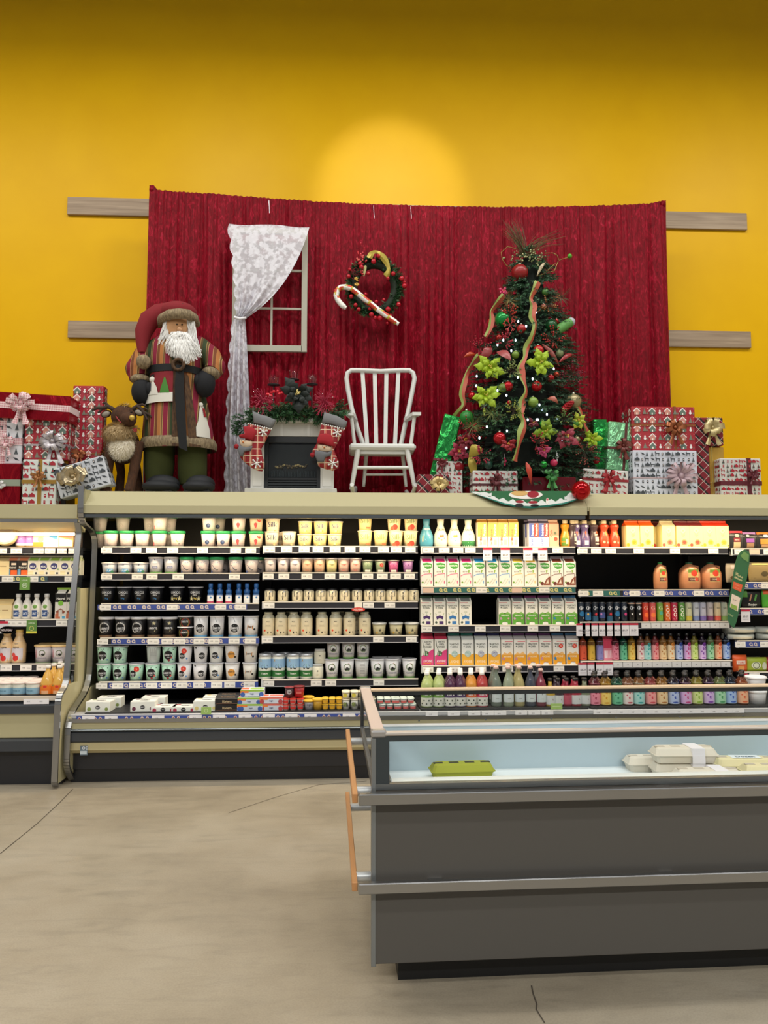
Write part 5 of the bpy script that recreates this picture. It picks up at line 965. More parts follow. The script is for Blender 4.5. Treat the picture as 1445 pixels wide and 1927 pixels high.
# milk carton bay
row('C1', Z(C_, [('ripple', 108), ('califia', 230), ('califia2', 348), ('califia3', 468), ('oat', 580), ('oat', 670), ('oat', 758), ('oat', 847), ('almondc', 1018), ('almondc', 1105), ('chococ', 1190), ('ptorange', 1298)]))
row('C1', Z(C_, [('almondc', 985)]), tier='back row', back=.09)
row('C1', Z(C_, [('ptdark', 1365)]), tier='near the bay edge')
row('C2', Z(C_, [('natpink', 105), ('natpink', 218), ('natpink', 328), ('natpink', 440), ('natblue', 550), ('natblue', 660), ('natblue', 768), ('natyel', 877), ('natyel', 987), ('natbrown', 1102), ('natbrown', 1212), ('natbrown', 1320)]), jit=1)
row('C3', Z(C_, [('eoatpurple', 101), ('eoatpurple', 211), ('eoatblue', 320), ('eoatblue', 430), ('eoampurple', 762), ('eoampurple', 876), ('eoammagenta', 990), ('eoammagenta', 1103), ('eoamblue', 1213), ('eoamblue', 1325)]), jit=1)
row('C4', Z(C_, [('eopink', 105), ('eopink', 218), ('zteal', 333), ('zteal', 445), ('znavy', 558), ('znavy', 670), ('oatpur', 778), ('oatpur', 885), ('oatpur', 993), ('oatpur', 1103), ('oatdot', 1215), ('oatdot', 1330)]), jit=1)
for rr, (nm, bk) in enumerate((('front row', 0), ('middle row', .1), ('back row', .2))):
    row('CW', Z(C_, [('flgreen', 105 + rr * 4), ('flgreen', 205 + rr * 2), ('flpurple', 300), ('flpurple', 388), ('florange', 478), ('flred', 572)]), tier=nm, back=bk, where='bottom well of milk carton bay')
row('CW', Z(C_, [('swgrey', 690), ('swgreen', 792), ('swyel', 885), ('swblue', 980), ('swpink', 1068), ('smyel', 1145), ('smdark', 1215), ('smred', 1285), ('smcrim', 1355), ('smgrey', 1440)]), tier='front row')
row('CW', Z(C_, [('swgrey', 668), ('swgreen', 800), ('swyel', 870), ('smdark', 1190), ('smred', 1265), ('smcrim', 1340), ('swblue', 1050)]), tier='back row', back=.11)
# juice bay
row('D1', Z(D_, [('ptpurple', 172), ('ptpurple', 230), ('ptdark', 292), ('ptred', 362), ('ptred', 432), ('ojorange', 545), ('ojorange', 640), ('ojside', 785), ('ojgrape', 882), ('ojgrape', 972), ('ojmango', 1060), ('ojmango', 1148)]), jit=1)
row('D1', Z(D_, [('ptpurple', 200), ('ptdark', 268), ('ptred', 345), ('ptred', 415), ('ojgrape', 722)]), tier='back row', back=.11)
row('D2', Z(D_, [('jugs', 740), ('jugb', 948), ('jugb', 1092)]))
row('D3', Z(D_, [('cblue', 190), ('cgold', 235), ('cred', 284), ('cviol', 331), ('cred', 382), ('cblue', 429), ('cpink', 478), ('cblk', 528), ('cblk', 576), ('cor1', 622), ('cor2', 670), ('cgrn', 719), ('looporange', 768), ('loopred', 815), ('loopgreen', 865), ('pyellow', 912), ('pgrey', 961), ('pviol', 1007), ('pplum', 1055), ('pred', 1105), ('pgrn', 1150)]), jit=4)
row('D3', Z(D_, [(('cblk', 'cor1', 'pgrey')[i // 7], 195 + 49 * i) for i in range(20)]), tier='back row', back=.08)
D4 = [('rcrim', 302), ('rgreen', 362), ('ryel', 422), ('rwhite', 490), ('rteal', 540), ('rpink', 597), ('rtan', 655), ('ramber', 715), ('rblue', 775), ('rmag', 835), ('rlime', 888), ('rpurp', 947), ('rmint', 1007), ('rorange', 1065), ('rnavy', 1125)]
row('D4', Z(E_, [('porange', 62), ('pyel', 124), ('pviolet', 188)] + D4))
row('D4', Z(E_, [('pinkpack', 222 + 10 * i, dict(back=.005 * i, tilt=R(-4))) for i in range(5)]), jit=1)
row('D4', Z(E_, [(k, x + 4) for k, x in D4[2:]]), tier='second row', back=.075)
row('D4', Z(E_, [(k, x + 7) for k, x in D4[3:-1]]), tier='third row', back=.15)
DW = [('rcrimL', 148), ('ryelL', 226), ('rgreenL', 311), ('rwhiteL', 391), ('rtealL', 474), ('rpinkL', 560), ('rtanL', 645), ('rblueL', 730), ('rmagL', 820), ('rlimeL', 903), ('rpurpL', 990), ('rmintL', 1074), ('rnavyL', 1152), ('rorangeL', 1240)]
row('DW', Z(E_, DW), tier='front row', jit=4)
for nm, bk, dx in (('second row', .09, -5), ('third row', .18, 3)):
    row('DW', Z(E_, [(k, x + dx) for k, x in DW]), tier=nm, back=bk)
row('DW', Z(E_, [('smgrey', 68), ('smcrim', 10)]), tier='beside labelled bottles')
row('DW', Z(E_, [('whitepail', 1360)]), tier='lower one'); row('DW', Z(E_, [('whitepail', 1360)]), tier='upper one', dz=.102)
# right edge bay
row('E1', Z(D_, [('erol', 1245), ('epur', 1335), ('eorg', 1440)]), jit=1)
row('E2', [('egold2', 1383), ('egold', 1434)], jit=1); row('E3', [('esoy', 1414), ('esoyg', 1452)], jit=1)
row('E4', [('etray', 1395), ('etray', 1460)], tier='lower layer', jit=1); row('E4', [('etray', 1398), ('etray', 1458)], tier='upper layer', dz=.052)
row('E5', [('eorpk', 1388), ('egrpk', 1420), ('eredpk', 1452)], jit=1); row('E5', [('egreypk', 1412)], back=.1, tier='lower one'); row('E5', [('egreypk', 1408)], back=.1, dz=.052, tier='upper one'); row('E5', [('eredpk', 1448)], back=.1, tier='back row', dz=.0)
# far left case
row('F1', Z(F_, [('cheese', 75), ('purjar', 250), ('purjar', 378), ('bagy', 535), ('bagb', 690), ('bago', 880), ('bagd', 1015)]), jit=1)
row('F2', Z(F_, [('ccart', 40), ('dkcart', 165), ('dkcart', 305), ('nat2', 445), ('nat2', 590), ('nat2', 735), ('nat2', 880), ('nat2', 1015)]), jit=1)
row('F3', Z(F_, [('ccart', -20), ('ccart', 90), ('barista', 237), ('barista', 360), ('barista', 487), ('barista', 625), ('natrel', 840), ('natrel', 985)]), jit=1)
row('F4', Z(F_, [('kefir', 95), ('kefir', 260), ('storetub', 590), ('storetub', 820), ('storetub', 1020)]), jit=1)
row('F4', Z(F_, [('storetub', 650), ('storetub', 840), ('storetub', 1010)]), tier='back row', back=.14)
row('FW', Z(F_, [('sourc', -70), ('sourc', 110), ('sourc', 290), ('sourc', 475), ('ojbottle', 660), ('ojbottle', 820)]), tier='front row')
row('FW', Z(F_, [('sourc', -10), ('sourc', 180), ('sourc', 360), ('sourc', 540), ('ojbottle', 740), ('ojbottle', 870)]), tier='middle row', back=.12)
row('FW', Z(F_, [('sourc', 70), ('sourc', 250), ('sourc', 430), ('ojbottle', 828)]), tier='back row', back=.24)
# ---- hanging signs
def sign(px, py0, py1, w, col, yf, label, dec, top=None):
    z0, z1 = U(px, py1, yf)[1], U(px, py0, yf)[1]; x = UX(px, yf, py0); H = z1 - z0
    mb = MB().box(-w / 2, w / 2, 0, .002, -H, 0, col + '/.5'); print_on(mb, dec, w, H, lambda u, v, e: (u, -e, v - H))
    o = mb.build('shelf_sign', None, (x, yf, z1)); tag(o, label, 'sign'); return o
sign(47, 1086, 1110, .075, '6f9c4a', YF - .012, 'green hanging shelf sign with white ring in the far left case', [('o', 'e4eedc', 0, .35, .5, .08), ('t', 'e4eedc', 'BIO', 0, .35, .12, .6), ('t', 'd8e6cc', 'LOCAL', 0, .75, .12, 1.2)])
sign(60, 1167, 1192, .075, '5f8a42', YF - .012, 'green and yellow hanging sign between the cream bottles and cartons, far left', [('r', 'd9cf4a', -1, 0, 1, .16), ('o', 'e4d97a', 0, .38, .45, .08), ('t', 'd8e6cc', 'LOCAL', 0, .78, .12, 1.2)])
sign(6, 1169, 1192, .07, 'd9d6dc', YF - .012, 'white price sign with red top at the far left edge', [('r', 'c21f3c', -1, .8, 1, 1), ('t', '6d6b72', '3.99', 0, .35, .2, 1.2)])
s = MB().lathe([(0, 0), (.05, 0)], 'c8324a/.4', 20, M=Matrix.Scale(.55, 4, (0, 0, 1)) @ Matrix.Rotation(R(90), 4, 'X'), smooth=False)
print_on(s, [('t', 'f2dfe0', 'NOUVEAU', 0, 0, .016, .08)], 2, 1, lambda u, v, e: (u, -e, v)); s = s.build('shelf_sign', None, (UX(17, YF - .02), YF - .02, UZ(1183, YF - .02))); tag(s, 'small red oval sign above the kefir bottles', 'sign')
for px, py, yf, lb in ((1243, 1336, YR - .004, 'right'), ):
    pass
sign(388, 1331, 1344, .07, '9fc26a', YR - .004, 'light green tag leaning on the well rim of the left yogurt bay', [('o', 'd4e6b4', 0, .5, .4, .1)])
sign(1047, 1324, 1335, .085, '9fc26a', YR - .004, 'light green tag on the well rim below the small drink bottles', [('r', 'c4dca0', -.7, .4, .7, .6)])
sign(1443 - 18, 1143, 1143.2, .001, '9fc26a', YR, 'x', []) if False else None
# the tall green shelf banner
def banner():
    yb = YS - .10; P = [(1401, 1034), (1408, 1037), (1411, 1042), (1410, 1060), (1405, 1090), (1398, 1120), (1391, 1150), (1385, 1172), (1381, 1182), (1374, 1176), (1369, 1166), (1369, 1150), (1376, 1105), (1383, 1062), (1388, 1046), (1394, 1037)]
    q = [U(x, y, yb) for x, y in P]; mb = MB().prism(q, yb, yb + .003, '356b45/.5')
    def quad(c, pts, e): mb.add([(*[U(x, y, yb)[0]], yb - e, U(x, y, yb)[1]) for x, y in pts], [list(range(len(pts)))], c)
    quad('6f9a5c', [(1393, 1046), (1400, 1038), (1409, 1044), (1408, 1058), (1398, 1052)], .001)
    quad('e8653c', [(1380, 1094), (1397, 1101), (1394, 1114), (1378, 1107)], .001)
    quad('ecd9c6', [(1377, 1117), (1393, 1125), (1388, 1151), (1373, 1143)], .001)
    quad('8fae4c', [(1376, 1136), (1387, 1141), (1386, 1149), (1374, 1143)], .002)
    def words(t, px, py, h, col, ang=-24):
        tv, tf, tw, th = text2d(t); x0, z0 = U(px, py, yb); s = h / th; c, sn = math.cos(R(ang)), math.sin(R(ang))
        mb.add([(x0 + (a * c - b * sn) * s, yb - .002, z0 + (a * sn + b * c) * s) for a, b in tv], tf, col)
    words('Un', 1386.5, 1079, .014, 'e8e0a8'); words('Produit', 1391, 1084, .015, 'e8e0a8'); words('Maison', 1389, 1089, .017, 'e8e0a8'); words('Choix', 1387.5, 1101, .011, 'f2a080'); words('du jour', 1387, 1107, .011, 'f2a080'); words('2.99', 1382, 1129, .012, '9a8a80'); words('Local', 1375, 1157, .014, 'b8c890', -35)
    o = mb.build('shelf_banner'); tag(o, 'tall curved green banner sign sticking out at the right edge of the juice bay', 'sign')
banner()
st = MB().box(0, .05, 0, .002, 0, .065, '6a7a86/.4'); print_on(st, [('r', 'c9d4dc', -.0, .1, .9, .45), ('o', 'e8ecf0', .45, .75, .2, .08), ('o', 'e8ecf0', .9, .75, .2, .08)], .1, .065, lambda u, v, e: (max(0, min(.05, u)), -e, v))
st = st.build('case_sticker', caseM, (UX(161, YR) - cxM, YR + .008 - 6.1, UZ(1415, YR)))
# ================================================================== the christmas display on the case tops
def at(px, py, Y): x, z = U(px, py, Y); return Vector((x, Y, z))
def part(mb, name, root): return mb.build(name, root, tuple(-v for v in root.location))
def m_curtain_lace():
    m = bpy.data.materials.new('lace'); m.use_nodes = True; nt = m.node_tree; b = nt.nodes['Principled BSDF']; out = nt.nodes['Material Output']
    v = coords(nt); n = N(nt, 'TexVoronoi', Scale=26.0); nt.links.new(v, n.inputs['Vector']); n2 = N(nt, 'TexNoise', Scale=24.0, Detail=6.0); nt.links.new(v, n2.inputs['Vector'])
    r = ramp(nt, [(.44, (.66, .66, .66, 1)), (.54, (1, 1, 1, 1))]); nt.links.new(n2.outputs['Fac'], r.inputs[0])
    r2 = ramp(nt, [(.1, (1, 1, 1, 1)), (.5, (.9, .9, .9, 1))]); nt.links.new(n.outputs['Distance'], r2.inputs[0])
    mu = N(nt, 'MixRGB', blend_type='MULTIPLY'); mu.inputs[0].default_value = 1; nt.links.new(r.outputs[0], mu.inputs[1]); nt.links.new(r2.outputs[0], mu.inputs[2])
    b.inputs['Base Color'].default_value = lin('dcdce4'); b.inputs['Roughness'].default_value = .8
    t = N(nt, 'BsdfTransparent'); mx = N(nt, 'MixShader'); nt.links.new(mu.outputs[0], mx.inputs[0]); nt.links.new(t.outputs[0], mx.inputs[1]); nt.links.new(b.outputs[0], mx.inputs[2]); nt.links.new(mx.outputs[0], out.inputs[0])
    return reg('lace', m)
def m_stripes(name, stops, period, axis=0, rough=.85):
    m, nt, b = new_mat(name); v = coords(nt); s = N(nt, 'SeparateXYZ'); nt.links.new(v, s.inputs[0])
    a = N(nt, 'Math', operation='DIVIDE'); a.inputs[1].default_value = period; nt.links.new(s.outputs[axis], a.inputs[0]); fr = N(nt, 'Math', operation='FRACT'); nt.links.new(a.outputs[0], fr.inputs[0])
    r = ramp(nt, stops, 'CONSTANT'); nt.links.new(fr.outputs[0], r.inputs[0]); nt.links.new(r.outputs[0], b.inputs['Base Color']); b.inputs['Roughness'].default_value = rough
    n = N(nt, 'TexNoise', Scale=90.0); nt.links.new(v, n.inputs['Vector']); bump(nt, b, n.outputs['Fac'], .2, .003); return reg(name, m)
def m_plaid(name, c0, c1, c2, period, lw=.12, rot=0):
    m, nt, b = new_mat(name); t = nt.nodes.new('ShaderNodeTexCoord'); mp = nt.nodes.new('ShaderNodeMapping'); mp.inputs['Rotation'].default_value = (0, rot, 0); nt.links.new(t.outputs['Object'], mp.inputs['Vector'])
    s = N(nt, 'SeparateXYZ'); nt.links.new(mp.outputs[0], s.inputs[0]); outs = []
    for ax in (0, 2):
        a = N(nt, 'Math', operation='DIVIDE'); a.inputs[1].default_value = period; nt.links.new(s.outputs[ax], a.inputs[0]); fr = N(nt, 'Math', operation='FRACT'); nt.links.new(a.outputs[0], fr.inputs[0])
        r = ramp(nt, [(0, (0, 0, 0, 1)), (.5 - lw / 2, (1, 1, 1, 1)), (.5 + lw / 2, (.35, .35, .35, 1)), (.78, (0, 0, 0, 1))], 'CONSTANT'); nt.links.new(fr.outputs[0], r.inputs[0]); outs.append(r.outputs[0])
    ad = N(nt, 'MixRGB', blend_type='ADD'); ad.inputs[0].default_value = .8; nt.links.new(outs[0], ad.inputs[1]); nt.links.new(outs[1], ad.inputs[2])
    r = ramp(nt, [(0, c0), (.3, c1), (.75, c2)], 'CONSTANT'); nt.links.new(ad.outputs[0], r.inputs[0]); nt.links.new(r.outputs[0], b.inputs['Base Color']); b.inputs['Roughness'].default_value = .7; return reg(name, m)
def m_foil(name, col, rough=.22, bs=.6, sc=14):
    m, nt, b = new_mat(name); v = coords(nt, (1, 1, .5)); n = N(nt, 'TexNoise', Scale=float(sc), Detail=3.0, Distortion=1.4); nt.links.new(v, n.inputs['Vector'])
    b.inputs['Base Color'].default_value = lin(col); b.inputs['Metallic'].default_value = .75; b.inputs['Roughness'].default_value = rough; bump(nt, b, n.outputs['Fac'], bs, .02); return reg(name, m)
def m_fur(name, c1, c2):
    m, nt, b = new_mat(name); v = coords(nt, (1, 1, .35)); n = N(nt, 'TexNoise', Scale=70.0, Detail=4.0); nt.links.new(v, n.inputs['Vector'])
    r = ramp(nt, [(.35, c1), (.65, c2)]); nt.links.new(n.outputs['Fac'], r.inputs[0]); nt.links.new(r.outputs[0], b.inputs['Base Color']); b.inputs['Roughness'].default_value = .9; bump(nt, b, n.outputs['Fac'], .7, .008); return reg(name, m)
m_curtain_lace(); m_foil('green_foil', '2f9a4a'); m_foil('mint_foil', '8ccf9c', .25, .8, 20); m_foil('red_foil', '9c0f22', .2, .35, 6); m_foil('gold_foil', 'b8a888', .25, .3, 8); m_foil('gift_gold', 'c9a24c', .4, .1, 8)
m_fur('fur_tan', '6e5f4a', '9a8a6c'); m_fur('fur_brown', '3a281a', '5a4028'); m_fur('fur_deer', '38200f', '4d2e18'); m_fur('fur_cream', 'e4dcc8', 'f6f0e2'); m_fur('fur_ruff', 'b89c6c', 'e0caa0'); m_fur('wool_white', 'd8d8d6', 'f2f2f0')
m_stripes('coat_stripes', [(0, '6e3c1c'), (.06, 'a86c38'), (.19, 'b89a60'), (.205, '6e4a28'), (.26, 'b89a60'), (.275, '7e1230'), (.45, 'b89a60'), (.465, '5a4426'), (.54, '2e3c1e'), (.68, 'b89a60'), (.695, '5a4426'), (.76, 'b89a60'), (.775, '7e1230'), (.94, 'b89a60'), (.955, '6e3c1c')], .215)
m_plaid('plaid_red', '8f1420', 'b8604e', 'e0cdae', .052); m_plaid('plaid_gift', '7a0f22', '1d1416', 'd8cbc0', .062, .05, R(45)); m_plaid('plaid_ribbon', 'c9a0a4', 'b4405a', 'ecdcdc', .018, .2)
# ---- red velvet backdrop ------------------------------------------------
YC = 6.42
TOP = [(283, 352), (290, 351), (297, 359), (304, 361), (400, 367), (500, 375), (620, 383), (740, 388), (860, 391), (960, 392), (1060, 391), (1160, 388), (1215, 386), (1235, 383), (1244, 380), (1250, 379)]
def interp(tab, x):
    for (a, b), (c, d) in zip(tab, tab[1:]):
        if x <= c: return b + (d - b) * max(0, (x - a)) / (c - a)
    return tab[-1][1]
def fold1(t): return 1 - 2 * abs(math.sin(t / 2)) ** .6
def backdrop():
    root = empty('velvet_curtain', (UX(770, YC), YC, ZD), 0, 'wide crushed red velvet curtain hung in front of the yellow wall', 'curtain')
    xl, xr_2 = UX(283, YC, 600), UX(1254, YC, 600); rng = random.Random(3); fr = [(rng.uniform(8, 60), rng.uniform(0, 6.3), rng.uniform(.3, 1)) for _ in range(14)]
    nu, nv = 640, 60
    def fn(u, v):
        px = 283 + (1251 - 283) * u; pyt = interp(TOP, px); x, zt = U(px, pyt, YC); z = zt + (ZD - zt) * v
        amp = .018 + .034 * min(1, v * 1.5); d = sum(a * fold1(f_ * x + p + .5 * math.sin(2.2 * v + f_)) for f_, p, a in fr) / 3
        gather = .006 * math.sin(150 * x + 3 * math.sin(9 * x)) * max(0, 1 - v * 3.0)
        # swag folds that run from the two top corners
        sw = 0
        for cx_, s, wd in ((1250, -1, 230), (285, 1, 190)):
            t = (px - cx_) * s
            if 0 <= t < wd:
                q = t / wd; ph = (1 - q) ** 1.3 * 7 - v * 6.5 * q; sw += .03 * math.sin(ph * 2.2) * (1 - q) ** .7 * min(1, v * 4) * (q ** .3)
        if v < .045: amp *= .5
        sh = .018 * math.sin(3 * v) * math.sin(5 * x)
        return (x + (UX(770, YC) - x) * .018 * v + sh * min(1, v), YC + amp * d + gather - sw - (.012 if v < .05 else 0), z)
    part(MB().grid(fn, nu, nv, 'velvet'), 'drape', root)
    hd = MB().tube([at(px, interp(TOP, px) + 1.5, YC) for px in range(284, 1251, 12)], .011, 'velvet', 8); part(hd, 'hem_pocket', root)
    pn = MB()
    for px, py in ((506, 377), (703, 387), (773, 388)): pn.tube([at(px, py, YC - .03), at(px + 1, py + 24, YC - .035)], .0022, 'd8d8d8/.3/.8', 5)
    part(pn, 'pins', root)
    for px, py in ((283, 352), (1250, 379)):
        part(MB().ball(at(px + (4 if px < 500 else -4), py + 6, YC - .005), (.03, .035, .035), 'velvet', 10, 8), 'corner_knot', root)
    for px in (285, 1248):
        p = at(px, 400, YC + .06); part(MB().tube([(p.x, p.y, ZD), (p.x, p.y, p.z + .1)], .016, '77777a/.4/.6', 8), 'stand_pole', root)
backdrop()
# ---- old window frame and lace -------------------------------------------
YFW = 6.30
wf = empty('window_frame', at(510, 664, YFW), 0, 'weathered white wooden window frame hanging on the red curtain', 'window frame')
fw = lambda x0, y0, x1, y1, t=.03, m='a8a698/.7': MB().box(UX(x0, YFW, y0), UX(x1, YFW, y0), YFW - t, YFW, UZ(y1, YFW, x0), UZ(y0, YFW, x0), m, .002)
for n_, a in (('stile', (569, 432, 579.5, 664)), ('stile', (440, 432, 451, 664)), ('bottom_rail', (451, 650.5, 569, 662)), ('top_rail', (451, 430, 569, 441)), ('muntin', (511, 441, 515, 651, .018)), ('muntin', (451, 507, 569, 511, .016)), ('muntin', (451, 578.5, 569, 582.5, .016))): part(fw(*a), n_, wf)
YL = 6.20
lc = empty('lace_curtain', (UX(450, YL), YL, ZD), 0, 'white lace curtain tied back over the window frame', 'curtain')
def bez(p0, p1, p2, t): return tuple(a * (1 - t) ** 2 + 2 * b * t * (1 - t) + c * t * t for a, b, c in zip(p0, p1, p2))
def upper(u, v):
    t0 = (431 + 151 * u, 421 + 1.5 * math.sin(9 * u) + 6 * u); c = (446 + 104 * u, 520 + 32 * u ** 2); e = (446 + 13 * u, 597 + 3 * u)
    x, y = bez(t0, c, e, v); sc = 5.0 * abs(math.sin(v * 20)) * max(0, 1 - u * 12); fold = .012 * math.sin(u * 16) * (.2 + v) + .02 * math.sin(u * 40) * v * v
    p = at(x - sc, y, YL); return (p.x, p.y + fold - .03 * math.sin(math.pi * v) * u, p.z)
part(MB().grid(upper, 90, 60, 'lace'), 'upper_drape', lc)
def lower(u, v):
    wl = 441 + (425 - 441) * min(1, v * 1.5) ** .7; wr = 461 + (478 - 461) * v ** .8; x = wl + (wr - wl) * u; sc = 4.5 * abs(math.sin(v * 30)) * max(0, 1 - u * 7)
    p = at(x - sc, 600 + (930 - 600) * v, YL); return (p.x, p.y + (.008 + .03 * min(1, v * 2)) * math.sin(u * 22 + .8 * math.sin(v * 3)), p.z)
part(MB().grid(lower, 70, 60, 'lace'), 'lower_drape', lc)
part(MB().tube([at(441, 597, YL - .02), at(451, 600, YL - .035), at(463, 598, YL - .02)], .012, 'e6e6ea/.8', 8), 'tieback', lc)
# ---- evergreen sprigs ---------------------------------------------------
def sprig(mb, p, d, L, n, nl, mats, rng, stem='3a2c1c/.8', w=.0036):
    d = d.normalized(); a = d.cross(Vector((0, 0, 1)))
    if a.length < .1: a = d.cross(Vector((1, 0, 0)))
    a.normalize(); b = d.cross(a)
    for k in range(n):
        t = rng.random() ** .8; an = rng.uniform(0, 6.283); q = p + d * L * t; o = (a * math.cos(an) + b * math.sin(an)); e = q + (o * .8 + d * .75).normalized() * nl * rng.uniform(.7, 1.15)
        s = d.cross(o) * w; mb.add([q - s, q + s, e], [(0, 1, 2)], mats[rng.randrange(len(mats))])
    mb.add([p - a * .002, p + a * .002, p + d * L], [(0, 1, 2)], stem)
GR = ['2a4f2e/.6', '34603a/.6', '427446/.6', '1f4026/.6']
def ribbon(mb, pts, wd, mat, axis=None, wave=0, mat2=None):
    pts = [Vector(p) for p in pts]; sm = []
    for i in range(len(pts) - 1):
        p0, p1, p2, p3 = pts[max(i - 1, 0)], pts[i], pts[i + 1], pts[min(i + 2, len(pts) - 1)]
        for k in range(4): t = k / 4; sm.append(.5 * ((2 * p1) + (p2 - p0) * t + (2 * p0 - 5 * p1 + 4 * p2 - p3) * t * t + (3 * p1 - p0 - 3 * p2 + p3) * t ** 3))
    pts = sm + [pts[-1]]; n = len(pts); vs = []
    for i, p in enumerate(pts):
        t = (pts[min(i + 1, n - 1)] - pts[max(i - 1, 0)]).normalized(); a = (axis or Vector((0, -1, 0))).cross(t)
        a = a.normalized() if a.length > .01 else Vector((1, 0, 0)); w_ = wd / 2 * (.85 + .25 * math.sin(i * .55)); q_ = wave / .014 * .75 * math.sin(i * .32) if wave else 0; a = a * math.cos(q_) + Vector((0, 1, 0)) * math.sin(q_)
        vs += [p - a * w_, p - a * w_ * (.1 + .35 * math.sin(i * .2)) + Vector((0, -.006, 0)), p + a * w_]
    mb.add(vs, [(3 * i, 3 * i + 1, 3 * i + 4, 3 * i + 3) for i in range(n - 1)], mat, True)
    mb.add(vs, [(3 * i + 1, 3 * i + 2, 3 * i + 5, 3 * i + 4) for i in range(n - 1)], mat2 or mat, True)
def bow(mb, c, r, mat, rng, loops=6, tails=2, wd=.35, flat=.5, taildrop=1.6):
    c = Vector(c)
    for i in range(loops):
        an = 2 * math.pi * i / loops + rng.uniform(-.2, .2); d = Vector((math.cos(an), -.45 * rng.random(), math.sin(an) * .8)); s = Vector((-math.sin(an), 0, math.cos(an)))
        L = r * rng.uniform(.8, 1.1); pts = [c, c + d * L * .5 + Vector((0, -r * .45, 0)), c + d * L + Vector((0, -r * .25, 0)), c + d * L * .98 + s * r * .1, c + d * L * .5 + Vector((0, r * .02, 0)), c]
        vs = []
        for k, p in enumerate(pts):
            w_ = r * wd * (.25 if k in (0, 5) else .55); vs += [p - s * w_, p + s * w_]
        mb.add(vs, [(2 * k, 2 * k + 1, 2 * k + 3, 2 * k + 2) for k in range(5)], mat, True)
    mb.ball(c + Vector((0, -r * .25, 0)), r * .2, mat, 8, 6)
    for i in range(tails):
        sx = (-1 if i % 2 else 1) * rng.uniform(.3, .8); ribbon(mb, [c + Vector((sx * r * t * .9, -.01 - .02 * t, -r * taildrop * t + .1 * r * math.sin(6 * t))) for t in (0, .25, .5, .75, 1)], r * .38, mat)
# ---- wrapped presents ---------------------------------------------------
def houses(W, H, s=.062, seed=1, cols=('c98a7c', '5f7468')):
    rng = random.Random(seed); d = []; nx, nz = max(1, int(W / s)), max(1, int(H / s))
    for j in range(nz):
        for i in range(nx):
            x = -W / 2 + W * (i + .5) / nx; z = H * (j + .5) / nz; k = (i + 2 * j) % 4; q = s * .44
            if k in (0, 2):
                c = cols[k // 2]; d += [('p', c, [(x - q * .8, z - q), (x + q * .8, z - q), (x + q * .8, z + .1 * q), (x, z + q), (x - q * .8, z + .1 * q)]), ('l', 'ece4e0', [(x - q * 1.1, z), (x, z + q * 1.1), (x + q * 1.1, z)], q * .35), ('r', 'efe6d8', x - q * .15, z - q, x + q * .2, z - q * .35)]
            elif k == 1: d += [('p', '77796a', [(x - q * .6, z - q * .8), (x + q * .6, z - q * .8), (x, z + q)])]
            else: d += [('d', 'ece8e6', x, z - q * .4, q * .42), ('d', 'ece8e6', x, z + q * .25, q * .28)]
            d += [('d', 'e8b9b0', x + s * .45, z + s * .4, s * .05), ('p', '77796a', [(x + s * .3, z - s * .35), (x + s * .5, z - s * .35), (x + s * .4, z)])]
    return d
def woods(W, H, s=.05, seed=1, c1='a01a2c', c2='2e4a40'):
    rng = random.Random(seed); d = []; nx, nz = max(1, int(W / s)), max(1, int(H / s))
    for j in range(nz):
        for i in range(nx):
            x = -W / 2 + W * (i + .5) / nx + rng.uniform(-.1, .1) * s; z = H * (j + .5) / nz; q = s * .46; k = rng.randrange(5)
            if k == 0: d += [('p', c1, [(x - q, z - q * .6), (x + q, z - q * .6), (x + q, z + .2 * q), (x, z + q), (x - q, z + .2 * q)]), ('p', c2, [(x - q * 1.3, z - q * .6), (x - q * .7, z - q * .6), (x - q, z + q)])]
            elif k == 1: d += [('r', c1, x - q, z, x + q * .8, z + q * .4), ('r', c1, x - q * .9, z - q * .8, x - q * .6, z), ('r', c1, x + q * .4, z - q * .8, x + q * .7, z), ('r', c1, x - q * 1.1, z + q * .3, x - q * .7, z + q)]
            elif k == 2: d += [('p', c2, [(x - q * .6, z - q), (x + q * .6, z - q), (x, z + q)]), ('p', c1, [(x - q * .2, z - q * .6), (x + q * .3, z - q * .5), (x, z + q * .2)])]
            elif k == 3: d += [('p', c1, [(x - q, z + q * .6), (x - q * .2, z - q * .3), (x + q, z - q * .5), (x + q * .2, z + q * .3)])]
            else: d += [('r', c1, x - q * .35, z - q * .7, x + q * .35, z + q * .5), ('d', 'e8dcd4', x, z, q * .18)]
    return d
def greys(W, H, s=.05, seed=1): return woods(W, H, s, seed, '3c4248', '5c6468')
gifts_rng = random.Random(11)
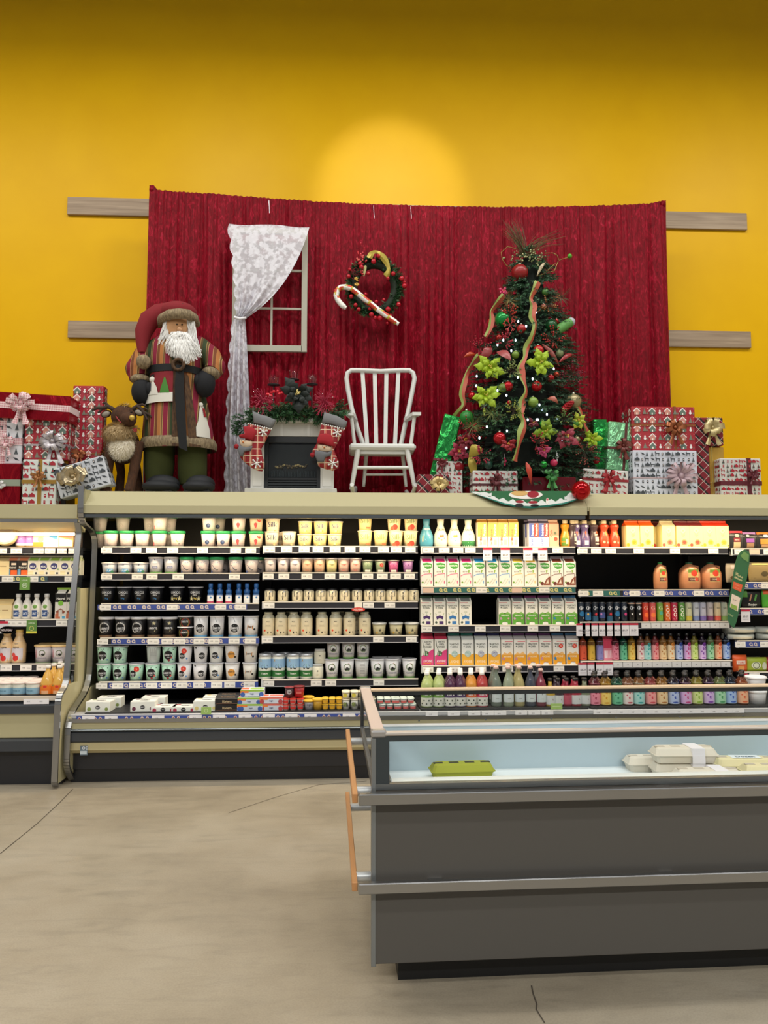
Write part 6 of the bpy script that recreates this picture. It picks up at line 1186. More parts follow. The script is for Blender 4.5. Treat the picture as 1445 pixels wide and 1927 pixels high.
def gift(px0, py0, px1, py1, Y, D, label, base, pat=None, tilt=0, rz=0, rib=None, ribw=.02, bowc=None, bowp=None, bowr=.06, vert=.5, hor=.5, zbase=None, loops=7, tails=2, grp='wrapped presents', sides=True, bw=.35):
    a, b_ = at(px0, py1, Y), at(px1, py0, Y); W = (b_.x - a.x); z0 = zbase if zbase is not None else a.z; H = b_.z - z0; cx_ = (a.x + b_.x) / 2
    root = empty('wrapped_present', (cx_, Y, z0), rz, label, 'present', grp, rot=(0, tilt, rz)); mb = MB()
    mb.box(-W / 2, W / 2, 0, D, 0, H, base if '/' in base or base in _mats else base + '/.4', .006)
    if pat:
        print_on(mb, pat(W * .96, H * .96), 2, 1, lambda u, v, e: (u, -e * .3 - .0002, v + H * .02))
        if sides:
            for sx in (-1, 1): print_on(mb, pat(D * .94, H * .96), 2, 1, lambda u, v, e: (sx * (W / 2 + e * .3 + .0002), D / 2 + u, v + H * .02))
    mb.build('box', root)
    if rib:
        r = MB(); e = .0025
        if vert is not None:
            x = -W / 2 + W * vert; r.box(x - ribw / 2, x + ribw / 2, -e, D + e, -.0 + .001, H + e, rib); 
        if hor is not None:
            z = H * hor; r.box(-W / 2 - e, W / 2 + e, -e * 1.3, D + e, z - ribw / 2, z + ribw / 2, rib)
        r.build('ribbon', root)
    if bowc:
        bx, bz = ((bowp[0] - px0) / (px1 - px0) - .5) * W, (py1 - bowp[1]) / (py1 - py0) * H
        m = MB(); bow(m, (bx, -.02, bz), bowr, bowc, gifts_rng, loops, tails, bw); m.build('bow', root)
    return root
PR, SIL, COP, BUR = 'plaid_ribbon', 'b4aeb2/.35/.5', '9a5a38/.3/.6', '5a1424/.5'
def P(f_, *k, **kw): return lambda W, H: f_(W, H, *k, **kw)
# left group, on the far left case
ZL = ZDF
gift(-60, 873, 39, 948, 5.72, .3, 'dark red foil present at the lower left edge with grey green ribbon', 'red_foil', None, rib='8a9484/.5', ribw=.05, vert=None, hor=.55, zbase=ZL, bowc='c9c9c9/.4', bowp=(2, 912), bowr=.05, tails=0)
gift(-60, 780, 43, 873, 5.80, .3, 'white tree patterned present with pink plaid ribbon at the left edge', 'd9dce2', P(greys, .055, 2), rib=PR, ribw=.055, vert=.63, hor=.45, bowc=PR, bowp=(18, 832), bowr=.07, tails=2, zbase=at(0, 873, 5.80).z)
gift(-80, 740, 131, 786, 5.76, .34, 'long dark red foil present lying topmost on the left pile with plaid bow', 'red_foil', None, tilt=R(3.2), rib=PR, ribw=.05, vert=.56, hor=.5, bowc=PR, bowp=(42, 760), bowr=.1, tails=3, loops=8)
gift(44, 786, 128, 865, 5.80, .28, 'squarish red house patterned present with silver mesh bow in the left pile', '9c1c2c', P(houses), rib=SIL, ribw=.014, vert=None, hor=.35, bowc=SIL, bowp=(104, 832), bowr=.11, loops=14, tails=2, tilt=R(0), bw=.2)
gift(133, 726, 196, 868, 5.96, .09, 'tall upright red house patterned present left of the doll', 'a31d30', P(houses, .058, 3), zbase=None, rib=None)
gift(126, 846, 190, 925, 5.90, .3, 'small red house patterned present with copper bow under the tall upright one', '9c1c2c', P(houses, .05, 5), rib=COP, ribw=.012, vert=None, hor=.9, bowc=COP, bowp=(150, 856), bowr=.06, zbase=None)
gift(40, 865, 107, 948, 5.70, .24, 'white woodland present with red and gold ribbon in the left pile', 'd3dad6', P(woods, .047, 7), rib='a8843c/.35/.5', ribw=.03, vert=.52, hor=.52, bowc='a06a3c/.35/.4', bowp=(76, 895), bowr=.055, zbase=ZL)
gift(110, 872, 126, 948, 5.80, .2, 'dark narrow box standing right of the white woodland present', '26221f', None, zbase=ZL)
tl = gift(112, 868, 212, 925, 5.70, .14, 'tilted silver tree patterned present with gold foil bow beside the reindeer', 'c3c8d0', P(greys, .045, 9), tilt=R(-17), zbase=None, rib=None, bowc='gold_foil', bowp=(150, 893), bowr=.10, loops=9, tails=1, bw=.5)
# right group, on the long case
ZR = ZD
gift(1190, 766, 1307, 848, 5.86, .22, 'red house patterned present with copper bow stacked on the right side', 'a32430', P(houses, .06, 13), rib=COP, ribw=.02, vert=.68, hor=.58, bowc=COP, bowp=(1266, 806), bowr=.085)
gift(1193, 848, 1311, 932, 5.80, .26, 'white tree patterned present with pink mesh bow under the red house one', 'cfd4e0', P(greys, .042, 15), rib='b9a4aa/.5', ribw=.012, vert=None, hor=.4, bowc='b9a0a8/.5', bowp=(1275, 896), bowr=.13, loops=16, tails=2, zbase=ZR, bw=.15)
gift(1140, 795, 1198, 885, 5.90, .2, 'mint green foil present with brown ribbon right of the tree', 'mint_foil', None, tilt=R(5), rib='5a2420/.45', ribw=.02, vert=.55, hor=.45, bowc='6a2c24/.4', bowp=(1166, 840), bowr=.07, tails=3)
gift(1118, 789, 1142, 884, 5.98, .2, 'dark green foil present leaning behind the mint one', 'green_foil', None)
gift(1096, 884, 1180, 932, 5.76, .22, 'flat white woodland present with trailing red net ribbon right of the big red ball', 'cfcfca', P(woods, .04, 17), tilt=R(3), rib='8a1c24/.6', ribw=.02, vert=.5, hor=.6, bowc='9a1c26/.6', bowp=(1143, 900), bowr=.07, tails=4, loops=5, zbase=None)
gift(1309, 786, 1360, 838, 5.86, .2, 'small dark plaid present with champagne bow, topmost beside the gold box', 'plaid_gift', None, bowc='c4b484/.35/.5', bowp=(1336, 806), bowr=.09, loops=10, tails=2, bw=.45)
gift(1312, 838, 1334, 932, 5.86, .2, 'upright dark red plaid present beside the gold box', 'plaid_gift', None, zbase=ZR)
gift(1336, 841, 1362, 932, 5.90, .2, 'plain gold present with thin gold cord on the right side', 'gift_gold', None, rib='d8c070/.3/.7', ribw=.008, vert=.2, hor=.3, zbase=ZR)
gift(1357, 863, 1431, 932, 5.80, .22, 'white woodland present with burgundy ribbon at the right end', 'cac9c4', P(woods, .036, 19), rib=BUR, ribw=.035, vert=.7, hor=.35, bowc=BUR, bowp=(1412, 893), bowr=.05, zbase=ZR)
# under and beside the tree
gift(800, 777, 832, 905, 5.86, .04, 'tall narrow green foil present leaning beside the tree', 'green_foil', None, tilt=R(14), zbase=ZD + .012, rib='6a1c24/.5', ribw=.02, vert=None, hor=.42, bowc='6a1c24/.5', bowp=(816, 855), bowr=.05)
gift(786, 893, 845, 932, 5.70, .12, 'small dark red plaid present with gold mesh bow under the green foil one', 'plaid_gift', None, zbase=ZD, bowc='c9b27a/.35/.5', bowp=(825, 912), bowr=.075, loops=10, tails=0)
gift(822, 868, 870, 932, 5.84, .12, 'white woodland present with red ball resting on it under the tree', 'cfcfca', P(woods, .038, 23), zbase=ZD)
gift(890, 886, 974, 932, 5.70, .16, 'flat white woodland present with maroon ribbon under the tree', 'cfcfca', P(woods, .038, 25), rib='4a1820/.6', ribw=.018, vert=.55, hor=.4, bowc='5a1c24/.6', bowp=(932, 905), bowr=.06, zbase=ZD)
gift(984, 898, 1084, 932, 5.70, .2, 'glossy maroon present with green ribbon bow under the tree', '5a0c16/.2', None, rib='3a7a3c/.5', ribw=.02, vert=.55, hor=None, bowc='3f8a44/.5', bowp=(1036, 895), bowr=.065, zbase=ZD)
# ---- wreath and candy cane ------------------------------------------------
rng = random.Random(5)
YWR = 6.24
wr = empty('wreath', at(706, 540, YWR), 0, 'round evergreen wreath with red berries and gold ribbon on the red curtain', 'wreath')
WC = at(704, 542, YWR); RX, RZ = 41 * MPP(YWR), 47 * MPP(YWR); m = MB()
m.tube([WC + Vector((RX * math.cos(a), 0, RZ * math.sin(a))) for a in [2 * math.pi * i / 28 for i in range(28)]], 0.04, '12220f/.8', 8, closed=True)
for i in range(420):
    a = rng.uniform(0, 6.283); p = WC + Vector((RX * math.cos(a), rng.uniform(-.03, .0), RZ * math.sin(a))); o = Vector((math.cos(a + rng.uniform(-1.4, 1.4)), -.45, math.sin(a + rng.uniform(-1.4, 1.4))))
    sprig(m, p, o, rng.uniform(.05, .09), 20, .026, GR, rng)
part(m, 'foliage', wr)
for i, (px, py, r) in enumerate(((703, 492, 5), (740, 515, 4.5), (756, 524, 5), (761, 538, 5), (730, 524, 3.5), (656, 520, 4), (658, 507, 3.5), (661, 558, 4.5), (708, 568, 4), (688, 554, 3.5), (669, 574, 4), (675, 582, 4), (696, 581, 3.5), (699, 592, 5), (715, 599, 5.5), (706, 598, 4), (730, 582, 5), (750, 573, 4.5), (722, 564, 3), (735, 594, 3), (712, 482, 4), (680, 503, 5), (693, 515, 3.5), (761, 531, 3), (729, 608, 3), (677, 496, 4))):
    part(MB().ball(at(px, py, YWR - .075), r * MPP(YWR), 'b01226/.18', 10, 7), 'berry', wr)
m = MB()
for i in range(46):
    p = at(680 + rng.gauss(0, 3.5), 488 + rng.gauss(0, 13), YWR - .07); m.ball(p, rng.uniform(.005, .010), rng.choice(['c8343c/.2', 'a01828/.25', 'd8605c/.3']), 6, 5)
part(m, 'berry_pick', wr)
m = MB()
for k in range(7):
    c = at(665 + rng.uniform(-7, 7), 512 + rng.uniform(-9, 9), YWR - .06); r = rng.uniform(.02, .045); m.tube([c + Vector((r * math.cos(a), .01 * math.sin(3 * a), r * .8 * math.sin(a))) for a in [.55 * i for i in range(11)]], .0012, '8f1a30/.4', 4)
part(m, 'wire_curl', wr)
m = MB(); ribbon(m, [at(x, y, YWR - .08) for x, y in ((695, 486), (699, 477), (708, 474), (717, 480), (726, 492), (731, 505), (729, 515), (725, 520))], .05, 'a8963c/.4/.3', wave=.008); ribbon(m, [at(x, y, YWR - .06) for x, y in ((688, 500), (686, 510), (684, 520))], .022, 'b8b47a/.4', wave=.004); part(m, 'ribbon', wr)
m = MB()
for px, py, s in ((670, 524, .02), (671, 535, .024), (672, 528, .012)):
    for k in range(5): a = k * 1.256; c = at(px, py, YWR - .08); m.ball(c + Vector((math.cos(a) * s * .5, 0, math.sin(a) * s * .4)), (s * .5, .006, s * .3), 'c8a24c/.3/.5', 8, 5)
part(m, 'gold_trim', wr)
cp = [(651, 580), (643, 574), (636, 565), (632.5, 556), (634, 547), (641, 541), (651, 540), (661, 543), (672, 551), (684, 561), (697, 571), (710, 582), (723, 591), (736, 601), (750, 610)]
pts = [at(x, y, YWR - .095) for x, y in cp]; fine = []
for i in range(len(pts) - 1):
    for t in (0, .25, .5, .75): fine.append(pts[i].lerp(pts[i + 1], t))
fine.append(pts[-1]); root = empty('candy_cane', fine[0], 0, 'big white, orange and gold candy cane hung across the wreath', 'ornament')
m = MB(); seg = 12; rs = .0235; k0 = len(fine)
m.tube(fine, [rs * (1 if 1 < i < k0 - 2 else .75) for i in range(k0)], 'e6e6e0/.3', seg)
for fi in range(len(m.f)):
    if len(m.f[fi]) == 4:
        j, i_ = divmod(fi, seg); q = (j + i_ * 5 / seg) % 11
        if j < k0 - 1: m.m[fi] = 'e6e6e0/.3' if q < 5.5 or j < 9 else ('b8a83c/.35' if q < 6.8 or q > 10 else 'c8442c/.35')
part(m, 'stick', root); part(MB().tube([at(631 + 2 * math.cos(a), 546 + 2.5 * math.sin(a), YWR - .095) for a in [.7 * i for i in range(9)]], .002, 'c8442c/.3', 5, closed=True), 'hook', root)
# ---- fireplace ------------------------------------------------------------
YFP = 5.86; WHT = 'cfcfca/.6'
fp = empty('fireplace', at(549, 925, YFP) * 1.0, 0, 'white play fireplace with dark insert between the lace curtain and rocking chair', 'fireplace'); fp.location.z = ZD; bpy.context.view_layer.update()
X_ = lambda px: UX(px, YFP, 860); Z_ = lambda py: UZ(py, YFP, 550)
part(MB().box(X_(472), X_(497), YFP, YFP + .2, ZD + .01, Z_(800), WHT, .003).box(X_(476), X_(493), YFP - .004, YFP, Z_(915), Z_(806), 'd8d8d3/.6', .002), 'column', fp)
part(MB().box(X_(603), X_(628), YFP, YFP + .2, ZD + .01, Z_(800), WHT, .003).box(X_(607), X_(624), YFP - .004, YFP, Z_(915), Z_(806), 'd8d8d3/.6', .002), 'column', fp)
hd = MB().box(X_(472), X_(628), YFP, YFP + .2, Z_(821), Z_(796), WHT, .003)
for px in (500, 527, 578, 600): hd.box(X_(px), X_(px + 5), YFP - .004, YFP, Z_(821), Z_(798), 'dcdcd8/.6')
part(hd, 'header', fp); part(MB().box(X_(460), X_(640), YFP - .05, YFP + .24, Z_(796), Z_(788), WHT, .004), 'mantel_shelf', fp)
part(MB().box(X_(463), X_(634), YFP - .06, YFP + .22, ZD + .001, Z_(920), WHT, .004), 'hearth', fp)
BK = '15191c/.4'
ins = part(MB().box(X_(497), X_(603), YFP + .03, YFP + .14, ZD + .03, Z_(821), '0b0d0f/.5').box(X_(497), X_(603), YFP + .004, YFP + .03, Z_(833), Z_(821), BK, .002).box(X_(497), X_(505), YFP + .004, YFP + .03, ZD + .03, Z_(833), BK, .002).box(X_(596), X_(604), YFP + .004, YFP + .03, ZD + .03, Z_(833), BK, .002).box(X_(505), X_(596), YFP + .006, YFP + .03, Z_(903), Z_(899), BK), 'insert', fp)
part(MB().box(X_(505), X_(596), YFP + .012, YFP + .016, Z_(899), Z_(833), 'glass'), 'insert_glass', fp)
lv = MB()
for i in range(4): lv.box(X_(505), X_(596), YFP + .006 + .004, YFP + .03, Z_(907 + 5 * i), Z_(904 + 5 * i), '23282b/.35')
part(lv, 'vent_grille', fp)
lg = MB()
for i in range(26): lg.ball(at(519 + i * 2.3, 878 + rng.uniform(-3, 3), YFP + .026), (.011, .006, .009), rng.choice(['8a7a5a/.8', '6a5c48/.8', 'a89468/.8', '4a4438/.8']), 7, 5)
for i in range(30): lg.box(X_(507 + 2.9 * i), X_(508.4 + 2.9 * i), YFP + .02, YFP + .026, Z_(897), Z_(886 + rng.uniform(-2, 3)), '2a3236/.6')
part(lg, 'log_set', fp)
# garland on the mantel
gl = empty('garland', at(549, 790, YFP - .03), 0, 'bushy evergreen garland draped along the fireplace mantel', 'garland'); m = MB()
for i in range(420):
    u = rng.random(); px = 466 + 176 * u; py = 784 - 14 * math.sin(math.pi * u) + 5 * rng.random(); p = at(px, py, YFP + rng.uniform(-.07, .02)); dr = rng.uniform(-1, 1)
    sprig(m, p, Vector((dr * .7, -.5, rng.uniform(-1.1, .35))), rng.uniform(.07, .13), 22, .028, GR, rng)
for i in range(40): p = at(467 - rng.uniform(0, 18), 778 + rng.uniform(0, 36), YFP + rng.uniform(-.04, .03)); sprig(m, p, Vector((-.5, -.5, rng.uniform(-1, .3))), .08, 20, .024, GR, rng)
for i in range(26): p = at(628 + rng.uniform(0, 16), 762 + rng.uniform(0, 25), YFP + rng.uniform(-.04, .03)); sprig(m, p, Vector((.6, -.4, rng.uniform(-.6, .6))), .07, 20, .024, GR, rng)
part(m, 'foliage', gl)
for c, lab in ((495, 'left'), (610, 'right')):
    pk = MB()
    for k in range(60):
        a = rng.uniform(0, 6.28); p = at(c + rng.uniform(-6, 6), 757 + rng.uniform(-8, 12), YFP - .1); e = p + Vector((math.cos(a) * .08, -.03, math.sin(a) * .09)); pk.tube([p, (p + e) / 2 + Vector((0, -.02, 0)), e], .0022, 'a01c3c/.4', 4)
        if k % 3 == 0: pk.ball(e, .004, rng.choice(['d8d0c8/.2/.6', 'b82044/.3']), 6, 4)
    o = part(pk, 'tinsel_pick', gl)
m = MB()
for k in range(12): m.ball(at(516 + rng.uniform(-14, 14), 741 + rng.uniform(-5, 5), YFP - .1), rng.uniform(.006, .013), 'd8303c/.15', 8, 6)
part(m, 'berry_cluster', gl)
def flower(c, r, mat, centre, n=6, seed=0, droop=0, inner=True):
    q = random.Random(seed); m = MB(); c = Vector(c)
    for layer, (nn, rr) in enumerate(((n, r), (max(4, n - 1), r * .62)) if inner else ((n, r),)):
        for k in range(nn):
            a = 2 * math.pi * k / nn + q.uniform(-.3, .3) + layer; L = rr * q.uniform(.8, 1.15); d = Vector((math.cos(a), 0, math.sin(a) - droop)).normalized(); s = Vector((-d.z, 0, d.x)); tw = q.uniform(-.3, .3); vs = []
            for t, w_ in ((0, .04), (.25, .2), (.4, .3), (.5, .2), (.62, .27), (.8, .12), (1, 0)):
                mid = c + d * L * t + Vector((0, -.012 * layer - r * .35 * math.sin(t * 2.4) , 0)); vs += [mid - s * L * w_ + Vector((0, L * w_ * (.5 + tw), 0)), mid, mid + s * L * w_ + Vector((0, L * w_ * (.5 - tw), 0))]
            for i in range(6): m.add(vs[3 * i:3 * i + 6], [(0, 1, 4, 3), (1, 2, 5, 4)], mat, True)
    ce = MB()
    for k in range(9): ce.ball(c + Vector((q.uniform(-1, 1) * r * .12, -r * .42, q.uniform(-1, 1) * r * .12)), r * .05, centre, 6, 4)
    return m, ce
def put_flower(name, c, r, mat, centre, label, n=6, seed=0, droop=0, group=None, cat='ornament'):
    root = empty(name, c, 0, label, cat, group); m, ce = flower(c, r, mat, centre, n, seed, droop); part(m, 'petals', root); part(ce, 'flower_center', root); return root
put_flower('fabric_poinsettia', at(562, 742, YFP - .14), .155, '04140f/.6', 'c9b878/.3/.5', 'dark green cloth poinsettia with gold centre on the mantel garland', 7, 4, .35)
# candle glasses
for px, py, w_, lab in ((515, 724, 10, 'leftmost'), (552, 714, 9.5, 'tallest, middle'), (587, 723, 9.5, 'rightmost')):
    c = at(px, py, YFP + .06); root = empty('candle_holder', (c.x, c.y, Z_(788)), 0, '%s of the three glass candle cups on dark stems above the mantel' % lab, 'candle holder', 'glass candle cups above the mantel'); r = w_ * MPP(YFP); h = 17 * MPP(YFP)
    part(MB().lathe([(r * .9, 0), (r, h), (r * .93, h), (r * .84, .004), (0, .004)], 'glass', 18, (c.x, c.y, c.z)), 'glass_cup', root)
    part(MB().lathe([(.012, -.012), (r * 1.2, -.004), (r * 1.2, .0)], '1b1416/.4', 18, (c.x, c.y, c.z)), 'dish', root)
    part(MB().tube([(c.x, c.y, Z_(788)), (c.x, c.y, c.z - .008)], .006, '1b1416/.4', 8), 'stem', root)
# stockings
def puff(poly, t, mat, y):
    n = len(poly); cx_ = sum(p[0] for p in poly) / n; cz = sum(p[1] for p in poly) / n; m = MB(); vs = []
    lay = ((.80, -t), (.93, -t * .8), (1, -t * .3), (1, t * .3), (.9, t * .5))
    for s, dy in lay: vs += [(cx_ + (x - cx_) * s, y + dy, cz + (z - cz) * s) for x, z in poly]
    vs += [(cx_, y - t * 1.05, cz), (cx_, y + t * .5, cz)]; k = len(lay)
    m.add(vs, [(j * n + i, j * n + (i + 1) % n, (j + 1) * n + (i + 1) % n, (j + 1) * n + i) for j in range(k - 1) for i in range(n)] + [(k * n, (i + 1) % n, i) for i in range(n)] + [(k * n + 1, (k - 1) * n + i, (k - 1) * n + (i + 1) % n) for i in range(n)], mat, True); return m
def snowflake(mb, px, py, r, Y):
    c = at(px, py, Y)
    for k in range(6): a = k * math.pi / 3 + .3; d = Vector((math.cos(a), 0, math.sin(a))); mb.tube([c, c + d * r], .0045, 'dcdcd8/.6', 5); mb.ball(c + d * r, .008, 'dcdcd8/.6', 6, 4)
    mb.ball(c, .009, 'dcdcd8/.6', 6, 4)
def stocking(S, label, cuff, leg, hat, face, scarf, flakes, beads, nose, pom):
    Y = YFP - .14; f = lambda L: [U(420 + x / 6.02, 690 + y / 6.02, Y) for x, y in L]; c = at(420 + leg[0][0] / 6.02, 690 + leg[0][1] / 6.02, Y)
    root = empty('christmas_stocking', c, 0, label, 'stocking', 'plaid stockings on the fireplace'); part(puff(f(leg), .03, 'plaid_red', Y), 'sock', root); part(puff(f(cuff), .034, '77787a/.9', Y), 'cuff', root)
    b = MB(); n = 11
    for i in range(n): x = beads[0][0] + (beads[1][0] - beads[0][0]) * i / (n - 1); y = beads[0][1] + (beads[1][1] - beads[0][1]) * i / (n - 1); b.ball(at(420 + x / 6.02, 690 + y / 6.02, Y - .035), .007, 'd8d6d0/.4', 6, 5)
    part(b, 'bead_trim', root); part(puff(f(hat), .022, '9a1220/.8', Y - .035), 'applique_hat', root)
    fc = part(puff(f(face), .018, 'c9b398/.8', Y - .03), 'applique_face', root); part(puff(f(scarf), .02, '66686c/.9', Y - .036), 'applique_scarf', root)
    k = MB(); q = at(420 + nose[0] / 6.02, 690 + nose[1] / 6.02, Y - .055); k.ball(q, (.007, .012, .006), 'c9702c/.6', 8, 5)
    for s in (-1, 1): k.ball(q + Vector((s * .013, .004, .012)), .003, '1b1410/.4', 6, 4)
    part(k, 'applique_nose', root); s = MB()
    for x, y, r in flakes: snowflake(s, 420 + x / 6.02, 690 + y / 6.02, r, Y - .036)
    part(s, 'snowflake', root); part(MB().ball(at(420 + pom[0] / 6.02, 690 + pom[1] / 6.02, Y - .04), .02, '8f1420/.9', 8, 6), 'pompom', root)
    part(MB().tube([at(420 + (cuff[0][0] + 10) / 6.02, 690 + cuff[0][1] / 6.02, Y), at(420 + (cuff[0][0] + 4) / 6.02, 690 + cuff[0][1] / 6.02 - 4, Y + .05), at(420 + (cuff[0][0] + 2) / 6.02, 690 + cuff[0][1] / 6.02 - 2, Y + .1)], .004, '77787a/.9', 6), 'hanging_loop', root)
stocking(0, 'red plaid stocking with snowman patch hanging from the left end of the mantel', [(330, 505), (370, 520), (420, 545), (500, 565), (595, 605), (570, 660), (545, 705), (480, 680), (400, 655), (345, 640), (340, 570)],
         [(290, 650), (400, 670), (545, 710), (510, 780), (470, 860), (430, 930), (440, 1000), (465, 1080), (465, 1140), (440, 1185), (390, 1180), (320, 1145), (250, 1090), (200, 1040), (185, 990), (230, 940), (240, 860), (260, 760)],
         [(235, 690), (300, 685), (360, 710), (378, 760), (350, 850), (290, 830), (190, 810), (185, 790), (250, 770)], [(200, 830), (260, 840), (340, 855), (330, 910), (280, 930), (220, 920), (195, 880)], [(190, 900), (270, 925), (340, 910), (320, 960), (250, 970), (225, 1030), (195, 1020), (170, 950)], [(452, 738, .03), (378, 1095, .036)], ((285, 645), (545, 708)), (225, 855), (150, 905))
stocking(1, 'red plaid stocking with snowman patch hanging from the right end of the mantel', [(1145, 520), (1220, 540), (1300, 565), (1405, 625), (1390, 670), (1370, 710), (1290, 680), (1200, 650), (1115, 640), (1130, 580)],
         [(1110, 650), (1200, 660), (1290, 690), (1370, 710), (1330, 790), (1290, 870), (1255, 940), (1280, 1010), (1305, 1080), (1300, 1150), (1240, 1180), (1160, 1160), (1080, 1130), (1065, 1085), (1090, 1030), (1030, 1000), (1010, 955), (1060, 870), (1090, 760)],
         [(1085, 780), (1160, 765), (1235, 790), (1250, 860), (1265, 915), (1200, 905), (1120, 880), (1060, 880), (1065, 840)], [(1080, 890), (1150, 895), (1230, 920), (1225, 965), (1160, 975), (1090, 960), (1070, 920)], [(1045, 955), (1110, 965), (1180, 980), (1235, 965), (1220, 1020), (1160, 1035), (1140, 1090), (1070, 1085), (1035, 1010)], [(1290, 745, .03), (1245, 1095, .036)], ((1115, 650), (1368, 705)), (1145, 915), (1010, 1000))
# ---- white rocking chair -----------------------------------------------
rc = empty('rocking_chair', (UX(720, 6.0), 6.0, ZD), 0, 'white wooden rocking chair with slatted back facing the aisle', 'chair'); CW = 'd6d8d4/.4'
YB, YFt = 6.16, 5.84
fr_ = [(684, 838), (672, 805), (662, 770), (655, 735), (652, 712), (654, 702), (661, 697), (675, 697), (716, 699), (755, 697), (770, 697), (777, 702), (780, 712), (776, 735), (769, 770), (761, 805), (754, 838)]
def bar(mb, a, b, w_, t, mat=CW, seg=8):
    mb.tube([a, b], w_, mat, seg, flat=t)
m = MB(); pts = [at(x, y, YB) for x, y in fr_]; m.tube(pts, .027, CW, 10, flat=.75); part(m, 'back_frame', rc)
for xt, xb in ((682, 691), (705, 708), (727, 725), (749.5, 743)):
    m = MB(); a, b = at(xt, 700, YB), at(xb, 838, YB - .01); w_ = .0165; m.add([a + Vector((sx * w_, sy * .007, 0)) for sx, sy in ((-1, -1), (1, -1), (1, 1), (-1, 1))] + [b + Vector((sx * w_, sy * .007, 0)) for sx, sy in ((-1, -1), (1, -1), (1, 1), (-1, 1))], [(0, 1, 5, 4), (1, 2, 6, 5), (2, 3, 7, 6), (3, 0, 4, 7)], CW); part(m, 'back_slat', rc)
z1, z0 = UZ(834, YFt, 720), UZ(846, YFt, 720)
part(MB().box(UX(656, YFt), UX(784, YFt), YFt, YB + .06, z0, z1, CW, .018), 'seat', rc)
part(MB().box(UX(671, YFt), UX(769, YFt), YFt + .04, YFt + .06, UZ(853, YFt, 720), z0 + .002, CW, .003), 'apron', rc)
legs = {'f': [((674, 846), (661, 921)), ((766, 846), (781, 921))], 'b': [((690, 850), (684, 916)), ((757, 850), (764, 916))]}
for k, (Y_, w_) in {'f': (YFt + .03, .022), 'b': (YB, .018)}.items():
    for a, b in legs[k]:
        pa, pb = at(*a, Y_), at(*b, Y_); pb.z = max(pb.z, ZD + .045); m = MB(); m.tube([pa, pa.lerp(pb, .5), pb], [w_, w_ * .9, w_ * .72], CW, 8); part(m, 'leg', rc)
for sx in (662, 780):
    m = MB(); x = UX(sx, YFt + .03, 920); P_ = []
    for i in range(15):
        t = i / 14; y = YFt - .07 + .62 * t; P_.append((x + (.035 if sx < 700 else -.035) * t, y, ZD + .022 + .075 * (2 * t - .85) ** 2))
    m.tube(P_, .017, CW, 8); part(m, 'rocker', rc)
part(MB().tube([at(669, 880, YFt + .03), at(771, 880, YFt + .03)], .0135, CW, 8), 'stretcher', rc)
part(MB().tube([at(686, 893, YB), at(762, 893, YB)], .011, CW, 8), 'stretcher', rc)
for s, (fa, ba, sp) in enumerate((((657, 779), (668, 790), ((661, 783), (667, 836))), ((784, 779), (764, 790), ((780, 783), (773, 836))))):
    m = MB(); a, b = at(*fa, YFt + .0), at(*ba, YB - .02); w_ = .034
    m.add([a + Vector((sx * w_, -.012, sz * .013)) for sx, sz in ((-1, -1), (1, -1), (1, 1), (-1, 1))] + [b + Vector((sx * w_ * .6, 0, sz * .013)) for sx, sz in ((-1, -1), (1, -1), (1, 1), (-1, 1))], [(0, 1, 2, 3), (7, 6, 5, 4), (0, 4, 5, 1), (1, 5, 6, 2), (2, 6, 7, 3), (3, 7, 4, 0)], CW); part(m, 'armrest', rc)
    part(MB().tube([at(*sp[0], YFt + .04), at(*sp[1], YFt + .05)], .0155, CW, 8), 'arm_post', rc)
# ---- bearded doll ---------------------------------------------------------
YS_ = 5.98; sc = MPP(YS_)
dl = empty('plush_doll', (UX(335, YS_), YS_, ZD), 0, 'tall plush old man doll with white beard, red hat and striped coat', 'doll')
SEC = [(628, 338, 30, .10), (640, 335, 44, .14), (655, 333, 52, .17), (680, 331, 53, .19), (703, 331, 50, .19), (716, 331, 50, .19), (740, 331, 55, .2), (780, 333, 61, .21), (820, 335, 66, .22), (848, 337, 68, .22)]
def sec(py):
    for a, b in zip(SEC, SEC[1:]):
        if py <= b[0]: t = max(0, (py - a[0]) / (b[0] - a[0])); return [a[i] + (b[i] - a[i]) * t for i in range(4)]
    return list(SEC[-1])
def torso(u, v):
    py = 628 + 220 * v; _, xc, hw, d = sec(py); a = 2 * math.pi * u; c = at(xc, py, YS_); k = .006 * math.sin(6 * a + 3) * v
    return (c.x + (hw * sc + k) * math.cos(a), YS_ + d * math.sin(a) + k, c.z)
def onb(px, py, e=.006):
    _, xc, hw, d = sec(py); q = max(-.98, min(.98, (px - xc) / hw)); p = at(px, py, YS_); c = at(xc, py, YS_); return Vector((c.x + q * hw * sc, YS_ - (d + .004) * math.sqrt(1 - q * q) - e, p.z))
def patch(mb, mat, poly, e=.006, nx=8, ny=8):
    """poly: left edge pts list and right edge pts list (same count)"""
    L, Rr = poly; vs = [onb(L[j][0] + (Rr[j][0] - L[j][0]) * i / nx, L[j][1] + (Rr[j][1] - L[j][1]) * i / nx, e) for j in range(len(L)) for i in range(nx + 1)]
    mb.add(vs, [(j * (nx + 1) + i, (j + 1) * (nx + 1) + i, (j + 1) * (nx + 1) + i + 1, j * (nx + 1) + i + 1) for j in range(len(L) - 1) for i in range(nx)], mat, True)
def strip_(x0, x1, y0, y1, n=10): return ([(x0, y0 + (y1 - y0) * j / n) for j in range(n + 1)], [(x1, y0 + (y1 - y0) * j / n) for j in range(n + 1)])
part(MB().grid(torso, 48, 26, 'coat_stripes', True, True), 'coat', dl)
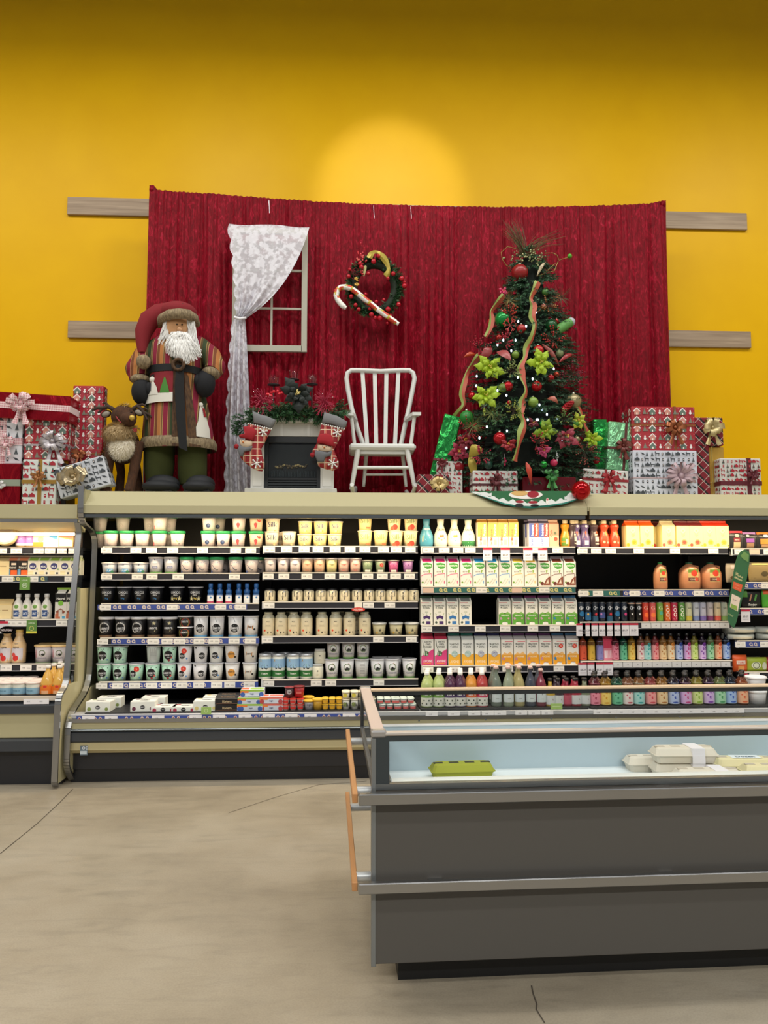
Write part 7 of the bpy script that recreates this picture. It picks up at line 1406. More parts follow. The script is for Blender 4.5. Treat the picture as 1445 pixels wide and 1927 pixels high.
m = MB(); patch(m, 'fur_brown', ([(336, 640), (338, 690), (337, 730), (336, 790), (336, 848)], [(346, 640), (352, 690), (354, 730), (356, 790), (360, 848)]), .008); patch(m, 'fur_brown', ([(356, 716), (358, 750), (362, 800), (366, 848)], [(362, 716), (368, 750), (376, 800), (386, 848)]), .01); part(m, 'coat_facing', dl)
m = MB()
def hem(u, v):
    a = 2 * math.pi * u; py = 828 + 20 * v; _, xc, hw, d = sec(py); c = at(xc, py, YS_); b = .012 * math.sin(math.pi * v) + .004; return (c.x + (hw * sc + b) * math.cos(a), YS_ + (d + b) * math.sin(a), c.z)
m.grid(hem, 48, 6, 'fur_tan', True, True); part(m, 'coat_hem', dl)
m = MB(); patch(m, '7a1420/.85', strip_(291, 337, 711, 768), .012); part(m, 'pocket', dl)
m = MB(); patch(m, 'd4d2c8/.9', ([(282, 752), (277, 760), (275, 768)], [(337, 750), (337, 760), (337, 767)]), .016); patch(m, 'd4d2c8/.9', ([(294, 728), (287, 740), (284, 753)], [(300, 728), (307, 740), (310, 753)]), .019)
m.ball(onb(297, 724, .018), (5.5 * sc, .012, 5.5 * sc), 'd4d2c8/.9', 10, 6); patch(m, '1f1d1c/.8', strip_(293, 301, 715, 719, 2), .022); patch(m, '3a3c44/.8', strip_(292, 295, 730, 745, 3), .026); part(m, 'snowman_patch', dl)
m = MB(); patch(m, '3f7a2c/.8', ([(321, 722), (318, 732), (315, 741), (313, 751)], [(323, 722), (326, 732), (329, 741), (331, 751)]), .017); part(m, 'tree_patch', dl)
m = MB(); patch(m, 'd4d2c8/.9', ([(382, 770), (380, 800), (377, 812), (378, 829)], [(387, 770), (394, 800), (397, 812), (399, 829)]), .014); m.ball(onb(383, 768, .014), (4.5 * sc, .01, 4.5 * sc), 'd4d2c8/.9', 8, 5); patch(m, '8f1420/.8', ([(386, 774), (389, 790)], [(389, 774), (392, 790)]), .024); part(m, 'snowman_patch', dl)
def belt(u, v): 
    a = 2 * math.pi * u; py = 697 + 13 * v; _, xc, hw, d = sec(py); c = at(xc, py, YS_); return (c.x + (hw * sc + .01) * math.cos(a), YS_ + (d + .012) * math.sin(a), c.z)
part(MB().grid(belt, 40, 3, '0e1013/.8', True, True), 'belt', dl)
m = MB(); patch(m, '0b0d10/.85', ([(343, 700), (341, 740), (344, 790), (350, 852)], [(356, 700), (357, 740), (360, 790), (364, 858)]), .03); part(m, 'sash', dl)
c = onb(347, 700, .03); part(MB().tube([c + Vector((.043 * math.cos(a), -.005, .043 * math.sin(a))) for a in [i * .52 for i in range(12)]], .014, 'fur_brown', 8, closed=True), 'belt_ring', dl)
for s, A_, cuffc, mit, lab in ((0, ((296, 655, .0, 19), (272, 672, -.02, 22), (258, 695, -.04, 21), (262, 712, -.06, 18)), (265, 715, 19, 10), (266, 737, 18, 25), 'left'), (1, ((374, 652, .0, 19), (396, 672, -.02, 21), (405, 690, -.05, 19), (399, 700, -.08, 17)), (397, 703, 18, 12), (386, 722, 19, 26), 'right')):
    m = MB(); pts = [at(x, y, YS_ + o) for x, y, o, r in A_]; m.tube(pts, [a[3] * sc for a in A_], 'coat_stripes', 16); m.ball(pts[0], A_[0][3] * sc, 'coat_stripes', 14, 8); m.ball(pts[2], A_[2][3] * sc * 1.02, 'coat_stripes', 14, 8); sl = part(m, 'sleeve', dl)
    m = MB(); cc = at(cuffc[0], cuffc[1], YS_ - .08); m.ball(cc, (cuffc[2] * sc, .10, cuffc[3] * sc), 'fur_tan', 16, 8); part(m, 'cuff', dl)
    m = MB(); cc = at(mit[0], mit[1], YS_ - .12); m.ball(cc, (mit[2] * sc, .075, mit[3] * sc), '0c0e14/.85', 16, 10); t = at(mit[0] + (14 if s == 0 else -15), mit[1] - 6, YS_ - .15); m.ball(t, (6 * sc, .035, 12 * sc), '0c0e14/.85', 10, 7); part(m, 'mitten', dl)
hc = at(337, 622, YS_ - .06); m = MB().ball(hc, (30 * sc, .125, 34 * sc), 'c9986c/.8', 20, 14); part(m, 'head', dl)
fy = YS_ - .06 - .118
m = MB().ball(at(338, 620, fy - .008), (4.5 * sc, .022, 4.2 * sc), 'd0a078/.7', 10, 7); part(m, 'nose', dl)
for px in (333, 342.5): part(MB().ball(at(px, 611, fy - .004), .0075, '14100e/.2', 8, 6), 'eye', dl)
m = MB()
def strand(p0, p1, bulge, w_=.005):
    P_ = []; n = 7; ph = rng.uniform(0, 6)
    for i in range(n + 1): t = i / n; q = p0.lerp(p1, t); P_.append(q + Vector((.006 * math.sin(7 * t + ph), -bulge * math.sin(math.pi * t * .8) + .005 * math.sin(9 * t + ph), 0)))
    m.tube(P_, [w_ * (1 - .5 * i / n) for i in range(n + 1)], 'wool_white', 5)
for k in range(460):
    u = rng.random(); sx = rng.choice((-1, 1)); 
    if k < 280:   # beard
        x0 = 337 + rng.uniform(-16, 16); y0 = 628 + rng.uniform(-3, 12); x1 = 347 + (x0 - 337) * 1.95 + rng.uniform(-5, 5); y1 = 690 - abs(x1 - 352) * .55 - rng.uniform(0, 16); strand(at(x0, y0, fy + .005), at(x1, y1, fy - .01), .03 + rng.uniform(0, .02))
    else:         # hair at the sides
        x0 = 337 + sx * rng.uniform(15, 27); y0 = 600 + rng.uniform(0, 9); x1 = (304 + rng.uniform(-6, 18)) if sx < 0 else (371 + rng.uniform(-14, 6)); y1 = 636 + rng.uniform(0, 16) + (16 if sx > 0 else 0); strand(at(x0, y0, fy + .03 + rng.uniform(0, .04)), at(x1, y1, fy + .03 + rng.uniform(0, .04)), .02, .006)
for k in range(60): x0 = 337 + rng.uniform(-13, 13); strand(at(x0, 624 + abs(x0 - 337) * .15, fy - .012), at(337 + (x0 - 337) * 1.7, 642, fy - .02), .012)
part(m, 'beard', dl)
m = MB().ball(at(336, 590, YS_ - .03), (35 * sc, .15, 21 * sc), '7a1620/.9', 22, 12); tp = [(322, 588, 19), (300, 592, 20), (280, 604, 19), (270, 625, 16), (268, 645, 12), (268, 665, 8)]
m.tube([at(x, y, YS_ - .03 - .012 * i) for i, (x, y, r) in enumerate(tp)], [r * sc for _, _, r in tp], '7a1620/.9', 16); m.ball(at(322, 588, YS_ - .03), 19 * sc, '7a1620/.9', 14, 8); part(m, 'hat', dl)
m = MB(); m.tube([at(299, 610, YS_ - .02), at(306, 599, YS_ - .13), at(320, 592, YS_ - .20), at(338, 590, YS_ - .225), at(354, 592, YS_ - .20), at(365, 599, YS_ - .12), at(370, 610, YS_ - .02)], [8 * sc, 9 * sc, 9.5 * sc, 9.5 * sc, 9.5 * sc, 9 * sc, 7 * sc], 'fur_tan', 12); part(m, 'hat_brim', dl)
part(MB().ball(at(270, 681, YS_ - .17), 13.5 * sc, 'fur_tan', 14, 10), 'hat_pompom', dl)
m = MB()
for i in range(9): m.ball(at(341 + i * 1.3 + rng.uniform(-2, 2), 573 + i * 2.0, YS_ - .14), (.014, .014, .012), '2b2420/.8', 7, 5)
part(m, 'pinecone_trim', dl)
for x0, x1, w0, w1 in ((300, 299, 28, 24), (362, 362, 27, 25)):
    a, b = at(x0, 838, YS_), at(x1, 912, YS_); b.z = max(b.z, ZD + .05); mid = a.lerp(b, .75); part(MB().tube([a, a.lerp(b, .5), mid, b], [w0 * sc, w0 * sc, w1 * sc * 1.06, w1 * sc * .95], '3c4218/.9', 18), 'trouser_leg', dl)
for x in (304, 375): c = at(x, 915, YS_ - .14); part(MB().ball((c.x, YS_ - .1, ZD + .085), (31 * sc if x < 350 else 27 * sc, .1, .075), '14171c/.7', 18, 10).ball((c.x, YS_ - .16, ZD + .055), (33 * sc if x < 350 else 29 * sc, .15, .053), '14171c/.7', 18, 10).box(c.x - .1, c.x + .1, YS_ - .25, YS_ + .02, ZD + .001, ZD + .03, '101216/.7', .012), 'boot', dl)
# ---- reindeer doll --------------------------------------------------------
YD = 5.84; sd = MPP(YD)
rd = empty('reindeer_doll', (UX(230, YD), YD + .05, ZD), 0, 'brown plush reindeer doll with gold nose standing left of the bearded doll', 'doll')
m = MB(); m.ball(at(232, 838, YD + .08), (30 * sd, .17, 36 * sd), 'fur_deer', 18, 12); m.ball(at(232, 812, YD + .02), (22 * sd, .10, 24 * sd), 'fur_deer', 16, 10); m.ball(at(233, 785, YD - .02), (23 * sd, .11, 22 * sd), 'fur_deer', 16, 10); m.ball(at(242, 790, YD - .11), (14 * sd, .07, 13.5 * sd), 'fur_deer', 14, 10)
for P_ in (((210, 838, 11, .0), (205, 870, 9.5, -.02), (200, 905, 8.5, -.04), (197, 925, 10, -.05)), ((258, 832, 13, -.01), (255, 868, 10, -.03), (248, 905, 8.5, -.05), (243, 925, 10, -.06)), ((222, 850, 10, .16), (228, 890, 8, .2), (224, 925, 9, .2)), ((250, 850, 10, .2), (258, 885, 8, .24), (262, 925, 9, .24))):
    pts = [at(x, y, YD + o) for x, y, r, o in P_]; pts[-1].z = ZD + .012; m.tube(pts, [r * sd for _, _, r, _ in P_], 'fur_deer', 12)
o = part(m, 'body', rd); md = o.modifiers.new('merge', 'REMESH'); md.mode = 'VOXEL'; md.voxel_size = .011; md.use_smooth_shade = True
def fuzz(mb, c, r, n, L, mat, rg=rng, fr=True):
    for k in range(n):
        th, ph = rg.uniform(0, 6.283), math.acos(rg.uniform(-1, 1)); d = Vector((math.sin(ph) * math.cos(th), -abs(math.sin(ph) * math.sin(th)) if fr else math.sin(ph) * math.sin(th), math.cos(ph))); p = c + Vector((d.x * r[0], d.y * r[1], d.z * r[2])); e = p + (d + Vector((rg.uniform(-.5, .5), 0, -.7))).normalized() * L; s = d.cross(Vector((.3, .2, 1))).normalized() * .0035; mb.add([p - s, p + s, e], [(0, 1, 2)], mat)
c = at(231, 842, YD - .045); m = MB().ball(c, (25 * sd, .10, 24 * sd), 'fur_cream', 16, 10); fuzz(m, c, (25 * sd, .10, 24 * sd), 900, .025, 'fur_cream'); part(m, 'belly_fur', rd)
c = at(227, 816, YD - .05); m = MB().ball(c, (27 * sd, .11, 17 * sd), 'fur_ruff', 16, 10); fuzz(m, c, (28 * sd, .12, 18 * sd), 1700, .035, 'fur_ruff'); c2 = at(252, 812, YD - .03); fuzz(m, c2, (10 * sd, .08, 8 * sd), 300, .03, 'fur_ruff'); part(m, 'ruff', rd)
m = MB(); fuzz(m, at(235, 768, YD - .03), (9 * sd, .05, 6 * sd), 260, .03, 'fur_ruff', fr=False); part(m, 'forelock', rd)
part(MB().ball(at(248.5, 786, YD - .185), 5.2 * sd, 'c8aa50/.3/.4', 12, 8), 'nose', rd)
for px, py in ((233, 780), (247, 776)): part(MB().ball(at(px, py, YD - .115), .009, '0c0a09/.2', 8, 6), 'eye', rd)
part(MB().tube([at(215, 777, YD - .1), at(221, 788, YD - .13), at(228, 796, YD - .145)], .005, '8a1f24/.6', 6), 'bridle', rd)
for px, py, ang in ((200, 779, -20), (262, 776, 15)):
    c = at(px, py, YD - .02); M_ = Matrix.Translation(c) @ Matrix.Rotation(R(ang), 4, 'Y'); part(MB().ball((0, 0, 0), (10 * sd, .02, 7 * sd), 'fur_deer', 12, 8, M=M_).ball((0, -.012, -.004), (8 * sd, .014, 5 * sd), '8a8378/.9', 10, 6, M=M_), 'ear', rd)
for br in ([((214, 771, 4.2), (204, 765, 4), (194, 768, 3.6), (183, 768, 3), (173, 772, 2)), ((204, 765, 3), (199, 758, 2.4), (193, 759, 1.6)), ((192, 768, 3), (188, 775, 2.4), (184, 776, 1.6)), ((180, 769, 2.6), (178, 764, 2))], [((250, 770, 4.2), (258, 764, 4), (266, 770, 3.6), (272, 780, 3), (277, 790, 2)), ((258, 764, 3), (268, 761, 2.6), (274, 764, 1.8)), ((270, 776, 3), (280, 780, 2.2), (285, 785, 1.5)), ((266, 770, 2.6), (273, 768, 2), (279, 772, 1.4))]):
    m = MB()
    for b in br: m.tube([at(x, y, YD - .03) for x, y, r in b], [r * sd for _, _, r in b], '3a2b22/.9', 8)
    part(m, 'antler', rd)
part(MB().box(UX(243, YD - .1), UX(251, YD - .1), YD - .115, YD - .10, UZ(818, YD, 247), UZ(811, YD, 247), '8a1f24/.7', .003), 'collar_tag', rd)
# ---- christmas tree ------------------------------------------------------
YT = 6.03
tr = empty('christmas_tree', (UX(992, YT), YT, ZD), 0, 'decorated evergreen christmas tree standing in front of the red curtain', 'tree')
TS = [(455, 998, 8), (480, 998, 24), (520, 998, 40), (560, 997, 54), (600, 996, 66), (650, 995, 82), (700, 990, 98), (750, 990, 113), (800, 988, 131), (840, 987, 139), (880, 987, 136), (905, 988, 118)]
def tsec(py):
    for a, b in zip(TS, TS[1:]):
        if py <= b[0]: t = max(0, (py - a[0]) / (b[0] - a[0])); return a[1] + (b[1] - a[1]) * t, a[2] + (b[2] - a[2]) * t
    return TS[-1][1], TS[-1][2]
TD = .62        # depth of the crown against its width
def tfront(px, py, out=0.0):
    xc, hw = tsec(py); q = max(-.97, min(.97, (px - xc) / hw)); return YT - TD * hw * MPP(YT) * math.sqrt(1 - q * q) - out
part(MB().tube([(UX(992, YT), YT, ZD), at(996, 700, YT), at(998, 470, YT)], [.03, .025, .008], '2a1c12/.8', 8), 'trunk', tr)
part(MB().tube([(UX(992, YT) + .12 * math.cos(a), YT + .12 * math.sin(a), ZD + .012) for a in (0, 1.57, 3.14, 4.71)], .01, '1d3a24/.5', 6, closed=True), 'stand', tr)
trg = random.Random(21); m = MB()
TG = ['234230/.6', '2c5236/.6', '346040/.6', '3f6e48/.6', '1a3424/.6']
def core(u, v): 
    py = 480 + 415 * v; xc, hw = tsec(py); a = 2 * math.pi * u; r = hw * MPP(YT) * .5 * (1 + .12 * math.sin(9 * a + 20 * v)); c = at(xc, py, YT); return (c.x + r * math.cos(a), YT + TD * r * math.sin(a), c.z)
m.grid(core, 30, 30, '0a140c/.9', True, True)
for k in range(760):
    py = 470 + 432 * (k + trg.random()) / 760; py = 470 + 432 * ((py - 470) / 432) ** .72; xc, hw = tsec(py); a = trg.uniform(0, 6.283)
    if math.sin(a) > .45 and trg.random() < .6: continue
    L = hw * MPP(YT) * trg.uniform(.82, 1.1); c = at(xc, py, YT); d = Vector((math.cos(a), TD * math.sin(a), -.12 - .1 * trg.random())); s0 = c + d * L * .45; tip = c + d * L
    m.tube([s0, tip], [.004, .002], '2a2116/.8', 4)
    for j in range(7):
        t = .25 + .75 * j / 6; p = s0.lerp(tip, t); side = Vector((-d.y, d.x, 0)).normalized() * (1 if j % 2 else -1); dd = (d.normalized() * .9 + side * trg.uniform(.3, .9) + Vector((0, 0, trg.uniform(-.35, .25))))
        sprig(m, p, dd if j < 6 else d, trg.uniform(.05, .09), 18, .026, TG, trg, w=.0032)
part(m, 'foliage', tr)
# feathery topper
tp = empty('tree_topper', at(995, 480, YT - .05), 0, 'spray of gold green twigs and berries at the top of the tree', 'ornament'); m = MB()
for k in range(95):
    x0, y0 = 985 + trg.uniform(-8, 10), 478 + trg.uniform(-5, 8); side = k % 3
    x1, y1 = ((958 + trg.uniform(-16, 26), 420 + trg.uniform(-12, 22)) if side < 2 else (1052 + trg.uniform(-40, 14), 436 + trg.uniform(-6, 26)))
    a, b = at(x0, y0, YT - .06), at(x1, y1, YT - .1 + trg.uniform(-.08, .08)); mid = a.lerp(b, .55) + Vector((0, 0, .03)); m.tube([a, mid, b], [.0022, .0016, .0005], trg.choice(['5c5a34/.6', '4a4428/.6', '7a2a34/.5', '6e6a40/.5']), 4)
part(m, 'twigs', tp); m = MB()
for k in range(60): m.ball(at(trg.gauss(985, 18) if k % 2 else trg.gauss(1008, 12), trg.gauss(482, 9), YT - .1 - trg.uniform(0, .08)), trg.uniform(.005, .009), trg.choice(['8a9468/.3', 'a8a878/.3', '6a7a4c/.3']), 6, 5)
part(m, 'berries', tp); m = MB()
for P_ in ([(970, 468), (955, 464), (943, 475), (945, 488), (953, 500), (958, 502)], [(1025, 477), (1040, 476), (1048, 480), (1052, 490), (1060, 487), (1070, 484)], [(1010, 520), (1022, 516), (1040, 500), (1050, 492), (1043, 510), (1033, 512)]): m.tube([at(x, y, YT - .1) for x, y in P_], .003, '8a7a3c/.4/.4', 5)
m.ball(at(1072, 482, YT - .1), .02, '4a9a2c/.2', 10, 7); part(m, 'wire_curl', tp)
for k in range(9): 
    a, b = at(975 + k * 5, 560 - k * 3, YT - .2), at(955 + k * 11, 530 - (k % 3) * 12, YT - .24)
# ornaments
ORNS = [('bauble', 978, 513, 16.5, '8f1a1c/.35', 1, 'large ribbed dull red bauble near the tree top'), ('bauble', 946, 601, 15.5, '0f8a3c/.25/.3', 1, 'large ribbed bright green bauble high on the left of the tree'),
 ('bauble', 924, 606, 7.5, 'a82a20/.35', 0, 'matte red bauble left of the ribbed green one'), ('bauble', 981, 619, 9, '9c1c1c/.35', 0, 'matte red bauble right of the red snowflake'), ('bauble', 1026, 550, 7, '4a7a34/.3', 0, 'small green bauble right of the orange ribbon, upper tree'),
 ('bauble', 1023, 578, 6.5, 'a85a44/.3', 1, 'small copper striped bauble in the upper tree'), ('bauble', 939, 636, 7, '8f1d18/.12/.4', 0, 'shiny dark red bauble under the red snowflake'), ('bauble', 1047, 605, 6, 'a01c18/.12/.4', 0, 'shiny red bauble beside the green tinsel ball'),
 ('bauble', 1037, 613, 12, '0f4a22/.3/.2', 1, 'dark green tinsel ball on the upper right of the tree'), ('bauble', 970, 668, 7.5, '6e8a2c/.4', 0, 'olive bauble left of the middle ribbon, mid tree'), ('bauble', 1013, 660, 10.5, 'b0201c/.3', 0, 'red bauble just above the right lime flower'),
 ('bauble', 1053, 665, 7.5, '8a9a6c/.5', 0, 'pale green glitter bauble on the right edge'), ('bauble', 956, 727, 9.5, 'b0101c/.1/.4', 0, 'shiny red bauble overlapping an olive one'), ('bauble', 946, 730, 9, '5f7a2c/.4', 0, 'olive bauble half behind the shiny red one'),
 ('bauble', 1010, 727, 10, 'ae101a/.1/.4', 0, 'shiny red bauble right of the middle ribbon'), ('bauble', 888, 745, 7.5, 'b0141c/.12/.4', 0, 'shiny red bauble on the left edge below the ribbon'), ('bauble', 1036, 712, 7.5, '960f18/.15/.4', 0, 'dark red bauble, lower one of a touching pair'),
 ('bauble', 1047, 705, 5.5, 'b03a20/.12/.4', 0, 'small copper red bauble, upper one of a touching pair'), ('bauble', 1003, 757, 10, '7a9a3c/.4', 0, 'light olive bauble below the shiny red ones'), ('bauble', 878, 786, 14, '1f7a2c/.45', 0, 'large glittery green bauble low on the left of the tree'),
 ('bauble', 1079, 756, 15, '9a8f6a/.35/.4', 1, 'large champagne gold bauble on the right edge'), ('bauble', 1022, 798, 6.8, '1f9a34/.15/.3', 0, 'shiny emerald bauble in the lower right of the tree'), ('bauble', 1084, 797, 6.5, '4a8a34/.3', 0, 'green bauble beside the yellow green flower'),
 ('bauble', 1085, 827, 6.8, '8f8a6a/.15/.6', 0, 'silver gold bauble in the lower right'), ('bauble', 940, 825, 12, 'a8121c/.12/.4', 0, 'large shiny red bauble low in the middle left'), ('bauble', 853, 812, 5.8, '6f8f3c/.4', 0, 'small olive bauble on the lower left edge'),
 ('bauble', 866, 824, 5.6, '3a8a5c/.12/.4', 0, 'small shiny sea green bauble on the lower left'), ('bauble', 1023, 874, 6.5, '1fae3c/.15/.3', 0, 'shiny bright green bauble near the tree bottom'), ('bauble', 1042, 871, 7, 'c8305c/.3', 0, 'pink bauble near the tree bottom'),
 ('bauble', 919, 875, 8, '0f3a2c/.4', 0, 'dark teal bauble near the tree bottom'), ('bauble', 862, 879, 12, '8f1420/.3', 0, 'dull red bauble lying on the white woodland present'), ('bauble', 1122, 866, 7.5, 'b0101c/.1/.4', 0, 'shiny red bauble hanging at the lower right edge'),
 ('bauble', 1015, 535 + 30, 0, '', 0, ''), ('bauble', 865, 722 + 48, 4, 'b0502c/.2/.3', 0, 'tiny copper bauble on the far left edge'), ('bauble', 958, 758, 4.5, 'a8141c/.2/.3', 0, 'tiny red bauble hanging below the pair'), ('bauble', 948, 574 - 30, 0, '', 0, '')]
cap_ = lambda c, r: MB().lathe([(r * .2, r * .95), (r * .2, r * 1.18), (0, r * 1.18)], 'c9c4b4/.25/.8', 8, c)
def bauble(px, py, r, mat, gr, label, Y=None, name='bauble'):
    rr = r * MPP(YT - .25); Y = Y if Y is not None else tfront(px, py, .01) ; p = at(px, py, Y); root = empty(name, p, 0, label, 'ornament', 'tree baubles')
    part(MB().ball(p, rr, mat, 24 if gr else 16, 12, groove=.035 if gr else 0), 'ball', root); part(cap_(p, rr), 'cap', root); return root
for n_, px, py, r, mat, gr, lab in ORNS:
    if r: bauble(px, py, r, mat, gr, lab)
bauble(1093, 923, 17.5, 'b80d16/.06/.6', 0, 'very large shiny red bauble hanging over the case edge', 5.50)
for i, (px, py) in enumerate(((911, 774), (975, 774), (950, 868), (1048, 900 - 40))):
    c = at(px, py, tfront(px, py, .03)); root = empty('drop_ornament', c, 0, ['lime beaded drop ornament under the left lime flower', 'lime beaded drop ornament left of the middle ribbon', 'pink faceted drop ornament near the tree bottom', 'clear crystal drop ornament near the pink bauble'][i], 'ornament', 'tree drop ornaments'); col = ['8a9a2c/.2', '7a9a2c/.2', 'c8205c/.15', 'c8c8cc/.1'][i]
    part(MB().ball(c, .014, col, 10, 7).ball(c + Vector((0, 0, -.026)), (.006, .006, .012), col, 8, 6).ball(c + Vector((0, 0, .022)), .007, col, 8, 6), 'beads', root); part(MB().tube([c + Vector((0, 0, .028)), c + Vector((0, .01, .06))], .001, 'c8c8c8/.3', 4), 'hook', root)
# snowflake, rod and cone ornaments
c = at(960, 612, tfront(960, 612, .03)); root = empty('snowflake_ornament', c, 0, 'red glitter snowflake between a green and a red bauble', 'ornament'); m = MB()
for k in range(6):
    a = k * math.pi / 3; d = Vector((math.cos(a), 0, math.sin(a))); e = c + d * .055; m.tube([c, e], .004, 'b8303a/.3', 5)
    for s in (-1, 1): q = c + d * .034; m.tube([q, q + Vector((math.cos(a + s * .8), 0, math.sin(a + s * .8))) * .022], .003, 'c85a4a/.3', 4)
part(m, 'flake', root)
c0, c1 = at(1048, 622, tfront(1048, 622, .0)), at(1074, 606, tfront(1050, 606, .02)); root = empty('rod_ornament', c0, 0, 'pale green sleeve shaped ornament with grey tip sticking out at right', 'ornament'); part(MB().tube([c0, c0.lerp(c1, .5), c1], [9 * MPP(6), 9.5 * MPP(6), 8.5 * MPP(6)], '5c9a4c/.6', 14), 'sleeve', root); part(MB().ball(c1, 8.6 * MPP(6), 'a8acb4/.6', 12, 8), 'tip', root)
c0, c1 = at(1060, 770, tfront(1060, 770, .03)), at(1077, 758, tfront(1077, 758, .05)); root = empty('pinecone_ornament', c0, 0, 'shiny red pinecone ornament in front of the champagne bauble', 'ornament'); m = MB()
for i in range(7):
    p = c0.lerp(c1, i / 6)
    for k in range(8): a = k * .785 + i * .4; m.ball(p + Vector((.0, math.sin(a) * .026 * math.sin(.6 + i * .36), math.cos(a) * .026 * math.sin(.6 + i * .36))), (.014, .01, .009), 'a01420/.2/.2', 6, 4)
part(m, 'scales', root)
# flowers and leaves
LIME = '9ab81c/.55'
for i, (px, py, r, seed, lab, mat) in enumerate(((921, 694, .125, 1, 'large lime poinsettia in the left middle of the tree', LIME), (912, 746, .115, 2, 'lime poinsettia below the large left one', LIME), (1016, 684, .115, 3, 'lime poinsettia right of the middle ribbon', LIME), (1025, 812, .10, 5, 'shaded lime poinsettia low right of the ribbon', '7a9a1c/.55'), (1112, 826, .09, 6, 'lime poinsettia at the lower right edge of the tree', LIME), (1087, 792, .075, 7, 'small yellow green flower on the right side', 'a8b42c/.5'),  # low right bloom: shade put into the colour as a darker lime
                                                  (1064, 822, .11, 8, 'large dusky pink drooping poinsettia low on the right', '8f2a3c/.5'), (875, 828, .085, 9, 'dark red flower low on the left', '7a1424/.5'), (955, 836, .075, 10, 'deep red flower beside the large shiny bauble', '8f0f1c/.5'), (1003, 776 + 20, .05, 12, 'small dark red flower right of the middle ribbon', '6a1424/.5'), (863, 850, .10, 13, 'long leaved rose red flower near the left presents', '9c2440/.5'), (947, 548, .045, 14, 'small hot pink blossom near the tree top, left', 'c82c5c/.4'), (1022, 848, .06, 15, 'pink petalled flower near the tree bottom', 'a8305c/.45'))):
    c = at(px, py, tfront(px, py, .02)); put_flower('silk_poinsettia' if r > .06 else 'silk_flower', c, r, mat, 'a8a02c/.4' if 'ime' in lab else 'c8a03c/.4', lab, 6, seed, .15 if i < 6 else .5, 'silk flowers on the tree')
def leaf(px, py, tx, ty, wd, mat, label, name='glitter_leaf'):
    a, b = at(px, py, tfront(px, py, .03)), at(tx, ty, tfront(tx, ty, .07)); root = empty(name, a, 0, label, 'ornament', 'glitter leaves on the tree'); m = MB(); s = (b - a).cross(Vector((0, 1, 0))).normalized(); vs = []
    for t, w_ in ((0, .15), (.2, .7), (.45, 1), (.7, .75), (.88, .35), (1, 0)): q = a.lerp(b, t) + Vector((0, -.02 * math.sin(3 * t), .02 * math.sin(3 * t))); vs += [q - s * wd * w_, q + Vector((0, -.012, 0)), q + s * wd * w_]
    m.add(vs, [f_ for i in range(5) for f_ in ((3 * i, 3 * i + 1, 3 * i + 4, 3 * i + 3), (3 * i + 1, 3 * i + 2, 3 * i + 5, 3 * i + 4))], mat, True); part(m, 'blade', root)
for a in ((935, 662, 962, 680, .035, '9c4a4a/.35', 'broad rose copper leaf on the left, upper half'), (925, 655, 905, 682, .04, '8a2c2c/.35', 'dark copper red leaf on the upper left'), (896, 668, 871, 675, .018, 'b0401c/.3', 'orange leaf pointing left at the tree edge'), (905, 842, 882, 862, .05, 'a8963c/.35/.3', 'gold green glitter leaf, upper half of a curved pair'), (884, 858, 893, 905, .035, 'a8963c/.35/.3', 'gold green glitter leaf hanging toward the presents'), (990, 870, 999, 912, .022, 'b8402c/.35', 'orange red leaf hanging below the middle ribbon'), (1030, 750, 1050, 761, .022, 'a85a4a/.35', 'copper leaf right of the light olive bauble'), (1052, 682, 1080, 668, .018, '9c2c34/.35', 'narrow red leaf on the right edge, upper'), (1010, 520, 1026, 495, .014, 'b8a88a/.3', 'pale gold leaf below the topper'), (1020, 648, 1052, 690, .02, '7a2c20/.4', 'dark rust leaf crossing the right side')): leaf(*a)
# feather picks
for px, py, tx, ty, lab, c_ in ((958, 565, 984, 545, 'gold olive feather pick near the tree top', ['6a5a2c/.6', '7a6a34/.6']), (890, 800, 930, 762, 'long olive needle spray low on the left', ['5c6a34/.6', '6f7a3c/.6']), (925, 778, 960, 800, 'olive needle spray left of the ribbon', ['5c6a34/.6', '77803c/.6']), (1055, 560, 1082, 588, 'thin brown green twig curling on the right', ['5c5a34/.6', '6a3a2c/.6'])):
    c = at(px, py, tfront(px, py, .04)); root = empty('feather_pick', c, 0, lab, 'ornament', 'feather picks on the tree'); m = MB()
    for k in range(45): a = trg.uniform(0, 6.28); m.tube([c, c + Vector((math.cos(a) * .1, -.05, math.sin(a) * .1)) * trg.uniform(.6, 1.1)], [.0018, .0006], trg.choice(c_), 4)
    part(m, 'fibres', root)
# ribbons
for P_, lab, wd in (([(1012, 530), (1006, 545), (999, 562), (1004, 575), (1001, 595), (1006, 612), (1000, 635), (990, 655), (988, 672), (980, 690), (983, 710), (990, 735), (982, 758), (980, 778), (985, 795), (980, 815), (975, 840), (968, 868)], 'long green and orange sheer ribbon falling down the middle of the tree', .062),
                    ([(948, 555), (935, 572), (925, 586), (926, 600), (922, 618), (913, 634)], 'green and orange sheer ribbon on the upper left of the tree', .05), ([(902, 668), (892, 682), (880, 700), (874, 720), (869, 742), (872, 762), (858, 780), (845, 800)], 'green and orange sheer ribbon along the left edge of the tree', .055),
                    ([(1085, 762), (1094, 778), (1098, 795), (1105, 812)], 'thin orange sheer ribbon on the right edge of the tree', .04)):
    pts = [at(x, y, tfront(x, y, .05)) for x, y in P_]; root = empty('ribbon_garland', pts[0], 0, lab, 'ribbon', 'sheer ribbons on the tree'); m = MB(); ribbon(m, pts, wd, '8a9a4c/.5', wave=.014, mat2='b0503a/.5'); part(m, 'ribbon', root)
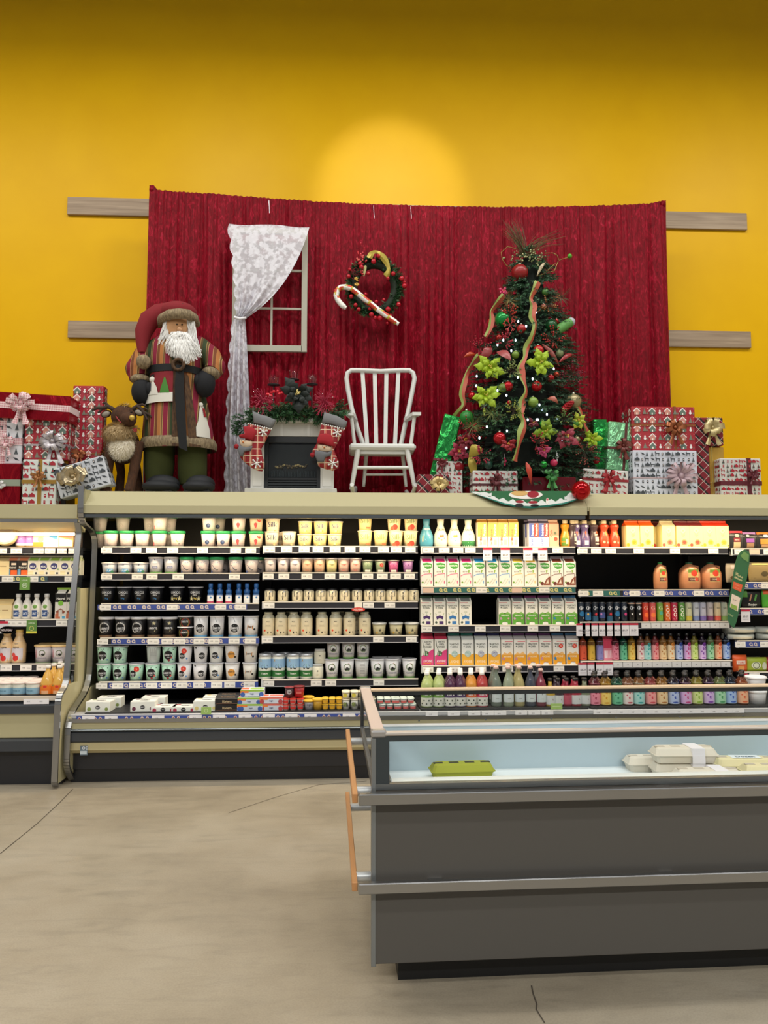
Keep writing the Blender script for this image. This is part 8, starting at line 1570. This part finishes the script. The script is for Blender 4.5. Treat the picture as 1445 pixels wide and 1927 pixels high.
# berry sprays
for i, (px, py, r, c_, lab) in enumerate(((957, 595, 20, 'b0301c/.3', 'copper red berry spray left of the middle ribbon, upper tree'), (1040, 640, 24, 'a8241c/.3', 'red berry spray below the pale green rod ornament'), (900, 655, 22, 'b02438/.3', 'rose red berry spray at the left edge, upper half'), (880, 812, 26, '9c1a24/.3', 'dark red berry spray above the left presents'),
    (960, 700, 18, '7a8a4c/.4', 'olive bead spray between the two left lime flowers and ribbon'), (1075, 705, 30, '7a1830/.4', 'burgundy curled wire spray at the right edge'), (1030, 575, 24, '8a5a2c/.4', 'copper twig spray right of the ribbon, upper tree'), (950, 645, 18, 'a82438/.3', 'small red bead spray above the olive bauble'), (1100, 850, 26, '8a3a2c/.4', 'rusty twig spray at the lower right edge'), (905, 860, 18, 'a0203c/.3', 'crimson bead spray beside the gold green leaf'), (1010, 835, 18, '9c1c2c/.3', 'red bead spray left of the pink flower'), (965, 775, 18, '8a963c/.4', 'olive bead spray left of the ribbon, lower half'), (1060, 790, 18, '5f7a3c/.4', 'green bead spray above the dusky pink flower'), (935, 790, 16, '3f6a3c/.4', 'dark green bead spray in the lower left middle'))):
    c = at(px, py, tfront(px, py, .03)); root = empty('berry_spray', c, 0, lab, 'ornament', 'bead sprays on the tree'); m = MB(); bm_ = MB(); rr = r * MPP(YT)
    for k in range(16):
        a = trg.uniform(0, 6.283); L = rr * trg.uniform(.5, 1.1); e = c + Vector((math.cos(a) * L, -.05 * trg.random(), math.sin(a) * L)); m.tube([c, c.lerp(e, .5) + Vector((0, -.02, .01)), e], .0018, '3a2c1c/.6', 4)
        for q in (.55, .8, 1): bm_.ball(c.lerp(e, q) + Vector((0, -.012, 0)), .0065, c_, 6, 5)
    part(m, 'stems', root); part(bm_, 'beads', root)
# lights
sl = empty('string_lights', at(990, 700, YT - .3), 0, 'string of small cool white lights wound through the tree', 'lights')
LT = [(899, 687), (897, 708), (896, 726), (974, 710), (1037, 710), (1042, 694), (1002, 713), (953, 744), (936, 735), (990, 732), (954, 811), (902, 824), (1029, 780), (1048, 788), (1015, 762), (1012, 790), (1010, 791), (877, 843), (943, 607), (975, 605), (990, 614), (936, 649), (947, 640), (1008, 588), (1010, 790), (993, 790), (916, 803), (855, 835), (1057, 830), (1020, 770), (962, 660), (970, 640)]
wp = [at(x, y, tfront(x, y, -.02)) for x, y in sorted(LT, key=lambda q: q[1])]; part(MB().tube(wp, .0018, '12301c/.5', 4), 'wire', sl)
for x, y in LT:
    c = at(x, y, tfront(x, y, .025)); part(MB().ball(c, (.0075, .0075, .011), 'cfe4ff/.3//3.5', 8, 6), 'bulb', sl)
# tree skirt over the case edge
sk = empty('tree_skirt', (UX(1000, 5.6), 5.8, ZD), 0, 'green felt tree skirt with white snow band hanging over the case edge', 'tree skirt')
EDGE = [(885, 926), (900, 932), (925, 941), (950, 950), (975, 955), (1000, 957), (1030, 954), (1060, 949), (1085, 941), (1105, 930), (1114, 926)]
def skirt_pt(px, v, lift=0):
    yb = interp(EDGE, px); py = 924 + (yb - 924) * v; Y = 5.605 - lift if py < 926 else (5.605 - .155 * min(1, (py - 926) / 24) - lift - .006)
    return at(px, py, Y - .008 * math.sin(px * .11) * v)
def skirt_band(mb, mat, v0, v1, lift, x0=885, x1=1114, wob=0):
    n = 60; L = []; vs = []
    for i in range(n + 1):
        px = x0 + (x1 - x0) * i / n
        for q in range(5): vv = v0 + (v1 - v0) * q / 4 + (wob * math.sin(px * .35) * (1 - q / 4) if wob else 0); vs.append(skirt_pt(px, vv, lift))
    mb.add(vs, [(5 * i + q, 5 * i + 5 + q, 5 * i + 6 + q, 5 * i + 1 + q) for i in range(n) for q in range(4)], mat, True)
m = MB(); skirt_band(m, '1f5a34/.85', 0, .9, .006); xc0 = UX(1000, 5.6)
m.add([(xc0 + .47 * math.cos(a), 5.86 + .25 * math.sin(a), ZD + .0035) for a in [i * .2094 for i in range(30)]], [list(range(30))], '1f5a34/.85'); part(m, 'cloth', sk)
m = MB(); skirt_band(m, '0d6a5a/.7', .88, 1.0, .010); part(m, 'hem', sk); m = MB(); skirt_band(m, 'c8ccc8/.8', .62, .88, .009, wob=.1); skirt_band(m, 'c8ccc8/.8', .2, .62, .0088, 888, 925, .1); skirt_band(m, 'c8ccc8/.8', .3, .66, .0088, 1062, 1100, .15); part(m, 'snow_band', sk)
def blob(mb, mat, px, py, rx, ry, lift):
    n = 20; vs = []
    for i in range(n): x, y = px + rx * math.cos(6.283 * i / n), py + ry * math.sin(6.283 * i / n); vs.append(skirt_pt(x, max(0, (y - 924) / max(1, interp(EDGE, x) - 924)), lift))
    mb.add(vs, [list(range(n))[::-1]], mat)
m = MB(); blob(m, 'd4d0c8/.8', 989, 931, 32, 8, .012); blob(m, 'c09a5c/.8', 978, 928, 16, 5, .014); blob(m, '8a1424/.8', 1003, 930, 11, 6.5, .014); blob(m, '8a1424/.8', 978, 944, 8, 2.5, .013); blob(m, '8a1424/.8', 1003, 945, 9, 2.5, .013); blob(m, '17191b/.8', 977, 951, 8, 3.5, .014); blob(m, '17191b/.8', 1006, 951, 8, 2.2, .014); blob(m, 'd4d0c8/.8', 1030, 943, 3, 6, .013); blob(m, 'c05a5c/.8', 1030, 940, 2, 2, .014); part(m, 'applique', sk)
